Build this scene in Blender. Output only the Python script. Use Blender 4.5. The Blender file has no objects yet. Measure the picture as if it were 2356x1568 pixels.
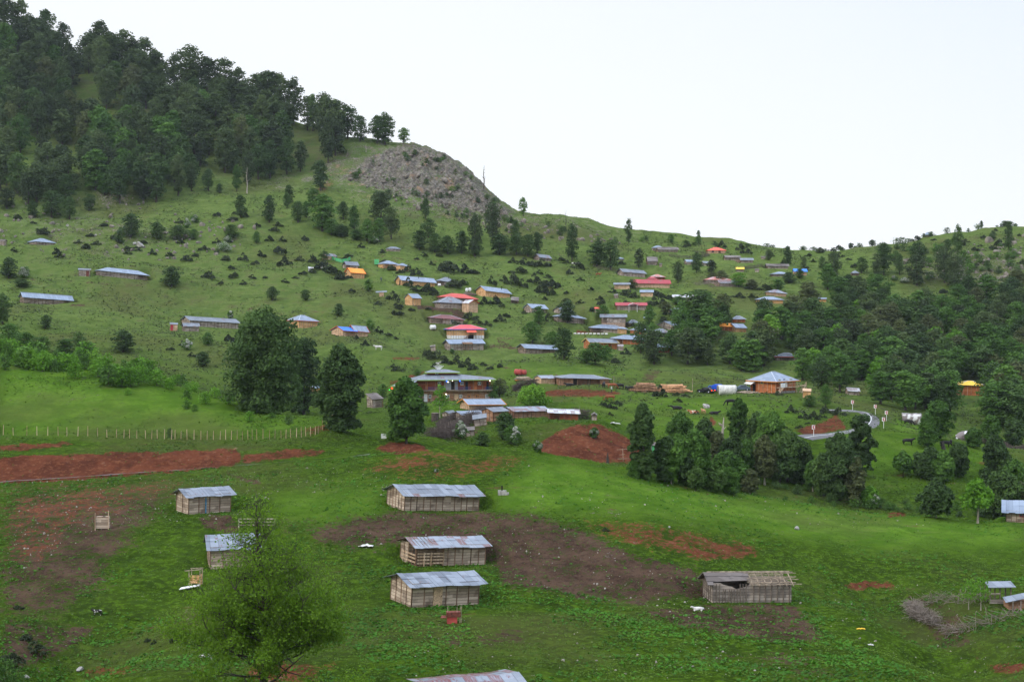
import bpy, bmesh, math, random
import numpy as np
from mathutils import Vector, Matrix
R = math.radians
rnd = random.Random(7)
NR = np.random.RandomState(11)
SC = bpy.context.scene
COL = SC.collection
# ---- camera frame: the numbers below are "dp", positions on a 2356 x 1568 view of the photograph
FP = 3272.0      # focal length in dp (50 mm on 36 mm)
CX = 1178.0
YH = 700.0       # row of eye level
# ------------------------------------------------------------------ noise
_lat = NR.rand(256, 256)
def vnoise(x, y):
    xi = np.floor(x).astype(int); yi = np.floor(y).astype(int)
    fx = x - xi; fy = y - yi
    fx = fx*fx*(3-2*fx); fy = fy*fy*(3-2*fy)
    a = _lat[xi & 255, yi & 255]; b = _lat[(xi+1) & 255, yi & 255]
    c = _lat[xi & 255, (yi+1) & 255]; d = _lat[(xi+1) & 255, (yi+1) & 255]
    return (a*(1-fx)+b*fx)*(1-fy)+(c*(1-fx)+d*fx)*fy - .5
def fbm(x, y, n=4):
    s = 0; a = 1.0; f = 1.0
    for i in range(n):
        s = s + a*vnoise(x*f+17.3*i, y*f+5.1*i); a *= .5; f *= 2.03
    return s
# ------------------------------------------------------------------ terrain profile curves: near -> far, each (x, y, D)
def cv(*pts): return np.array(pts, float)
KN = [
 'z2,-1.8', 'z40,-17', 'z80,-25.5',
 cv((-600,1568,105),(2950,1568,105)),
 cv((-600,1410,135),(1100,1400,135),(2000,1425,135),(2356,1430,137),(2950,1430,137)),
 cv((-600,1215,166),(0,1210,166),(400,1195,166),(1100,1180,166),(1500,1195,164),(1800,1255,164),(2000,1290,164),(2356,1300,166),(2950,1300,166)),
 cv((-600,1170,200),(0,1112,200),(200,1100,200),(400,1085,200),(600,1070,200),(800,1055,200),(960,1035,200),(1100,1035,200),(1240,1046,200),(1340,1062,200),(1440,1082,200),(1700,1143,200),(1850,1165,200),(2000,1182,200),(2100,1190,200),(2250,1198,198),(2356,1195,196),(2950,1195,196)),
 cv((-600,1168,205),(0,1109,205),(400,1082,205),(800,1052,205),(960,1040,206),(1240,1056,208),(1340,1080,212),(1440,1105,215),(1700,1172,218),(2000,1200,218),(2250,1215,215),(2356,1222,215),(2950,1222,215)),
 cv((-600,1085,213),(0,1046,212),(200,1041,212),(400,1036,212),(600,1034,212),(770,1034,213),(850,1022,216),(960,1022,220),(1100,1062,235),(1240,1064,238),(1340,1066,238),(1440,1078,240),(1600,1118,240),(1800,1158,240),(2000,1190,242),(2100,1192,243),(2180,1194,245),(2356,1200,247),(2950,1180,247)),
 cv((-600,1015,228),(0,1006,228),(400,1009,228),(600,1005,228),(700,990,227),(770,975,228),(800,990,228),(850,1004,228),(960,1014,236),(1100,1020,262),(1240,1030,250),(1340,1030,248),(1440,1052,254),(1600,1085,262),(1800,1100,265),(2000,1125,264),(2180,1110,270),(2356,1130,270),(2950,1100,270)),
 cv((-600,770,292),(0,810,285),(200,836,280),(400,882,270),(600,934,256),(700,954,246),(770,964,240),(850,992,246),(920,1008,250),(960,1012,252),(1000,975,290),(1100,968,288),(1240,971,276),(1340,972,276),(1400,982,282),(1440,998,290),(1600,992,300),(1800,988,300),(1900,998,300),(2000,990,300),(2100,1000,300),(2180,1008,300),(2356,1035,300),(2950,1010,300)),
 cv((-600,795,325),(0,835,318),(200,860,315),(400,905,305),(600,960,295),(770,985,290),(850,1000,290),(960,985,300),(1000,945,330),(1100,935,330),(1240,932,325),(1340,922,335),(1440,925,338),(1600,930,340),(1800,938,340),(1900,948,338),(2000,962,328),(2100,985,328),(2180,1002,325),(2356,1042,322),(2950,1000,322)),
 cv((-600,760,385),(0,795,380),(200,818,370),(400,855,368),(600,895,365),(770,925,362),(850,928,355),(960,921,352),(1100,918,356),(1150,905,360),(1240,887,362),(1340,889,362),(1440,900,360),(1600,904,360),(1800,907,360),(1900,925,358),(2000,944,352),(2180,985,355),(2356,1000,355),(2950,960,355)),
 cv((-600,700,420),(0,742,415),(400,778,415),(600,790,415),(770,775,420),(850,790,415),(960,830,405),(1000,846,402),(1100,838,402),(1240,818,408),(1340,828,405),(1440,850,400),(1600,865,395),(1700,880,392),(1800,896,388),(2000,925,385),(2180,940,390),(2356,950,390),(2950,900,390)),
 cv((-600,650,445),(0,700,442),(400,752,440),(600,765,442),(770,752,445),(850,778,445),(960,838,432),(1000,856,430),(1100,848,430),(1240,828,432),(1340,838,430),(1440,860,425),(1600,875,420),(1700,888,415),(1800,898,410),(2000,905,412),(2356,925,420),(2950,870,420)),
 cv((-600,560,495),(0,622,488),(200,640,482),(400,668,480),(600,690,482),(850,702,482),(1100,712,482),(1340,722,486),(1600,732,490),(1800,742,490),(2000,770,480),(2356,800,470),(2950,740,470)),
 cv((-600,440,570),(0,500,560),(400,500,568),(600,502,568),(800,530,562),(1000,560,560),(1240,590,560),(1440,602,562),(1600,606,566),(1800,612,566),(2000,640,556),(2200,650,550),(2356,650,545),(2950,600,545)),
 cv((-600,260,650),(0,335,640),(400,370,640),(600,395,640),(800,405,640),(900,435,628),(1000,455,620),(1100,490,612),(1200,520,605),(1300,545,600),(1440,562,606),(1600,577,606),(1800,582,608),(2000,577,608),(2200,562,608),(2356,545,608),(2950,480,608)),
 cv((-600,-150,790),(0,68,755),(150,125,750),(230,132,745),(380,205,735),(450,195,730),(560,240,725),(700,284,715),(800,308,705),(870,326,700),(960,334,690),(1000,350,684),(1050,376,676),(1090,407,668),(1110,432,664),(1140,464,660),(1180,487,656),(1250,504,650),(1300,516,650),(1400,530,650),(1480,547,652),(1600,558,655),(1750,563,656),(1900,562,658),(2000,553,660),(2100,543,662),(2200,529,664),(2300,516,664),(2356,509,664),(2950,430,670)),
 cv((-600,-120,860),(0,110,825),(400,250,800),(800,345,770),(960,375,750),(1100,480,725),(1200,520,715),(1300,540,715),(1600,578,720),(1900,580,720),(2356,530,730),(2950,450,740)),
 'z1050,-15', 'z1700,-90']
XG = np.concatenate([np.linspace(-5000,-640,50), np.linspace(-600,-80,40), np.arange(-70, 2430, 2.4), np.linspace(2440,2950,40), np.linspace(3000,7400,50)])
UG = (XG-CX)/FP
DG = np.concatenate([np.geomspace(2,80,60), np.geomspace(80.5,196,210), np.geomspace(196.3,300,260), np.geomspace(300.7,600,330), np.geomspace(600.6,770,190), np.geomspace(774,1700,50)])
def smooth_x(v, s):
    xs = np.arange(-700, 3051, 6.0)
    k = np.exp(-.5*(np.arange(-20,21)*6.0/s)**2); k /= k.sum()
    f = np.interp(xs, v[0], v[1]); f = np.convolve(np.pad(f, 20, mode='edge'), k, 'valid')
    return np.interp(XG, xs, f)
KD = []; KZ = []
for k in KN:
    if isinstance(k, str):
        d, z = [float(q) for q in k[1:].split(',')]
        KD.append(np.full(len(XG), d)); KZ.append(np.full(len(XG), z))
    else:
        s = 12 if k[0,2] < 330 else 16
        y = smooth_x((k[:,0], k[:,1]), s); d = smooth_x((k[:,0], k[:,2]), 25)
        KD.append(d); KZ.append((YH-y)/FP*d)
KD = np.array(KD); KZ = np.array(KZ)
def pchip(x, y, xq):
    h = np.diff(x); dl = np.diff(y)/h; m = np.zeros_like(y)
    w1 = 2*h[1:]+h[:-1]; w2 = h[1:]+2*h[:-1]
    ok = dl[1:]*dl[:-1] > 0
    m[1:-1][ok] = (w1+w2)[ok]/(w1[ok]/dl[:-1][ok]+w2[ok]/dl[1:][ok])
    m[0] = dl[0]; m[-1] = dl[-1]
    i = np.clip(np.searchsorted(x, xq)-1, 0, len(x)-2)
    t = (xq-x[i])/h[i]; hh = h[i]
    return y[i]*(1+2*t)*(1-t)**2 + hh*m[i]*t*(1-t)**2 + y[i+1]*t*t*(3-2*t) + hh*m[i+1]*t*t*(t-1)
Z = np.empty((len(XG), len(DG)))
for i in range(len(XG)):
    # interpolate the picture height (z/D) so that crests stay crests
    Z[i] = pchip(KD[:,i], KZ[:,i]/KD[:,i]*1.0, DG)*DG if False else pchip(KD[:,i], KZ[:,i], DG)
XW = UG[:,None]*DG[None,:]; YW = np.broadcast_to(DG[None,:], XW.shape)
YD = YH - FP*Z/YW           # dp row of every terrain vertex
XD = np.broadcast_to(XG[:,None], YD.shape)
# relief
def poly_mask(poly, dmin, dmax, soft=1.0):
    """0..1 membership of terrain vertices in a polygon given in dp, within a depth range"""
    gx, gy = 590, 400
    X, Y = np.meshgrid((np.arange(gx)+.5)*4, (np.arange(gy)+.5)*4, indexing='ij')
    m = np.zeros((gx, gy), bool); n = len(poly)
    for i in range(n):
        x1, y1 = poly[i]; x2, y2 = poly[(i+1) % n]
        if y1 == y2: continue
        c = ((Y < y1) != (Y < y2)) & (X < (x2-x1)*(Y-y1)/(y2-y1)+x1)
        m ^= c
    m = m.astype(float)
    ks = max(1, int(soft*4)); k = np.exp(-.5*(np.arange(-ks,ks+1)/(soft+.01))**2); k /= k.sum()
    for ax in (0, 1): m = np.apply_along_axis(lambda v: np.convolve(v, k, 'same'), ax, m)
    fx = np.clip(XD/4-.5, 0, gx-1.001); fy = np.clip(YD/4-.5, 0, gy-1.001)
    ix = fx.astype(int); iy = fy.astype(int); fx = fx-ix; fy = fy-iy
    v = (m[ix,iy]*(1-fx)+m[ix+1,iy]*fx)*(1-fy)+(m[ix,iy+1]*(1-fx)+m[ix+1,iy+1]*fx)*fy
    return v*((YW > dmin) & (YW < dmax))
ROCK = [([(700,390),(860,322),(960,330),(1060,365),(1140,455),(1220,500),(1300,535),(1150,548),(980,512),(800,462)],590,800,4.,.50),([(775,415),(820,385),(880,345),(950,328),(1040,356),(1100,405),(1145,462),(1200,500),(1150,525),(1080,505),(1000,480),(900,460),(830,445)],590,800,2.,.84),
 ([(1180,480),(1300,512),(1480,545),(1500,565),(1350,555),(1200,530)],590,800,2.5,.42),
 ([(690,395),(780,400),(760,440),(690,430)],590,800,2.,.5),
 ([(215,425),(300,430),(300,470),(230,465)],540,700,2.,.6),([(640,400),(690,400),(690,440),(560,430)],560,760,3.,.45),
 ([(2060,620),(2356,560),(2356,640),(2230,660)],500,700,3.,.45),([(60,440),(260,480),(420,520),(300,600),(100,560),(0,520)],480,700,4.,.32)]
rock = np.zeros_like(Z)
for p, a, b, s, w in ROCK: rock = np.maximum(rock, w*poly_mask(p, a, b, s))
amp = np.clip((YW-60)/400, .27, 1.4)
flat = np.zeros_like(Z)
for p, a, b in (([(0,1125),(0,1095),(400,1070),(830,1040),(850,1060),(400,1100)],196,209), ([(1840,1012),(1880,935),(2010,935),(2060,975),(2000,1000)],285,365)):
    flat = np.maximum(flat, poly_mask(p, a, b, 2.5))
n1 = fbm(XW/26, YW/26, 4)*3.3*amp + fbm(XW/75+3, YW/60+8, 2)*7.5*np.clip((YW-360)/120,0,1)*np.clip((800-YW)/150,0,1)*np.clip((YD-420)/120,0,1) + fbm(XW/6+9, YW/6, 3)*.42*np.clip(amp,.2,.9)
dist_g = np.clip((YW-20)/60, 0, 1)
Z = Z + n1*dist_g*(1-flat)*.8
Z = Z + fbm(XW/4.2+11, YW/3.1+3, 3)*.42*(1-flat)*dist_g*np.clip(1.6-YW/250,0,1)
Z = Z + fbm(XW/1.7, YW/1.7+3, 2)*.14*(1-flat)*dist_g*np.clip(300/YW, .3, 1)
rn = np.abs(fbm(XW/9, YW/5+40, 4)); rn2 = np.abs(fbm(XW/3.0+8, YW/2.2, 3)); rn3 = vnoise(np.floor(XW/2.6)*7.1+XW/9, np.floor(YW/2.1)*3.3+YW/9)
Z = Z + np.clip(rock-.15, 0, 1)*(7.0*(.35-rn)+4.5*(.3-rn2)+3.0*rn3)
# small gullies / terraces carved along lines: (points dp, dmin, width m, depth m)
def carve(pts, d0, d1, w, dep):
    global Z
    P = [pt_on(x, y, d0, d1) for x, y in pts]
    for (ax, ay, az), (bx, by, bz) in zip(P[:-1], P[1:]):
        lo, hi = min(ay, by)-3*w, max(ay, by)+3*w
        j0, j1 = np.searchsorted(DG, [lo, hi]); sl = slice(j0, j1)
        X = XW[:,sl]; Y = YW[:,sl]; L2 = (bx-ax)**2+(by-ay)**2+1e-6
        t = np.clip(((X-ax)*(bx-ax)+(Y-ay)*(by-ay))/L2, 0, 1)
        d2 = (X-ax-t*(bx-ax))**2+(Y-ay-t*(by-ay))**2
        Z[:,sl] = Z[:,sl] - dep*np.exp(-d2/(2*w*w))*.75
def pt_on(x, y, d0=60, d1=900):
    i = int(np.clip(np.searchsorted(XG, x), 1, len(XG)-1))
    t = (x-XG[i-1])/(XG[i]-XG[i-1])
    zc = Z[i-1]*(1-t)+Z[i]*t
    yd = YH-FP*zc/DG
    j0, j1 = np.searchsorted(DG, [d0, d1])
    seg = yd[j0:j1]; hit = np.nonzero(seg <= y)[0]
    if len(hit) == 0: j = j0+int(np.argmin(seg)); D = DG[j]
    else:
        j = j0+hit[0]
        if hit[0] == 0: D = DG[j]
        else:
            a, b = yd[j-1], yd[j]; s = (a-y)/(a-b+1e-9); D = DG[j-1]+(DG[j]-DG[j-1])*s
    return ((x-CX)/FP*D, D, float(np.interp(D, DG, zc)))
carve([(250,1420),(180,1470),(60,1540),(-60,1600)], 80, 160, 4.0, 3.0)
carve([(2080,1345),(2120,1400),(2200,1480),(2260,1568),(2300,1640)], 80, 200, 3.5, 2.6)
carve([(1730,1270),(1900,1330),(2080,1345)], 100, 200, 5, 1.2)
carve([(340,640),(480,690),(560,740),(640,800)], 380, 560, 6, 2.2)
carve([(1240,640),(1290,680),(1310,720),(1330,780)], 400, 600, 5, 2.0)
YD = YH - FP*Z/YW
def zat(X, Y):
    u = X/max(Y, .5)*FP+CX
    i = int(np.clip(np.searchsorted(XG, u), 1, len(XG)-1)); t = min(max((u-XG[i-1])/(XG[i]-XG[i-1]),0),1)
    j = int(np.clip(np.searchsorted(DG, Y), 1, len(DG)-1)); s = min(max((Y-DG[j-1])/(DG[j]-DG[j-1]),0),1)
    return float((Z[i-1,j-1]*(1-t)+Z[i,j-1]*t)*(1-s)+(Z[i-1,j]*(1-t)+Z[i,j]*t)*s)
def pad(p, yaw, X0, L, W, tilt, fr=2.2):
    """level the ground under and just before a building"""
    global Z
    c, s_ = math.cos(yaw), math.sin(yaw); r = L+W+8
    j0, j1 = np.searchsorted(DG, [p[1]-r, p[1]+r]); u = (p[0])/p[1]*FP+CX; du = r/p[1]*FP*1.1; i0, i1 = np.searchsorted(XG, [u-du, u+du])
    X = XW[i0:i1,j0:j1]-p[0]; Y = YW[i0:i1,j0:j1]-p[1]; a = X*c+Y*s_-X0; b = -X*s_+Y*c
    d = np.maximum(np.maximum(-.6-a, a-L-.6), np.maximum(-fr-b, b-W*.8)); w_ = np.clip(1-d/2.2, 0, 1); w_ = w_*w_*(3-2*w_)
    pl = p[2]-.02-math.tan(tilt)*(a+X0); Z[i0:i1,j0:j1] = Z[i0:i1,j0:j1]*(1-w_)+pl*w_
def at(x, y, d0=60, d1=900): return Vector(pt_on(x, y, d0, d1))
def proj(p): return (CX+FP*p[0]/p[1], YH-FP*p[2]/p[1])
# ------------------------------------------------------------------ object helpers
def mesh_np(name, V, F, mats=(), mi=None, smooth=False):
    """V (n,3), F (m,k) all the same size, or list of lists"""
    me = bpy.data.meshes.new(name)
    if isinstance(F, np.ndarray):
        n, k = F.shape
        me.vertices.add(len(V)); me.vertices.foreach_set('co', np.ascontiguousarray(V, dtype=np.float32).ravel())
        me.loops.add(n*k); me.loops.foreach_set('vertex_index', np.ascontiguousarray(F, dtype=np.int32).ravel())
        me.polygons.add(n); me.polygons.foreach_set('loop_start', np.arange(0, n*k, k, dtype=np.int32))
        me.polygons.foreach_set('loop_total', np.full(n, k, dtype=np.int32))
        if mi is not None: me.polygons.foreach_set('material_index', np.asarray(mi, dtype=np.int32))
        if smooth: me.polygons.foreach_set('use_smooth', np.ones(n, dtype=bool))
        me.update(calc_edges=True)
    else:
        me.from_pydata([tuple(v) for v in V], [], F)
        if mi is not None: me.polygons.foreach_set('material_index', mi)
        if smooth: me.polygons.foreach_set('use_smooth', [True]*len(me.polygons))
        me.update()
    for m in mats: me.materials.append(m)
    return me
def link(name, data, parent=None, loc=None, rot=None, scale=None):
    o = bpy.data.objects.new(name, data); COL.objects.link(o)
    if parent: o.parent = parent
    if loc is not None: o.location = loc
    if rot is not None: o.rotation_euler = rot
    if scale is not None: o.scale = scale
    return o
def tag(o, label=None, cat=None, group=None, kind=None):
    if label: o['label'] = label
    if cat: o['category'] = cat
    if group: o['group'] = group
    if kind: o['kind'] = kind
    return o
class MB:
    """collects simple solids into one mesh"""
    def __init__(s): s.v = []; s.f = []; s.m = []
    def add(s, V, F, m=0):
        n = len(s.v); s.v += [tuple(v) for v in V]
        for f in F: s.f.append([i+n for i in f]); s.m.append(m)
    def box(s, x0, x1, y0, y1, z0, z1, m=0):
        s.add([(x0,y0,z0),(x1,y0,z0),(x1,y1,z0),(x0,y1,z0),(x0,y0,z1),(x1,y0,z1),(x1,y1,z1),(x0,y1,z1)],
              [(0,3,2,1),(4,5,6,7),(0,1,5,4),(1,2,6,5),(2,3,7,6),(3,0,4,7)], m)
    def bar(s, a, b, w, h=None, m=0):
        """square bar from a to b"""
        h = h or w; a = Vector(a); b = Vector(b); d = (b-a).normalized()
        up = Vector((0,0,1)) if abs(d.z) < .9 else Vector((0,1,0))
        r = d.cross(up).normalized()*w/2; u = r.cross(d).normalized()*h/2
        V = [a-r-u, a+r-u, a+r+u, a-r+u, b-r-u, b+r-u, b+r+u, b-r+u]
        s.add(V, [(0,1,2,3),(7,6,5,4),(0,4,5,1),(1,5,6,2),(2,6,7,3),(3,7,4,0)], m)
    def tube(s, pts, rad, n=7, m=0, cap=True):
        pts = [Vector(p) for p in pts]
        if not hasattr(rad, '__len__'): rad = [rad]*len(pts)
        V = []; F = []
        for i, p in enumerate(pts):
            d = (pts[min(i+1,len(pts)-1)]-pts[max(i-1,0)]).normalized()
            up = Vector((0,0,1)) if abs(d.z) < .95 else Vector((0,1,0))
            r = d.cross(up).normalized(); u = r.cross(d)
            for k in range(n):
                a = 2*math.pi*k/n; V.append(p+(r*math.cos(a)+u*math.sin(a))*rad[i])
        for i in range(len(pts)-1):
            for k in range(n):
                F.append((i*n+k, i*n+(k+1)%n, (i+1)*n+(k+1)%n, (i+1)*n+k))
        if cap: F.append(tuple(range(n))[::-1]); F.append(tuple((len(pts)-1)*n+k for k in range(n)))
        s.add(V, F, m)
    def slab(s, q, t, m=0):
        """four corner points + thickness along normal (downwards)"""
        q = [Vector(p) for p in q]; nrm = (q[1]-q[0]).cross(q[2]-q[0])
        if nrm.length < 1e-9: nrm = (q[2]-q[0]).cross(q[3]-q[0])
        nrm = nrm.normalized()
        if nrm.z < 0: nrm = -nrm
        b = [p-nrm*t for p in q]; n = len(q)
        s.add(q+b, [tuple(range(n)), tuple(range(2*n-1, n-1, -1))]+[(i, n+i, n+(i+1)%n, (i+1)%n) for i in range(n)], m)
    def build(s, name, mats, parent=None, smooth=False, **k):
        if not isinstance(mats, (list, tuple)): mats = [mats]
        me = mesh_np(name, s.v, s.f, mats, s.m, smooth)
        return link(name, me, parent, **k)
# ------------------------------------------------------------------ material helpers
class NT:
    def __init__(s, name, world=None):
        if world: s.m = world
        else:
            s.m = bpy.data.materials.new(name)
        s.m.use_nodes = True; s.t = s.m.node_tree; s.t.nodes.clear()
    def n(s, ty, **k):
        nd = s.t.nodes.new(ty)
        for a, v in k.items():
            if a == 'ins':
                for kk, vv in v.items():
                    if isinstance(vv, bpy.types.NodeSocket): s.t.links.new(vv, nd.inputs[kk])
                    else: nd.inputs[kk].default_value = vv
            else: setattr(nd, a, v)
        return nd
    def l(s, a, b): s.t.links.new(a, b)
    def co(s, kind='Object', scale=(1,1,1), rot=(0,0,0)):
        tc = s.n('ShaderNodeTexCoord'); mp = s.n('ShaderNodeMapping'); s.l(tc.outputs[kind], mp.inputs['Vector'])
        mp.inputs['Scale'].default_value = scale; mp.inputs['Rotation'].default_value = rot
        return mp.outputs[0]
    def noise(s, vec, scale, detail=4, rough=.55, w=None):
        nd = s.n('ShaderNodeTexNoise', ins={'Vector': vec, 'Scale': scale, 'Detail': detail, 'Roughness': rough})
        return nd.outputs['Fac']
    def ramp(s, fac, a, b, c0=0., c1=1.):
        nd = s.n('ShaderNodeMapRange', ins={'Value': fac, 'From Min': a, 'From Max': b, 'To Min': c0, 'To Max': c1})
        nd.interpolation_type = 'SMOOTHSTEP'
        return nd.outputs[0]
    def mix(s, fac, a, b):
        nd = s.n('ShaderNodeMix', data_type='RGBA')
        for k, v in ((0, fac), (6, a), (7, b)):
            if isinstance(v, bpy.types.NodeSocket): s.l(v, nd.inputs[k])
            else: nd.inputs[k].default_value = v if k == 0 else (*v, 1)
        return nd.outputs[2]
    def math(s, op, a, b=0.):
        nd = s.n('ShaderNodeMath', operation=op)
        for k, v in ((0, a), (1, b)):
            if isinstance(v, bpy.types.NodeSocket): s.l(v, nd.inputs[k])
            else: nd.inputs[k].default_value = v
        return nd.outputs[0]
    def out(s, color, rough=.9, metal=0., bump=None, bstr=.3, bdist=.05, spec=.2, trans=0.):
        p = s.n('ShaderNodeBsdfPrincipled')
        for k, v in (('Base Color', color), ('Roughness', rough), ('Metallic', metal), ('Specular IOR Level', spec)):
            if isinstance(v, bpy.types.NodeSocket): s.l(v, p.inputs[k])
            else: p.inputs[k].default_value = (*v, 1) if k == 'Base Color' else v
        if bump is not None:
            b = s.n('ShaderNodeBump', ins={'Strength': bstr, 'Distance': bdist}); s.l(bump, b.inputs['Height']); s.l(b.outputs[0], p.inputs['Normal'])
        o = s.n('ShaderNodeOutputMaterial')
        if trans:
            tr = s.n('ShaderNodeBsdfTranslucent')
            if isinstance(color, bpy.types.NodeSocket): s.l(color, tr.inputs[0])
            mx = s.n('ShaderNodeMixShader', ins={0: trans}); s.l(p.outputs[0], mx.inputs[1]); s.l(tr.outputs[0], mx.inputs[2]); s.l(mx.outputs[0], o.inputs[0])
        else: s.l(p.outputs[0], o.inputs[0])
        return s.m
def mat_plain(name, c, var=.25, scale=3., rough=.85, metal=0., spec=.2):
    t = NT(name); v = t.co(); f = t.noise(v, scale, 4)
    a = tuple(x*(1-var) for x in c); b = tuple(min(1, x*(1+var)) for x in c)
    return t.out(t.mix(t.ramp(f, .3, .7), a, b), rough, metal, bump=f, bstr=.3, bdist=.02, spec=spec)
def mat_emit(name, c, s):
    t = NT(name); e = t.n('ShaderNodeEmission', ins={0: (*c, 1), 1: s}); o = t.n('ShaderNodeOutputMaterial'); t.l(e.outputs[0], o.inputs[0]); return t.m
def mat_planks(name, c0, c1, dark, horiz=True, pitch=.28, randobj=True, warm=0.):
    """weathered boards: each board has its own tone, dark seams, streaks, knots"""
    t = NT(name); tc = t.n('ShaderNodeTexCoord'); sp = t.n('ShaderNodeSeparateXYZ'); t.l(tc.outputs['Object'], sp.inputs[0])
    h = t.math('ADD', sp.outputs[0], sp.outputs[1])
    along, across = (h, sp.outputs[2]) if horiz else (sp.outputs[2], h)
    wob = t.math('MULTIPLY', t.noise(t.co(scale=(.6,.6,.6)), 1.0, 2), .22)
    a = t.math('DIVIDE', t.math('ADD', across, wob), pitch); cell = t.math('FLOOR', a); fr = t.math('FRACT', a)
    seg = t.math('FLOOR', t.math('DIVIDE', t.math('ADD', along, t.math('MULTIPLY', cell, .83)), 2.3))
    oi = t.n('ShaderNodeObjectInfo')
    cv_ = t.n('ShaderNodeCombineXYZ'); t.l(cell, cv_.inputs[0]); t.l(seg, cv_.inputs[1]); t.l(oi.outputs['Random'], cv_.inputs[2])
    wn = t.n('ShaderNodeTexWhiteNoise', noise_dimensions='3D'); t.l(cv_.outputs[0], wn.inputs[0])
    st = t.noise(t.co(scale=(1.2,1.2,9.) if horiz else (9.,9.,1.2)), 2.2, 5, .65)
    f = t.math('ADD', t.math('MULTIPLY', wn.outputs['Value'], .6), t.math('MULTIPLY', st, .5))
    col = t.mix(t.ramp(f, .2, .95), c0, c1)
    big = t.noise(t.co(), .9, 3)
    col = t.mix(t.ramp(big, .5, .72, 0, .65), col, dark)
    seam = t.math('LESS_THAN', fr, .11)
    col = t.mix(t.math('MULTIPLY', seam, .85), col, tuple(x*.25 for x in dark))
    return t.out(col, .88, bump=t.math('SUBTRACT', t.math('MULTIPLY', st, .5), seam), bstr=.5, bdist=.03)
def mat_metal(name, c0, c1, rust=0., rustc=(.16,.055,.035), rough=.5, metal=.15, alt=None):
    """corrugated sheet: sheets of slightly different tone, ribs, rust blotches"""
    t = NT(name); tc = t.n('ShaderNodeTexCoord'); sp = t.n('ShaderNodeSeparateXYZ'); t.l(tc.outputs['Object'], sp.inputs[0])
    x = sp.outputs[0]; y = sp.outputs[1]
    cx = t.math('FLOOR', t.math('DIVIDE', x, .85)); cy = t.math('FLOOR', t.math('DIVIDE', y, 1.55)); oi = t.n('ShaderNodeObjectInfo')
    cmb = t.n('ShaderNodeCombineXYZ'); t.l(cx, cmb.inputs[0]); t.l(cy, cmb.inputs[1]); t.l(oi.outputs['Random'], cmb.inputs[2])
    wn = t.n('ShaderNodeTexWhiteNoise', noise_dimensions='3D'); t.l(cmb.outputs[0], wn.inputs[0])
    nz = t.noise(t.co(), 1.3, 5, .6)
    col = t.mix(t.math('ADD', t.math('MULTIPLY', wn.outputs['Value'], .6), t.math('MULTIPLY', nz, .4)), c0, c1)
    if rust > 0:
        wn2 = t.n('ShaderNodeTexWhiteNoise', noise_dimensions='3D'); mp = t.n('ShaderNodeVectorMath', operation='ADD', ins={1: (7.1,3.3,5.7)}); t.l(cmb.outputs[0], mp.inputs[0]); t.l(mp.outputs[0], wn2.inputs[0])
        k = t.math('LESS_THAN', wn2.outputs['Value'], rust)
        k2 = t.ramp(t.noise(t.co(scale=(1,.5,1)), 1.1, 5, .7), .62-.12*rust, .70-.1*rust)
        streak = t.ramp(t.noise(t.co(scale=(5,.6,1)), 1.4, 4, .7), .3, .6)
        k = t.math('MAXIMUM', t.math('MULTIPLY', k, streak), k2)
        col = t.mix(t.math('MULTIPLY', k, .88), col, rustc)
    if alt:
        k = t.ramp(x, alt[0], alt[0]+.05); k = t.math('MULTIPLY', k, t.math('SUBTRACT', 1., t.ramp(x, alt[1], alt[1]+.05))); col = t.mix(k, col, alt[2])
    rib = t.math('SINE', t.math('MULTIPLY', x, 2*math.pi/.16)); ed = t.math('LESS_THAN', t.math('FRACT', t.math('DIVIDE', x, .85)), .07)
    col = t.mix(t.math('MULTIPLY', ed, .45), col, tuple(q*.45 for q in c0))
    hgt = t.math('ADD', t.math('MULTIPLY', rib, .5), t.math('MULTIPLY', nz, 1.2))
    return t.out(col, rough, metal, bump=hgt, bstr=.5, bdist=.02, spec=.4)
M = {}
M['w_grey'] = mat_planks('weathered grey boards', (.24,.195,.16), (.56,.47,.39), (.11,.085,.07))
M['w_grey_near'] = mat_planks('old grey brown boards', (.28,.21,.15), (.62,.49,.37), (.13,.085,.06), pitch=.3)
M['w_pale'] = mat_planks('pale new boards', (.56,.36,.22), (.80,.56,.37), (.38,.22,.12))
M['w_orange'] = mat_planks('fresh orange boards', (.58,.31,.12), (.82,.50,.24), (.40,.20,.08))
M['w_red'] = mat_planks('varnished red brown boards', (.20,.055,.025), (.36,.11,.05), (.08,.025,.015), pitch=.2)
M['w_house'] = mat_planks('varnished orange boards', (.40,.12,.04), (.58,.21,.08), (.24,.08,.03), pitch=.2)
M['w_dark'] = mat_planks('dark barn boards', (.16,.12,.09), (.36,.29,.22), (.06,.045,.035))
M['w_mill'] = mat_planks('worn brown boards', (.22,.10,.05), (.48,.27,.16), (.42,.33,.24), pitch=.25)
M['batten'] = mat_planks('brown battens', (.13,.075,.045), (.32,.20,.13), (.07,.045,.03), horiz=False, pitch=.4)
M['batten_l'] = mat_planks('light battens', (.42,.29,.18), (.62,.46,.32), (.3,.2,.12), horiz=False, pitch=.4)
M['r_blue'] = mat_metal('pale blue sheet roof', (.17,.21,.27), (.30,.36,.45), .0)
M['r_grey'] = mat_metal('grey sheet roof', (.125,.14,.165), (.23,.255,.29), .05)
M['r_near'] = mat_metal('galvanised near roof', (.095,.110,.135), (.30,.335,.39), .07)
M['r_rusty'] = mat_metal('rusty patched roof', (.19,.22,.26), (.33,.36,.41), .33, (.18,.06,.04))
M['r_patch'] = mat_metal('patched red and grey roof', (.14,.16,.19), (.33,.36,.41), .48, (.17,.030,.022))
M['r_white'] = mat_metal('white patched roof', (.45,.46,.48), (.60,.61,.63), .38, (.20,.10,.09), metal=0)
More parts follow.
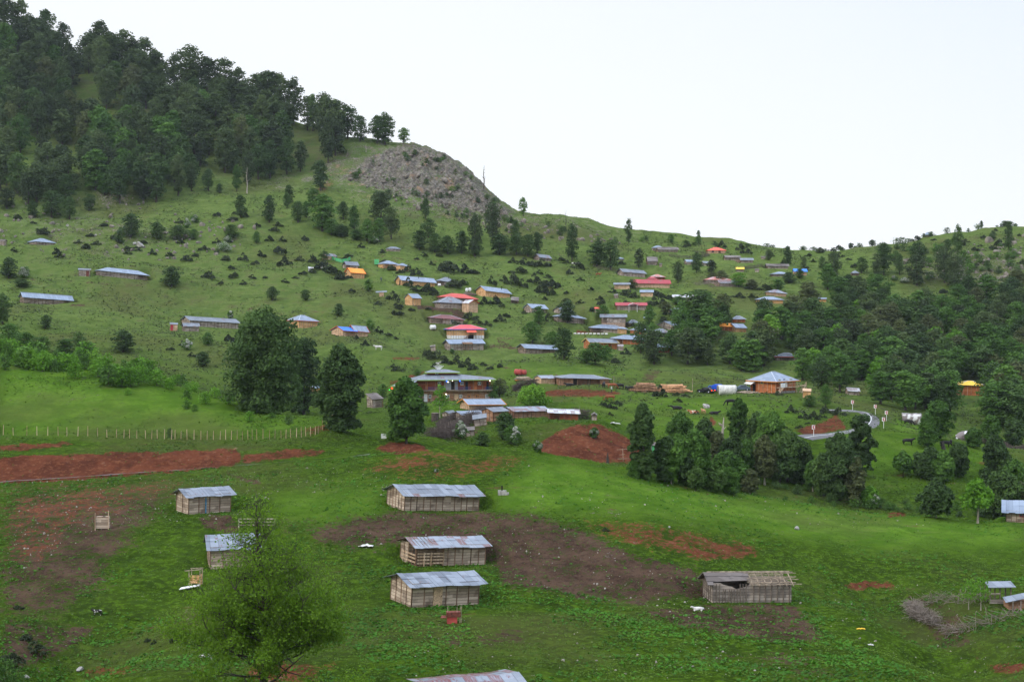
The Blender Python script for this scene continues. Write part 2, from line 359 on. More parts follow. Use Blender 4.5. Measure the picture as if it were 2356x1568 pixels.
M['r_red'] = mat_metal('red sheet roof', (.50,.045,.03), (.62,.09,.055), .06, (.35,.12,.09), metal=.1)
M['r_pink'] = mat_metal('bright red roof', (.62,.05,.06), (.70,.09,.10), 0, metal=.1)
M['r_scarlet'] = mat_metal('scarlet roof', (.80,.07,.03), (.85,.12,.06), 0, metal=.1)
M['r_crimson'] = mat_metal('crimson roof', (.32,.02,.03), (.42,.04,.05), .03, (.2,.08,.06), metal=.1)
M['r_maroon'] = mat_metal('maroon roof', (.14,.035,.035), (.20,.06,.055), .0, metal=.1)
M['r_orange'] = mat_metal('orange roof', (.85,.27,.015), (.95,.36,.03), 0, metal=.1)
M['r_yellow'] = mat_metal('yellow roof', (.80,.48,.015), (.90,.58,.04), 0, metal=.1)
M['r_bblue'] = mat_metal('bright blue roof', (.02,.16,.62), (.04,.24,.75), 0, metal=.1)
M['r_redgrey'] = mat_metal('faded red roof', (.45,.13,.10), (.55,.25,.20), .3, (.42,.42,.44))
M['r_plank'] = mat_planks('shingle roof boards', (.12,.10,.09), (.26,.23,.21), (.06,.05,.05), horiz=True, pitch=.35)
M['dark'] = mat_plain('dark interior', (.018,.014,.012), .2)
M['door_l'] = mat_plain('light door wood', (.52,.36,.22), .3, 8)
M['door_d'] = mat_plain('dark door wood', (.13,.09,.06), .3, 8)
M['door_red'] = mat_plain('red door paint', (.42,.05,.06), .3, 5)
M['white'] = mat_plain('white paint', (.72,.72,.70), .12, 4)
M['yellowtrim'] = mat_plain('yellow trim', (.55,.42,.12), .1)
M['redtrim'] = mat_plain('red trim', (.42,.06,.03), .1)
M['orangetrim'] = mat_plain('orange trim', (.62,.24,.05), .1)
M['bluetrim'] = mat_plain('blue trim', (.03,.17,.58), .1)
M['greentrim'] = mat_plain('green trim', (.24,.36,.08), .1)
M['metaltrim'] = mat_plain('metal ridge', (.50,.54,.60), .15, 4, .5, .3)
M['stone'] = mat_plain('rubble stone', (.33,.31,.28), .4, 2.5)
M['stonered'] = mat_plain('earthy stone base', (.34,.24,.17), .4, 3)
M['glass'] = mat_plain('window pane', (.06,.07,.08), .3, 2, .15, 0, .6)
M['bluerail'] = mat_plain('blue railing paint', (.05,.10,.28), .1)
M['greyplate'] = mat_plain('grey cladding', (.30,.31,.31), .08)
M['bluepaint'] = mat_plain('flaking blue paint', (.05,.22,.36), .3, 4)
M['wood_raw'] = mat_plain('raw pole wood', (.33,.26,.19), .45, 3)
M['wood_dark'] = mat_plain('dark pole wood', (.15,.12,.095), .35, 5)
M['log'] = mat_plain('cut logs', (.34,.19,.11), .45, 1.4)
M['plankpile'] = mat_plain('sawn planks', (.60,.33,.18), .3, 1.6)
M['twig'] = mat_plain('dry twigs', (.085,.065,.055), .4, 3)
M['twig_l'] = mat_plain('grey dry branches', (.20,.165,.135), .4, 3)
M['asphalt'] = mat_plain('pale asphalt', (.135,.13,.13), .12, .6)
M['roadpaint'] = mat_plain('road paint', (.75,.75,.74), .1)
M['tarp_w'] = mat_plain('dirty white tarp', (.62,.60,.56), .25, 1.2, .6)
M['tarp_g'] = mat_plain('grey tarp', (.20,.18,.18), .3, 1.)
M['blueplastic'] = mat_plain('blue tarpaulin', (.02,.10,.62), .15, 1., .5)
M['netgreen'] = mat_plain('green netting', (.10,.42,.16), .2, 2)
M['rustred'] = mat_plain('rusty red tank', (.40,.07,.06), .25, 1., .6)
M['rustbrown'] = mat_plain('rusty iron', (.16,.05,.035), .4, 4)
M['cow_black'] = mat_plain('black cow hide', (.016,.014,.013), .3, 2, .6)
M['cow_brown'] = mat_plain('brown cow hide', (.24,.075,.03), .3, 2, .7)
M['cow_tan'] = mat_plain('tan and white cow hide', (.50,.27,.14), .5, 1.3, .7)
M['cow_white'] = mat_plain('white hide', (.62,.59,.55), .25, 1.5, .7)
def mat_patch(name, a, b, sc=1.2, th=.5):
    t = NT(name); f = t.noise(t.co(), sc, 1.5); return t.out(t.mix(t.ramp(f, th-.03, th+.03), a, b), .7)
M['cow_pied'] = mat_patch('black and white hide', (.02,.018,.016), (.65,.62,.58), 1.1)
M['cow_redpied'] = mat_patch('red and white hide', (.36,.12,.05), (.62,.50,.40), 1.1)
M['tarp_mix'] = mat_patch('patched tarp', (.20,.17,.16), (.66,.65,.64), .5, .5)
def mat_bark(name, a, b):
    t = NT(name); f = t.noise(t.co(scale=(3,3,.8)), 2., 5, .65); return t.out(t.mix(t.ramp(f,.3,.7), a, b), .9, bump=f, bstr=.6, bdist=.05)
M['bark'] = mat_bark('dark bark', (.025,.020,.016), (.085,.070,.058))
M['bark_pale'] = mat_bark('pale bark', (.20,.175,.14), (.42,.37,.30))
def mat_leaf(name, cols, trans=.22):
    """cols: dark, mid, light; tone varies from tree to tree and clump to clump; tint also holds painted top light"""
    t = NT(name); oi = t.n('ShaderNodeObjectInfo'); at_ = t.n('ShaderNodeAttribute', attribute_name='tint')
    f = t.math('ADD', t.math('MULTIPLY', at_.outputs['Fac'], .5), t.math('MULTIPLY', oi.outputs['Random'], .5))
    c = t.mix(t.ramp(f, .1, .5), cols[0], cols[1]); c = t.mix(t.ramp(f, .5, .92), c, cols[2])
    return t.out(c, .75, trans=trans, spec=.15)
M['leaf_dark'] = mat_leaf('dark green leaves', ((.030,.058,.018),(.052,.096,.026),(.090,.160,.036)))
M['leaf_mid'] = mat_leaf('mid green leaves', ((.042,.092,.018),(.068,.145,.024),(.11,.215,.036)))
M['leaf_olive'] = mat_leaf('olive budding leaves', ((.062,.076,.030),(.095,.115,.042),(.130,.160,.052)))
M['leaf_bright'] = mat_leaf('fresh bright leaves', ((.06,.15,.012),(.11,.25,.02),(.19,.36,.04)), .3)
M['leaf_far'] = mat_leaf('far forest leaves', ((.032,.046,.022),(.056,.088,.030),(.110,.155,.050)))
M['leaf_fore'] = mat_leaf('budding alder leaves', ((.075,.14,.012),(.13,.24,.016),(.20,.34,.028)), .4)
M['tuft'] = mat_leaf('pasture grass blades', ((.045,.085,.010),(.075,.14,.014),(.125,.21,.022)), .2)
M['herb'] = mat_leaf('rough pasture herbs', ((.050,.066,.024),(.080,.105,.032),(.125,.165,.046)), .15)
M['leaf_scrub'] = mat_leaf('dark juniper scrub', ((.024,.036,.018),(.040,.056,.024),(.062,.082,.032)), .1)
M['blossom'] = mat_leaf('white hawthorn blossom', ((.05,.09,.03),(.34,.36,.28),(.62,.62,.56)), .15)
M['weed'] = mat_leaf('broad weeds', ((.035,.11,.010),(.060,.18,.014),(.10,.27,.022)), .25)
# ------------------------------------------------------------------ ground
def mat_ground():
    t = NT('mountain pasture')
    A = t.n('ShaderNodeAttribute', attribute_name='soil'); sa = t.n('ShaderNodeSeparateColor'); t.l(A.outputs['Color'], sa.inputs[0])
    B = t.n('ShaderNodeAttribute', attribute_name='veg'); sb = t.n('ShaderNodeSeparateColor'); t.l(B.outputs['Color'], sb.inputs[0])
    red, brown, rk = sa.outputs[0], sa.outputs[1], sa.outputs[2]; bright, dry, far = sb.outputs[0], sb.outputs[1], sb.outputs[2]
    v = t.co()
    n_big = t.noise(v, .028, 4); n_mid = t.noise(v, .22, 5, .6); n_sm = t.noise(t.co(scale=(1,1,2.5)), 1.3, 6, .7); n_f = t.noise(v, 5.5, 4, .7)
    # terracettes: thin lines along the slope
    str_ = t.noise(t.co(scale=(.10,.55,2.6)), 1.0, 5, .65)
    n_cl = t.noise(t.co(scale=(1,1,1)), .75, 3, .6)
    g = t.mix(t.ramp(n_mid, .38, .62), (.028,.054,.006), (.052,.098,.008))
    g = t.mix(t.ramp(n_sm, .46, .60, 0, .8), g, (.088,.165,.012))
    g = t.mix(t.ramp(n_cl, .50, .60, 0, .55), g, (.030,.058,.010))
    g = t.mix(t.ramp(n_f, .50, .60, 0, .55), g, (.036,.050,.012))
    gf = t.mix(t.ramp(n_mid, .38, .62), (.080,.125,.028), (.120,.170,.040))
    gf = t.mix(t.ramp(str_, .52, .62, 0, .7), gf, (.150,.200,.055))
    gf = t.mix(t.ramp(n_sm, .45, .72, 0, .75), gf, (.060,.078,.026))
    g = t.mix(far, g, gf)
    gb = t.mix(t.ramp(n_mid, .36, .64), (.080,.175,.014), (.135,.245,.026)); gb = t.mix(t.ramp(n_sm, .46, .60, 0, .6), gb, (.050,.110,.012)); gb = t.mix(t.ramp(str_, .55, .66, 0, .5), gb, (.15,.20,.045))
    g = t.mix(t.math('MULTIPLY', bright, t.ramp(n_big, .25, .6, .65, 1)), g, gb)
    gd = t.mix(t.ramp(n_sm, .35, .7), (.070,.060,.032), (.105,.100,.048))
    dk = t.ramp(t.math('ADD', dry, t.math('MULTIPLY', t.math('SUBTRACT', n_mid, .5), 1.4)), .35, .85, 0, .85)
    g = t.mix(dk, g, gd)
    g = t.mix(t.ramp(n_big, .48, .66, 0, .5), g, (.085,.085,.030))
    # bare earth
    jag = t.math('ADD', t.math('MULTIPLY', t.math('SUBTRACT', n_mid, .5), 1.7), t.math('ADD', t.math('MULTIPLY', t.math('SUBTRACT', n_sm, .5), 3.2), t.math('MULTIPLY', t.math('SUBTRACT', n_f, .5), 1.5)))
    cr = t.mix(t.ramp(n_mid, .35, .65), (.085,.029,.017), (.150,.050,.026)); cr = t.mix(t.ramp(n_sm, .50, .66, 0, .6), cr, (.25,.105,.052)); cr = t.mix(t.ramp(n_f, .5, .7, 0, .4), cr, (.09,.030,.018))
    cb = t.mix(t.ramp(n_mid, .38, .62), (.056,.034,.024), (.100,.062,.042)); cb = t.mix(t.ramp(n_f, .5, .62, 0, .6), cb, (.125,.080,.055)); cb = t.mix(t.ramp(n_sm, .5, .62, 0, .6), cb, (.036,.022,.017)); cb = t.mix(t.ramp(n_cl, .56, .66, 0, .55), cb, (.045,.060,.016))
    kr = t.ramp(t.math('ADD', red, t.math('MULTIPLY', jag, .55)), .42, .58)
    kb = t.ramp(t.math('ADD', brown, t.math('MULTIPLY', jag, .75)), .42, .60)
    ter = t.ramp(t.math('ADD', str_, t.math('MULTIPLY', n_mid, .5)), .93, 1.0, 0, .75)
    c = t.mix(ter, g, t.mix(.5, cb, cr)); c = t.mix(kb, c, cb); c = t.mix(kr, c, cr)
    # limestone
    vor = t.n('ShaderNodeTexVoronoi', ins={'Scale': .55}); t.l(t.co(scale=(1,.6,1)), vor.inputs['Vector'])
    cs = t.mix(t.ramp(vor.outputs['Distance'], .1, .7), (.20,.175,.145), (.085,.072,.060)); cs = t.mix(t.ramp(n_sm, .46, .62, 0, .6), cs, (.29,.255,.215))
    cs = t.mix(t.ramp(t.noise(v, .09, 3), .60, .70, 0, .75), cs, (.30,.19,.12))
    kk = t.ramp(t.math('ADD', rk, t.math('ADD', t.math('MULTIPLY', jag, .75), t.math('MULTIPLY', t.math('SUBTRACT', n_f, .5), .4))), .52, .64)
    c = t.mix(kk, c, cs)
    # scattered pale stones
    vs = t.n('ShaderNodeTexVoronoi', ins={'Scale': .9}); t.l(v, vs.inputs['Vector'])
    stn = t.math('LESS_THAN', vs.outputs['Distance'], .075); gate = t.ramp(t.noise(v, .06, 3), .55, .62)
    c = t.mix(t.math('MULTIPLY', t.math('MULTIPLY', stn, gate), .8), c, (.22,.20,.17))
    h = t.math('ADD', t.math('MULTIPLY', n_sm, .8), t.math('ADD', t.math('MULTIPLY', n_f, .35), t.math('MULTIPLY', n_mid, 1.5)))
    return t.out(c, .95, bump=h, bstr=.9, bdist=.55, spec=.0)
M['ground'] = mat_ground()
RED = [([(-40,1058),(0,1052),(200,1043),(400,1038),(500,1034),(545,1034),(556,1050),(548,1069),(400,1086),(200,1102),(0,1114),(-40,1114)],196,235,.7,1.),
 ([(552,1048),(650,1032),(745,1030),(750,1044),(700,1050),(600,1062),(560,1069)],196,235,.7,.75),
 ([(860,1032),(900,1014),(970,1022),(990,1040),(930,1046),(880,1040)],196,260,.8,.95),
 ([(0,1024),(150,1017),(185,1020),(100,1032),(0,1038)],200,240,.6,.8),([(690,990),(740,975),(775,985),(720,1000)],200,260,.8,.6),
 ([(800,1075),(960,1036),(1240,1046),(1210,1075),(1000,1112),(900,1100)],180,204,3.,.50),
 ([(0,1122),(200,1106),(440,1098),(440,1130),(330,1170),(200,1200),(120,1290),(0,1330)],150,202,5.,.44),
 ([(1243,1052),(1235,1022),(1285,992),(1330,976),(1380,976),(1440,1005),(1490,1045),(1460,1064),(1300,1062)],236,300,.8,1.),
 ([(1300,1190),(1500,1200),(1700,1240),(1735,1270),(1600,1292),(1480,1265),(1350,1222)],140,200,2.5,.52),
 ([(1560,1262),(1700,1245),(1760,1262),(1740,1285),(1600,1290)],140,200,1.5,.62),
 ([(1825,990),(1900,968),(1925,952),(1950,985),(1860,1002)],285,345,.8,.95),([(1620,965),(1640,955),(1650,975),(1625,985)],300,360,.7,.8),([(1700,990),(1720,975),(1730,1000)],300,360,.7,.7),
 ([(1230,899),(1330,896),(1430,899),(1430,908),(1340,914),(1240,912)],325,372,.6,.85),
 ([(1323,759),(1390,757),(1380,766),(1325,768)],400,520,.5,.9),([(890,880),(960,855),(980,852),(975,860),(910,885)],340,430,.5,.75),([(900,820),(970,822),(980,830),(905,826)],340,430,.4,.6),
 ([(850,1510),(600,1530),(560,1560),(700,1568)],80,140,1.5,.45),([(580,1525),(720,1515),(740,1568),(560,1568)],80,130,1.5,.6),([(190,1535),(330,1530),(320,1550),(200,1555)],80,130,1.2,.5),
 ([(1930,1340),(2050,1335),(2060,1350),(1960,1356)],120,180,.8,.8),([(2270,1530),(2356,1520),(2356,1545),(2290,1550)],90,130,1.,.7),([(700,450),(760,400),(780,420),(720,460)],590,740,1.2,.5),
 ([(2040,1180),(2080,1176),(2090,1188),(2050,1190)],200,262,.6,.8),([(2230,1060),(2280,1062),(2260,1072)],240,300,.8,.6)]
BROWN = [([(690,1242),(800,1190),(900,1178),(1150,1174),(1235,1185),(1335,1210),(1420,1262),(1600,1308),(1670,1375),(1480,1388),(1300,1368),(1140,1345),(1135,1262),(900,1252),(800,1262)],120,175,4.,.84),
 ([(1480,1397),(1620,1393),(1830,1398),(1905,1470),(1800,1482),(1620,1452),(1500,1425)],110,160,2.,.75),([(1250,1220),(1330,1215),(1560,1290),(1640,1360),(1500,1380),(1250,1360)],120,175,4.,.12),
 ([(450,1183),(530,1180),(560,1225),(470,1220)],140,180,1.2,.8),([(0,1420),(130,1430),(235,1440),(160,1495),(0,1568)],80,150,2.5,.6),([(0,1120),(420,1105),(420,1150),(300,1240),(240,1340),(150,1420),(0,1430)],125,202,7.,.68),
 ([(990,1475),(1060,1455),(1080,1490)],90,140,1.5,.6),([(1080,1460),(1200,1440),(1220,1480),(1120,1495)],90,140,2.,.5),([(1560,1500),(1800,1480),(2000,1540),(1850,1568)],90,140,4.,.42),([(2090,1350),(2200,1400),(2240,1480),(2170,1500),(2080,1380)],100,160,2.,.5),
 ([(945,703),(1010,704),(1078,716),(1075,720),(1010,716),(950,709)],420,520,.4,1.),([(1490,852),(1525,853),(1500,880),(1462,884)],330,410,.8,.6),([(1062,792),(1190,804),(1262,811),(1190,798),(1135,772),(1150,792)],380,460,.5,.7),([(160,700),(200,700),(190,706),(160,706)],420,520,.4,1.),
 ([(990,985),(1070,940),(1140,935),(1130,980),(1060,1020),(985,1030)],250,345,1.5,.55),([(1180,888),(1235,875),(1240,890),(1180,902)],340,372,.6,.8),([(600,1180),(760,1200),(740,1240),(640,1220)],140,180,3.,.4)]
BRIGHT = [([(1240,1046),(1440,1085),(1700,1143),(2000,1182),(2250,1198),(2356,1200),(2356,1260),(2000,1255),(1700,1210),(1400,1175),(1150,1170),(1150,1120)],150,205,5.,1.),
 ([(640,1140),(880,1120),(880,1180),(780,1200),(640,1190)],140,200,5.,.75),([(0,820),(300,860),(600,940),(790,975),(700,990),(600,1000),(0,1000)],220,300,3.,.75),
 ([(1300,900),(1620,910),(1850,930),(1800,1000),(1500,1000),(1330,950)],280,380,4.,.55),([(1900,1010),(2100,990),(2356,1040),(2356,1090),(2100,1120),(1900,1080)],230,330,5.,.6),([(1120,850),(1400,850),(1700,880),(1500,890),(1120,890)],340,410,4.,.5),
 ([(2050,960),(2110,955),(2180,1000),(2060,1000)],290,350,2.,.9),([(980,915),(1100,918),(1080,945),(990,945)],300,350,2.,.7)]
DRY_DIM = [([(1980,560),(2356,500),(2356,665),(2200,670),(2000,650)],520,760,5.,.46),([(0,470),(700,480),(900,600),(860,760),(500,800),(0,700)],380,660,8.,.40),([(900,580),(1500,590),(1500,760),(1100,800),(880,760)],380,660,8.,.30),([(0,850),(700,960),(700,1000),(0,1000)],200,300,5.,.22),([(1200,1180),(2356,1260),(2356,1568),(900,1568),(700,1400)],80,190,9.,.26),([(600,250),(800,330),(960,335),(860,400),(800,430),(600,410)],560,800,6.,.62),([(1480,545),(1900,562),(2356,500),(2356,620),(1900,575),(1500,570)],560,760,3.,.45),([(1150,470),(1500,550),(1500,575),(1200,560),(1100,530),(900,520),(860,450)],560,760,5.,.6),  # wide lower foreground polygon darkens the grass, dimmer light put into its colour
 ([(0,70),(600,250),(600,400),(0,340)],560,800,6.,.5),([(0,620),(300,700),(520,690),(720,800),(500,780),(250,760),(0,660)],380,560,7.,.34),([(0,1000),(700,990),(960,1010),(900,1030),(0,1050)],200,240,2.,.35),([(1000,900),(1230,900),(1500,935),(1300,960),(1000,950)],280,370,4.,.3),([(1850,990),(2150,1090),(2100,1180),(1900,1120)],230,300,8.,.35),([(1200,1060),(1700,1160),(1500,1180),(1240,1100)],150,200,6.,.3)]
def track(pts, w_, d0, d1, wt=.62):
    up = [(x, y-w_/2) for x, y in pts]; dn = [(x, y+w_/2) for x, y in reversed(pts)]
    return (up+dn, d0, d1, .45, wt)
BROWN += [track(p, w_, a, b) for p, w_, a, b in [([(1100,774),(1180,779),(1260,792),(1330,800)],3,400,520),([(1235,640),(1290,682),(1330,700)],4,420,600),([(1350,640),(1385,690)],4,420,600),([(1118,836),(1200,852),(1300,866)],3,340,420),([(520,700),(640,722),(700,730)],3,420,520),([(850,588),(1000,602),(1100,612)],2.5,460,620),([(1120,630),(1240,650),(1300,668)],3,440,600),([(1400,1010),(1500,1040),(1560,1060)],3,230,300),([(520,1085),(560,1100),(600,1112)],9,160,203),([(1860,1050),(1960,1040),(2060,1060)],3,230,320),([(1700,660),(1760,690),(1800,700)],3,440,600),([(940,744),(1000,757),(1060,770)],3,400,500),([(60,640),(200,650),(330,660)],3,430,560)]]
def lay(L):
    a = np.zeros_like(Z)
    for p, d0, d1, s, w in L: a = np.maximum(a, w*poly_mask(p, d0, d1, s))
    return a
soil = np.stack([lay(RED), lay(BROWN), rock, np.ones_like(Z)], -1)
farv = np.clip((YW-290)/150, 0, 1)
veg = np.stack([lay(BRIGHT), lay(DRY_DIM), farv, np.ones_like(Z)], -1)
Z = Z + (1-flat)*soil[...,0]*(fbm(XW/1.6, YW/1.2, 3)*.7-.1*np.abs(fbm(XW/3., YW/6., 2)))*np.clip(YW/200,.6,1.2) + soil[...,1]*fbm(XW/1.1+5, YW/1.1, 2)*.22
EXPO = -0.14
# ------------------------------------------------------------------ buildings
LAND = []      # (dp x, dp y, short name) landmarks used in plant labels
def roof_parts(mb, typ, X0, X1, W, h, rise, ox, oy, th, m=0, fm=None, cap=None):
    sl = rise/(W/2) if W else .5; dz = oy*sl; a, b = X0-ox, X1+ox; zr = h+rise; ze = h-dz
    if typ == 'gable' and NEARROOF:      # single overlapping sheets, slightly sagging and uneven
        L_ = b-a; r_ = random.Random(int(L_*97)); n = max(3, int(L_/.85)); ph = r_.uniform(.3,.8)
        for i in range(n):
            x0, x1 = a+L_*i/n-.03, a+L_*(i+1)/n+.04; sg = lambda x: -.13*math.sin(math.pi*(x-a)/L_)*ph-.05*math.sin(9*(x-a)/L_+ph); lift = .02*(i%2)
            for row in (0,1):
                y0, y1 = ((-oy-r_.uniform(-.06,.12), W/4+.12) if row == 0 else (W/4-.05, W/2+.03)); zf = lambda y: ze+(zr-ze)*(y+oy)/(W/2+oy); up = .025*row+lift+r_.uniform(0,.03)
                mb.slab([(x0,y0,zf(y0)+sg(x0)+up),(x1,y0,zf(y0)+sg(x1)+up),(x1,y1,zf(y1)+sg(x1)+up),(x0,y1,zf(y1)+sg(x0)+up+r_.uniform(-.01,.03))], .025, m)
            mb.slab([(x0,W/2,zr+sg(x0)+lift),(x1,W/2,zr+sg(x1)+lift),(x1,W+oy,ze+sg(x1)+lift),(x0,W+oy,ze+sg(x0)+lift)], .03, m)
    elif typ == 'gable':
        mb.slab([(a,-oy,ze),(b,-oy,ze),(b,W/2,zr),(a,W/2,zr)], th, m); mb.slab([(a,W/2,zr),(b,W/2,zr),(b,W+oy,ze),(a,W+oy,ze)], th, m)
        if fm: fm.bar((a,-oy-.02,ze-.02),(b,-oy-.02,ze-.02), .07,.16); fm.bar((a-.03,-oy,ze),(a-.03,W/2,zr), .06,.18); fm.bar((a-.03,W/2,zr),(a-.03,W+oy,ze), .06,.18); fm.bar((b+.03,-oy,ze),(b+.03,W/2,zr), .06,.18)
        if cap and not NEARROOF: cap.bar((a-.02,W/2,zr+.02),(b+.02,W/2,zr+.02), .22,.06)
    elif typ == 'hip':
        i = min(W/2+oy, (b-a)*.42); r0 = (a+i, W/2, zr); r1 = (b-i, W/2, zr)
        mb.slab([(a,-oy,ze),(b,-oy,ze),r1,r0], th, m); mb.slab([(b,W+oy,ze),(a,W+oy,ze),r0,r1], th, m)
        mb.slab([(a,W+oy,ze),(a,-oy,ze),r0], th, m); mb.slab([(b,-oy,ze),(b,W+oy,ze),r1], th, m)
        if fm:
            fm.bar((a,-oy-.02,ze),(b,-oy-.02,ze), .08,.2); fm.bar((a-.02,-oy,ze),(a-.02,W+oy,ze), .08,.2); fm.bar((b+.02,-oy,ze),(b+.02,W+oy,ze), .08,.2)
        if cap:
            for q, e in ((r0,(a,-oy,ze)),(r0,(a,W+oy,ze)),(r1,(b,-oy,ze))): cap.bar((q[0],q[1],q[2]+.03),(e[0],e[1],e[2]+.03), .18,.06)
            cap.bar((r0[0],r0[1],r0[2]+.03),(r1[0],r1[1],r1[2]+.03), .2,.06)
    elif typ == 'fg':      # ridge runs away from the viewer
        xm = (X0+X1)/2; s2 = rise/((X1-X0)/2); ze = h-ox*s2
        mb.slab([(a,-oy,ze),(xm,-oy,zr),(xm,W+oy,zr),(a,W+oy,ze)], th, m); mb.slab([(xm,-oy,zr),(b,-oy,ze),(b,W+oy,ze),(xm,W+oy,zr)], th, m)
        if fm: fm.bar((a,-oy-.03,ze),(xm,-oy-.03,zr), .07,.2); fm.bar((xm,-oy-.03,zr),(b,-oy-.03,ze), .07,.2)
    elif typ == 'shed':
        mb.slab([(a,-oy,h-.05),(b,-oy,h-.05),(b,W+oy,zr),(a,W+oy,zr)], th, m)
        if fm: fm.bar((a,-oy-.02,h-.05),(b,-oy-.02,h-.05), .07,.16)
NEARROOF = False
def wall_box(mb, typ, X0, X1, Y0, W, h, rise, m=0):
    if typ == 'gable':
        V = [(X0,Y0,0),(X1,Y0,0),(X1,W,0),(X0,W,0),(X0,Y0,h),(X1,Y0,h),(X1,W,h),(X0,W,h),(X0,(Y0+W)/2,h+rise*.97),(X1,(Y0+W)/2,h+rise*.97)]
        mb.add(V, [(0,1,5,4),(2,3,7,6),(3,0,4,8,7),(1,2,6,9,5)], m)
    elif typ == 'fg':
        xm = (X0+X1)/2; V = [(X0,Y0,0),(X1,Y0,0),(X1,W,0),(X0,W,0),(X0,Y0,h),(X1,Y0,h),(X1,W,h),(X0,W,h),(xm,Y0,h+rise*.97),(xm,W,h+rise*.97)]
        mb.add(V, [(0,1,5,8,4),(2,3,7,9,6),(3,0,4,7),(1,2,6,5)], m)
    elif typ == 'shed':
        V = [(X0,Y0,0),(X1,Y0,0),(X1,W,0),(X0,W,0),(X0,Y0,h-.05),(X1,Y0,h-.05),(X1,W,h+rise-.05),(X0,W,h+rise-.05)]
        mb.add(V, [(0,1,5,4),(2,3,7,6),(3,0,4,7),(1,2,6,5)], m)
    else: mb.box(X0,X1,Y0,W,0,h,m)
TRIM = dict(red='redtrim', orange='orangetrim', blue='bluetrim', yellow='yellowtrim', green='greentrim')
def house(label, x0, xc, x1, yb, ye, yr, typ, roof, wall, a=20, tilt=0, cat='house', name='wooden_house', W=None, ox=None, oy=None, d0=60, d1=900, trim=None, porch=None, door=None, win=None, batt=1.15, base=1.3, land=None, near=False, chim=None, extra=None, rise=None, fnd='stonered', wdoor=None, plinth=0., gapw=False, capm='metaltrim'):
    p = at(xc, yb, d0, d1); D = p.y; s = D/FP; th0 = math.atan((xc-CX)/FP); ar = R(abs(a))
    if a >= 0:
        L = (x1-xc)*s/math.cos(ar); W = W or ((xc-x0)*s/math.sin(ar) if xc-x0 > 1.5 and ar > .06 else min(5.5, L*.6)); X0, X1 = 0, L
    else:
        L = (xc-x0)*s/math.cos(ar); W = W or ((x1-xc)*s/math.sin(ar) if x1-xc > 1.5 and ar > .06 else min(5.5, L*.6)); X0, X1 = -L, 0
    W = min(max(W, 1.2), 8.5); h = max(1.1, (yb-ye)*s) if L > 2.2 else (yb-ye)*s
    half = (L/2 if typ == 'fg' else W/2 if typ != 'shed' else W)
    oy = oy if oy is not None else (min(.6, .13*W)); ox = ox if ox is not None else min(.6, .08*L)
    if rise is None:
        tot = (ye-yr)*s; run = W/2*math.cos(ar) if typ != 'fg' else 0
        rise = tot-(run+oy)*math.tan((yb-YH)/FP); rise = min(max(rise*half/(half+oy), .17*half), .75*half)
    yaw = (ar if a >= 0 else -ar)-th0
    if typ == 'shed': rise = min(rise, .35*W)
    h = h+(oy if typ != 'fg' else ox)*rise/half*.9
    pad(p, yaw, X0, L, W, R(tilt), 2.2 if near else 1.2)
    e = link(name, None, None, (p.x, p.y, p.z-.05), (0, R(tilt), yaw)); tag(e, label, cat); LAND.append((x0*.5+x1*.5, (yb+yr)/2, land or label, (x1-x0)))
    wm = M[wall]; bm = M['batten_l'] if wall in ('w_orange','w_pale','w_house') else M['batten']
    wb = MB(); fb = MB()
    if porch:
        u0, u1, dp_ = porch; a0, a1 = X0+L*u0, X0+L*u1
        if u0 > .01: wall_box(wb, typ if typ != 'gable' else 'gable', X0, a0, 0, W, h, rise)
        if u1 < .99: wall_box(wb, typ, a1, X1, 0, W, h, rise)
        wb.box(a0, a1, dp_, W, 0, h, 0)
    else: wall_box(wb, typ, X0, X1, 0, W, h, rise)
    # battens on the two visible sides
    if batt:
        n = max(2, int(L/batt)); t_ = .07 if not near else .05; bw = .10 if not near else .09
        for i in range(n+1):
            x = X0+L*i/n+(rnd.uniform(-.12,.12) if 0 < i < n else 0)
            if porch and X0+L*porch[0]+.1 < x < X0+L*porch[1]-.1: continue
            wb.box(x-bw/2, x+bw/2, -t_, -.002, -.25 if near else 0, h-.03, 1)
        n = max(1, int(W/batt))
        for i in range(n+1):
            y = W*i/n; hh = h+(rise*(1-abs(2*y/W-1))*.9 if typ == 'gable' else 0)
            if a >= 0: wb.box(X0-t_, X0-.002, y-bw/2, y+bw/2, -.25 if near else 0, hh-.03, 1)
            else: wb.box(X1+.002, X1+t_, y-bw/2, y+bw/2, 0, hh-.03, 1)
    wb.build('wall', [wm, bm], e)
    if not near:
        fb.box(X0+.06, X1-.06, .06, W-.06, -base-1.2, .02); fb.build('foundation', M[fnd], e)
    else:
        fb.box(X0+.02, X1-.02, .02, W-.02, -base, .0); fb.build('foundation', wm, e)
    if plinth:
        pb = MB(); pb.box(X0-.05, X1+.05, -.05, W, 0, plinth); pb.build('plinth', M['white'], e)
    global NEARROOF
    NEARROOF = near; rb = MB(); fm = MB() if trim else None; cp = MB()
    roof_parts(rb, typ, X0, X1, W, h, rise, ox, oy, .07, 0, fm, cp)
    ro = rb.build('roof', M[roof], e)
    if fm: fm.build('fascia', M[TRIM[trim]], ro)
    if cp.v and D < 480: cp.build('ridge_cap', M[capm], ro)
    if porch:
        pb = MB(); u0, u1, dp_ = porch; n = max(1, int(L*(u1-u0)/2.2))
        for i in range(n+1):
            x = X0+L*(u0+(u1-u0)*i/n); pb.box(x-.07, x+.07, .05, .19, -.3, h)
        pb.box(X0+L*u0, X0+L*u1, .08, .14, .85, .93); pb.box(X0+L*u0, X0+L*u1, .08, .14, .45, .51); pb.box(X0+L*u0, X0+L*u1, .02, dp_, -.1, .04); pb.build('porch', bm, e)
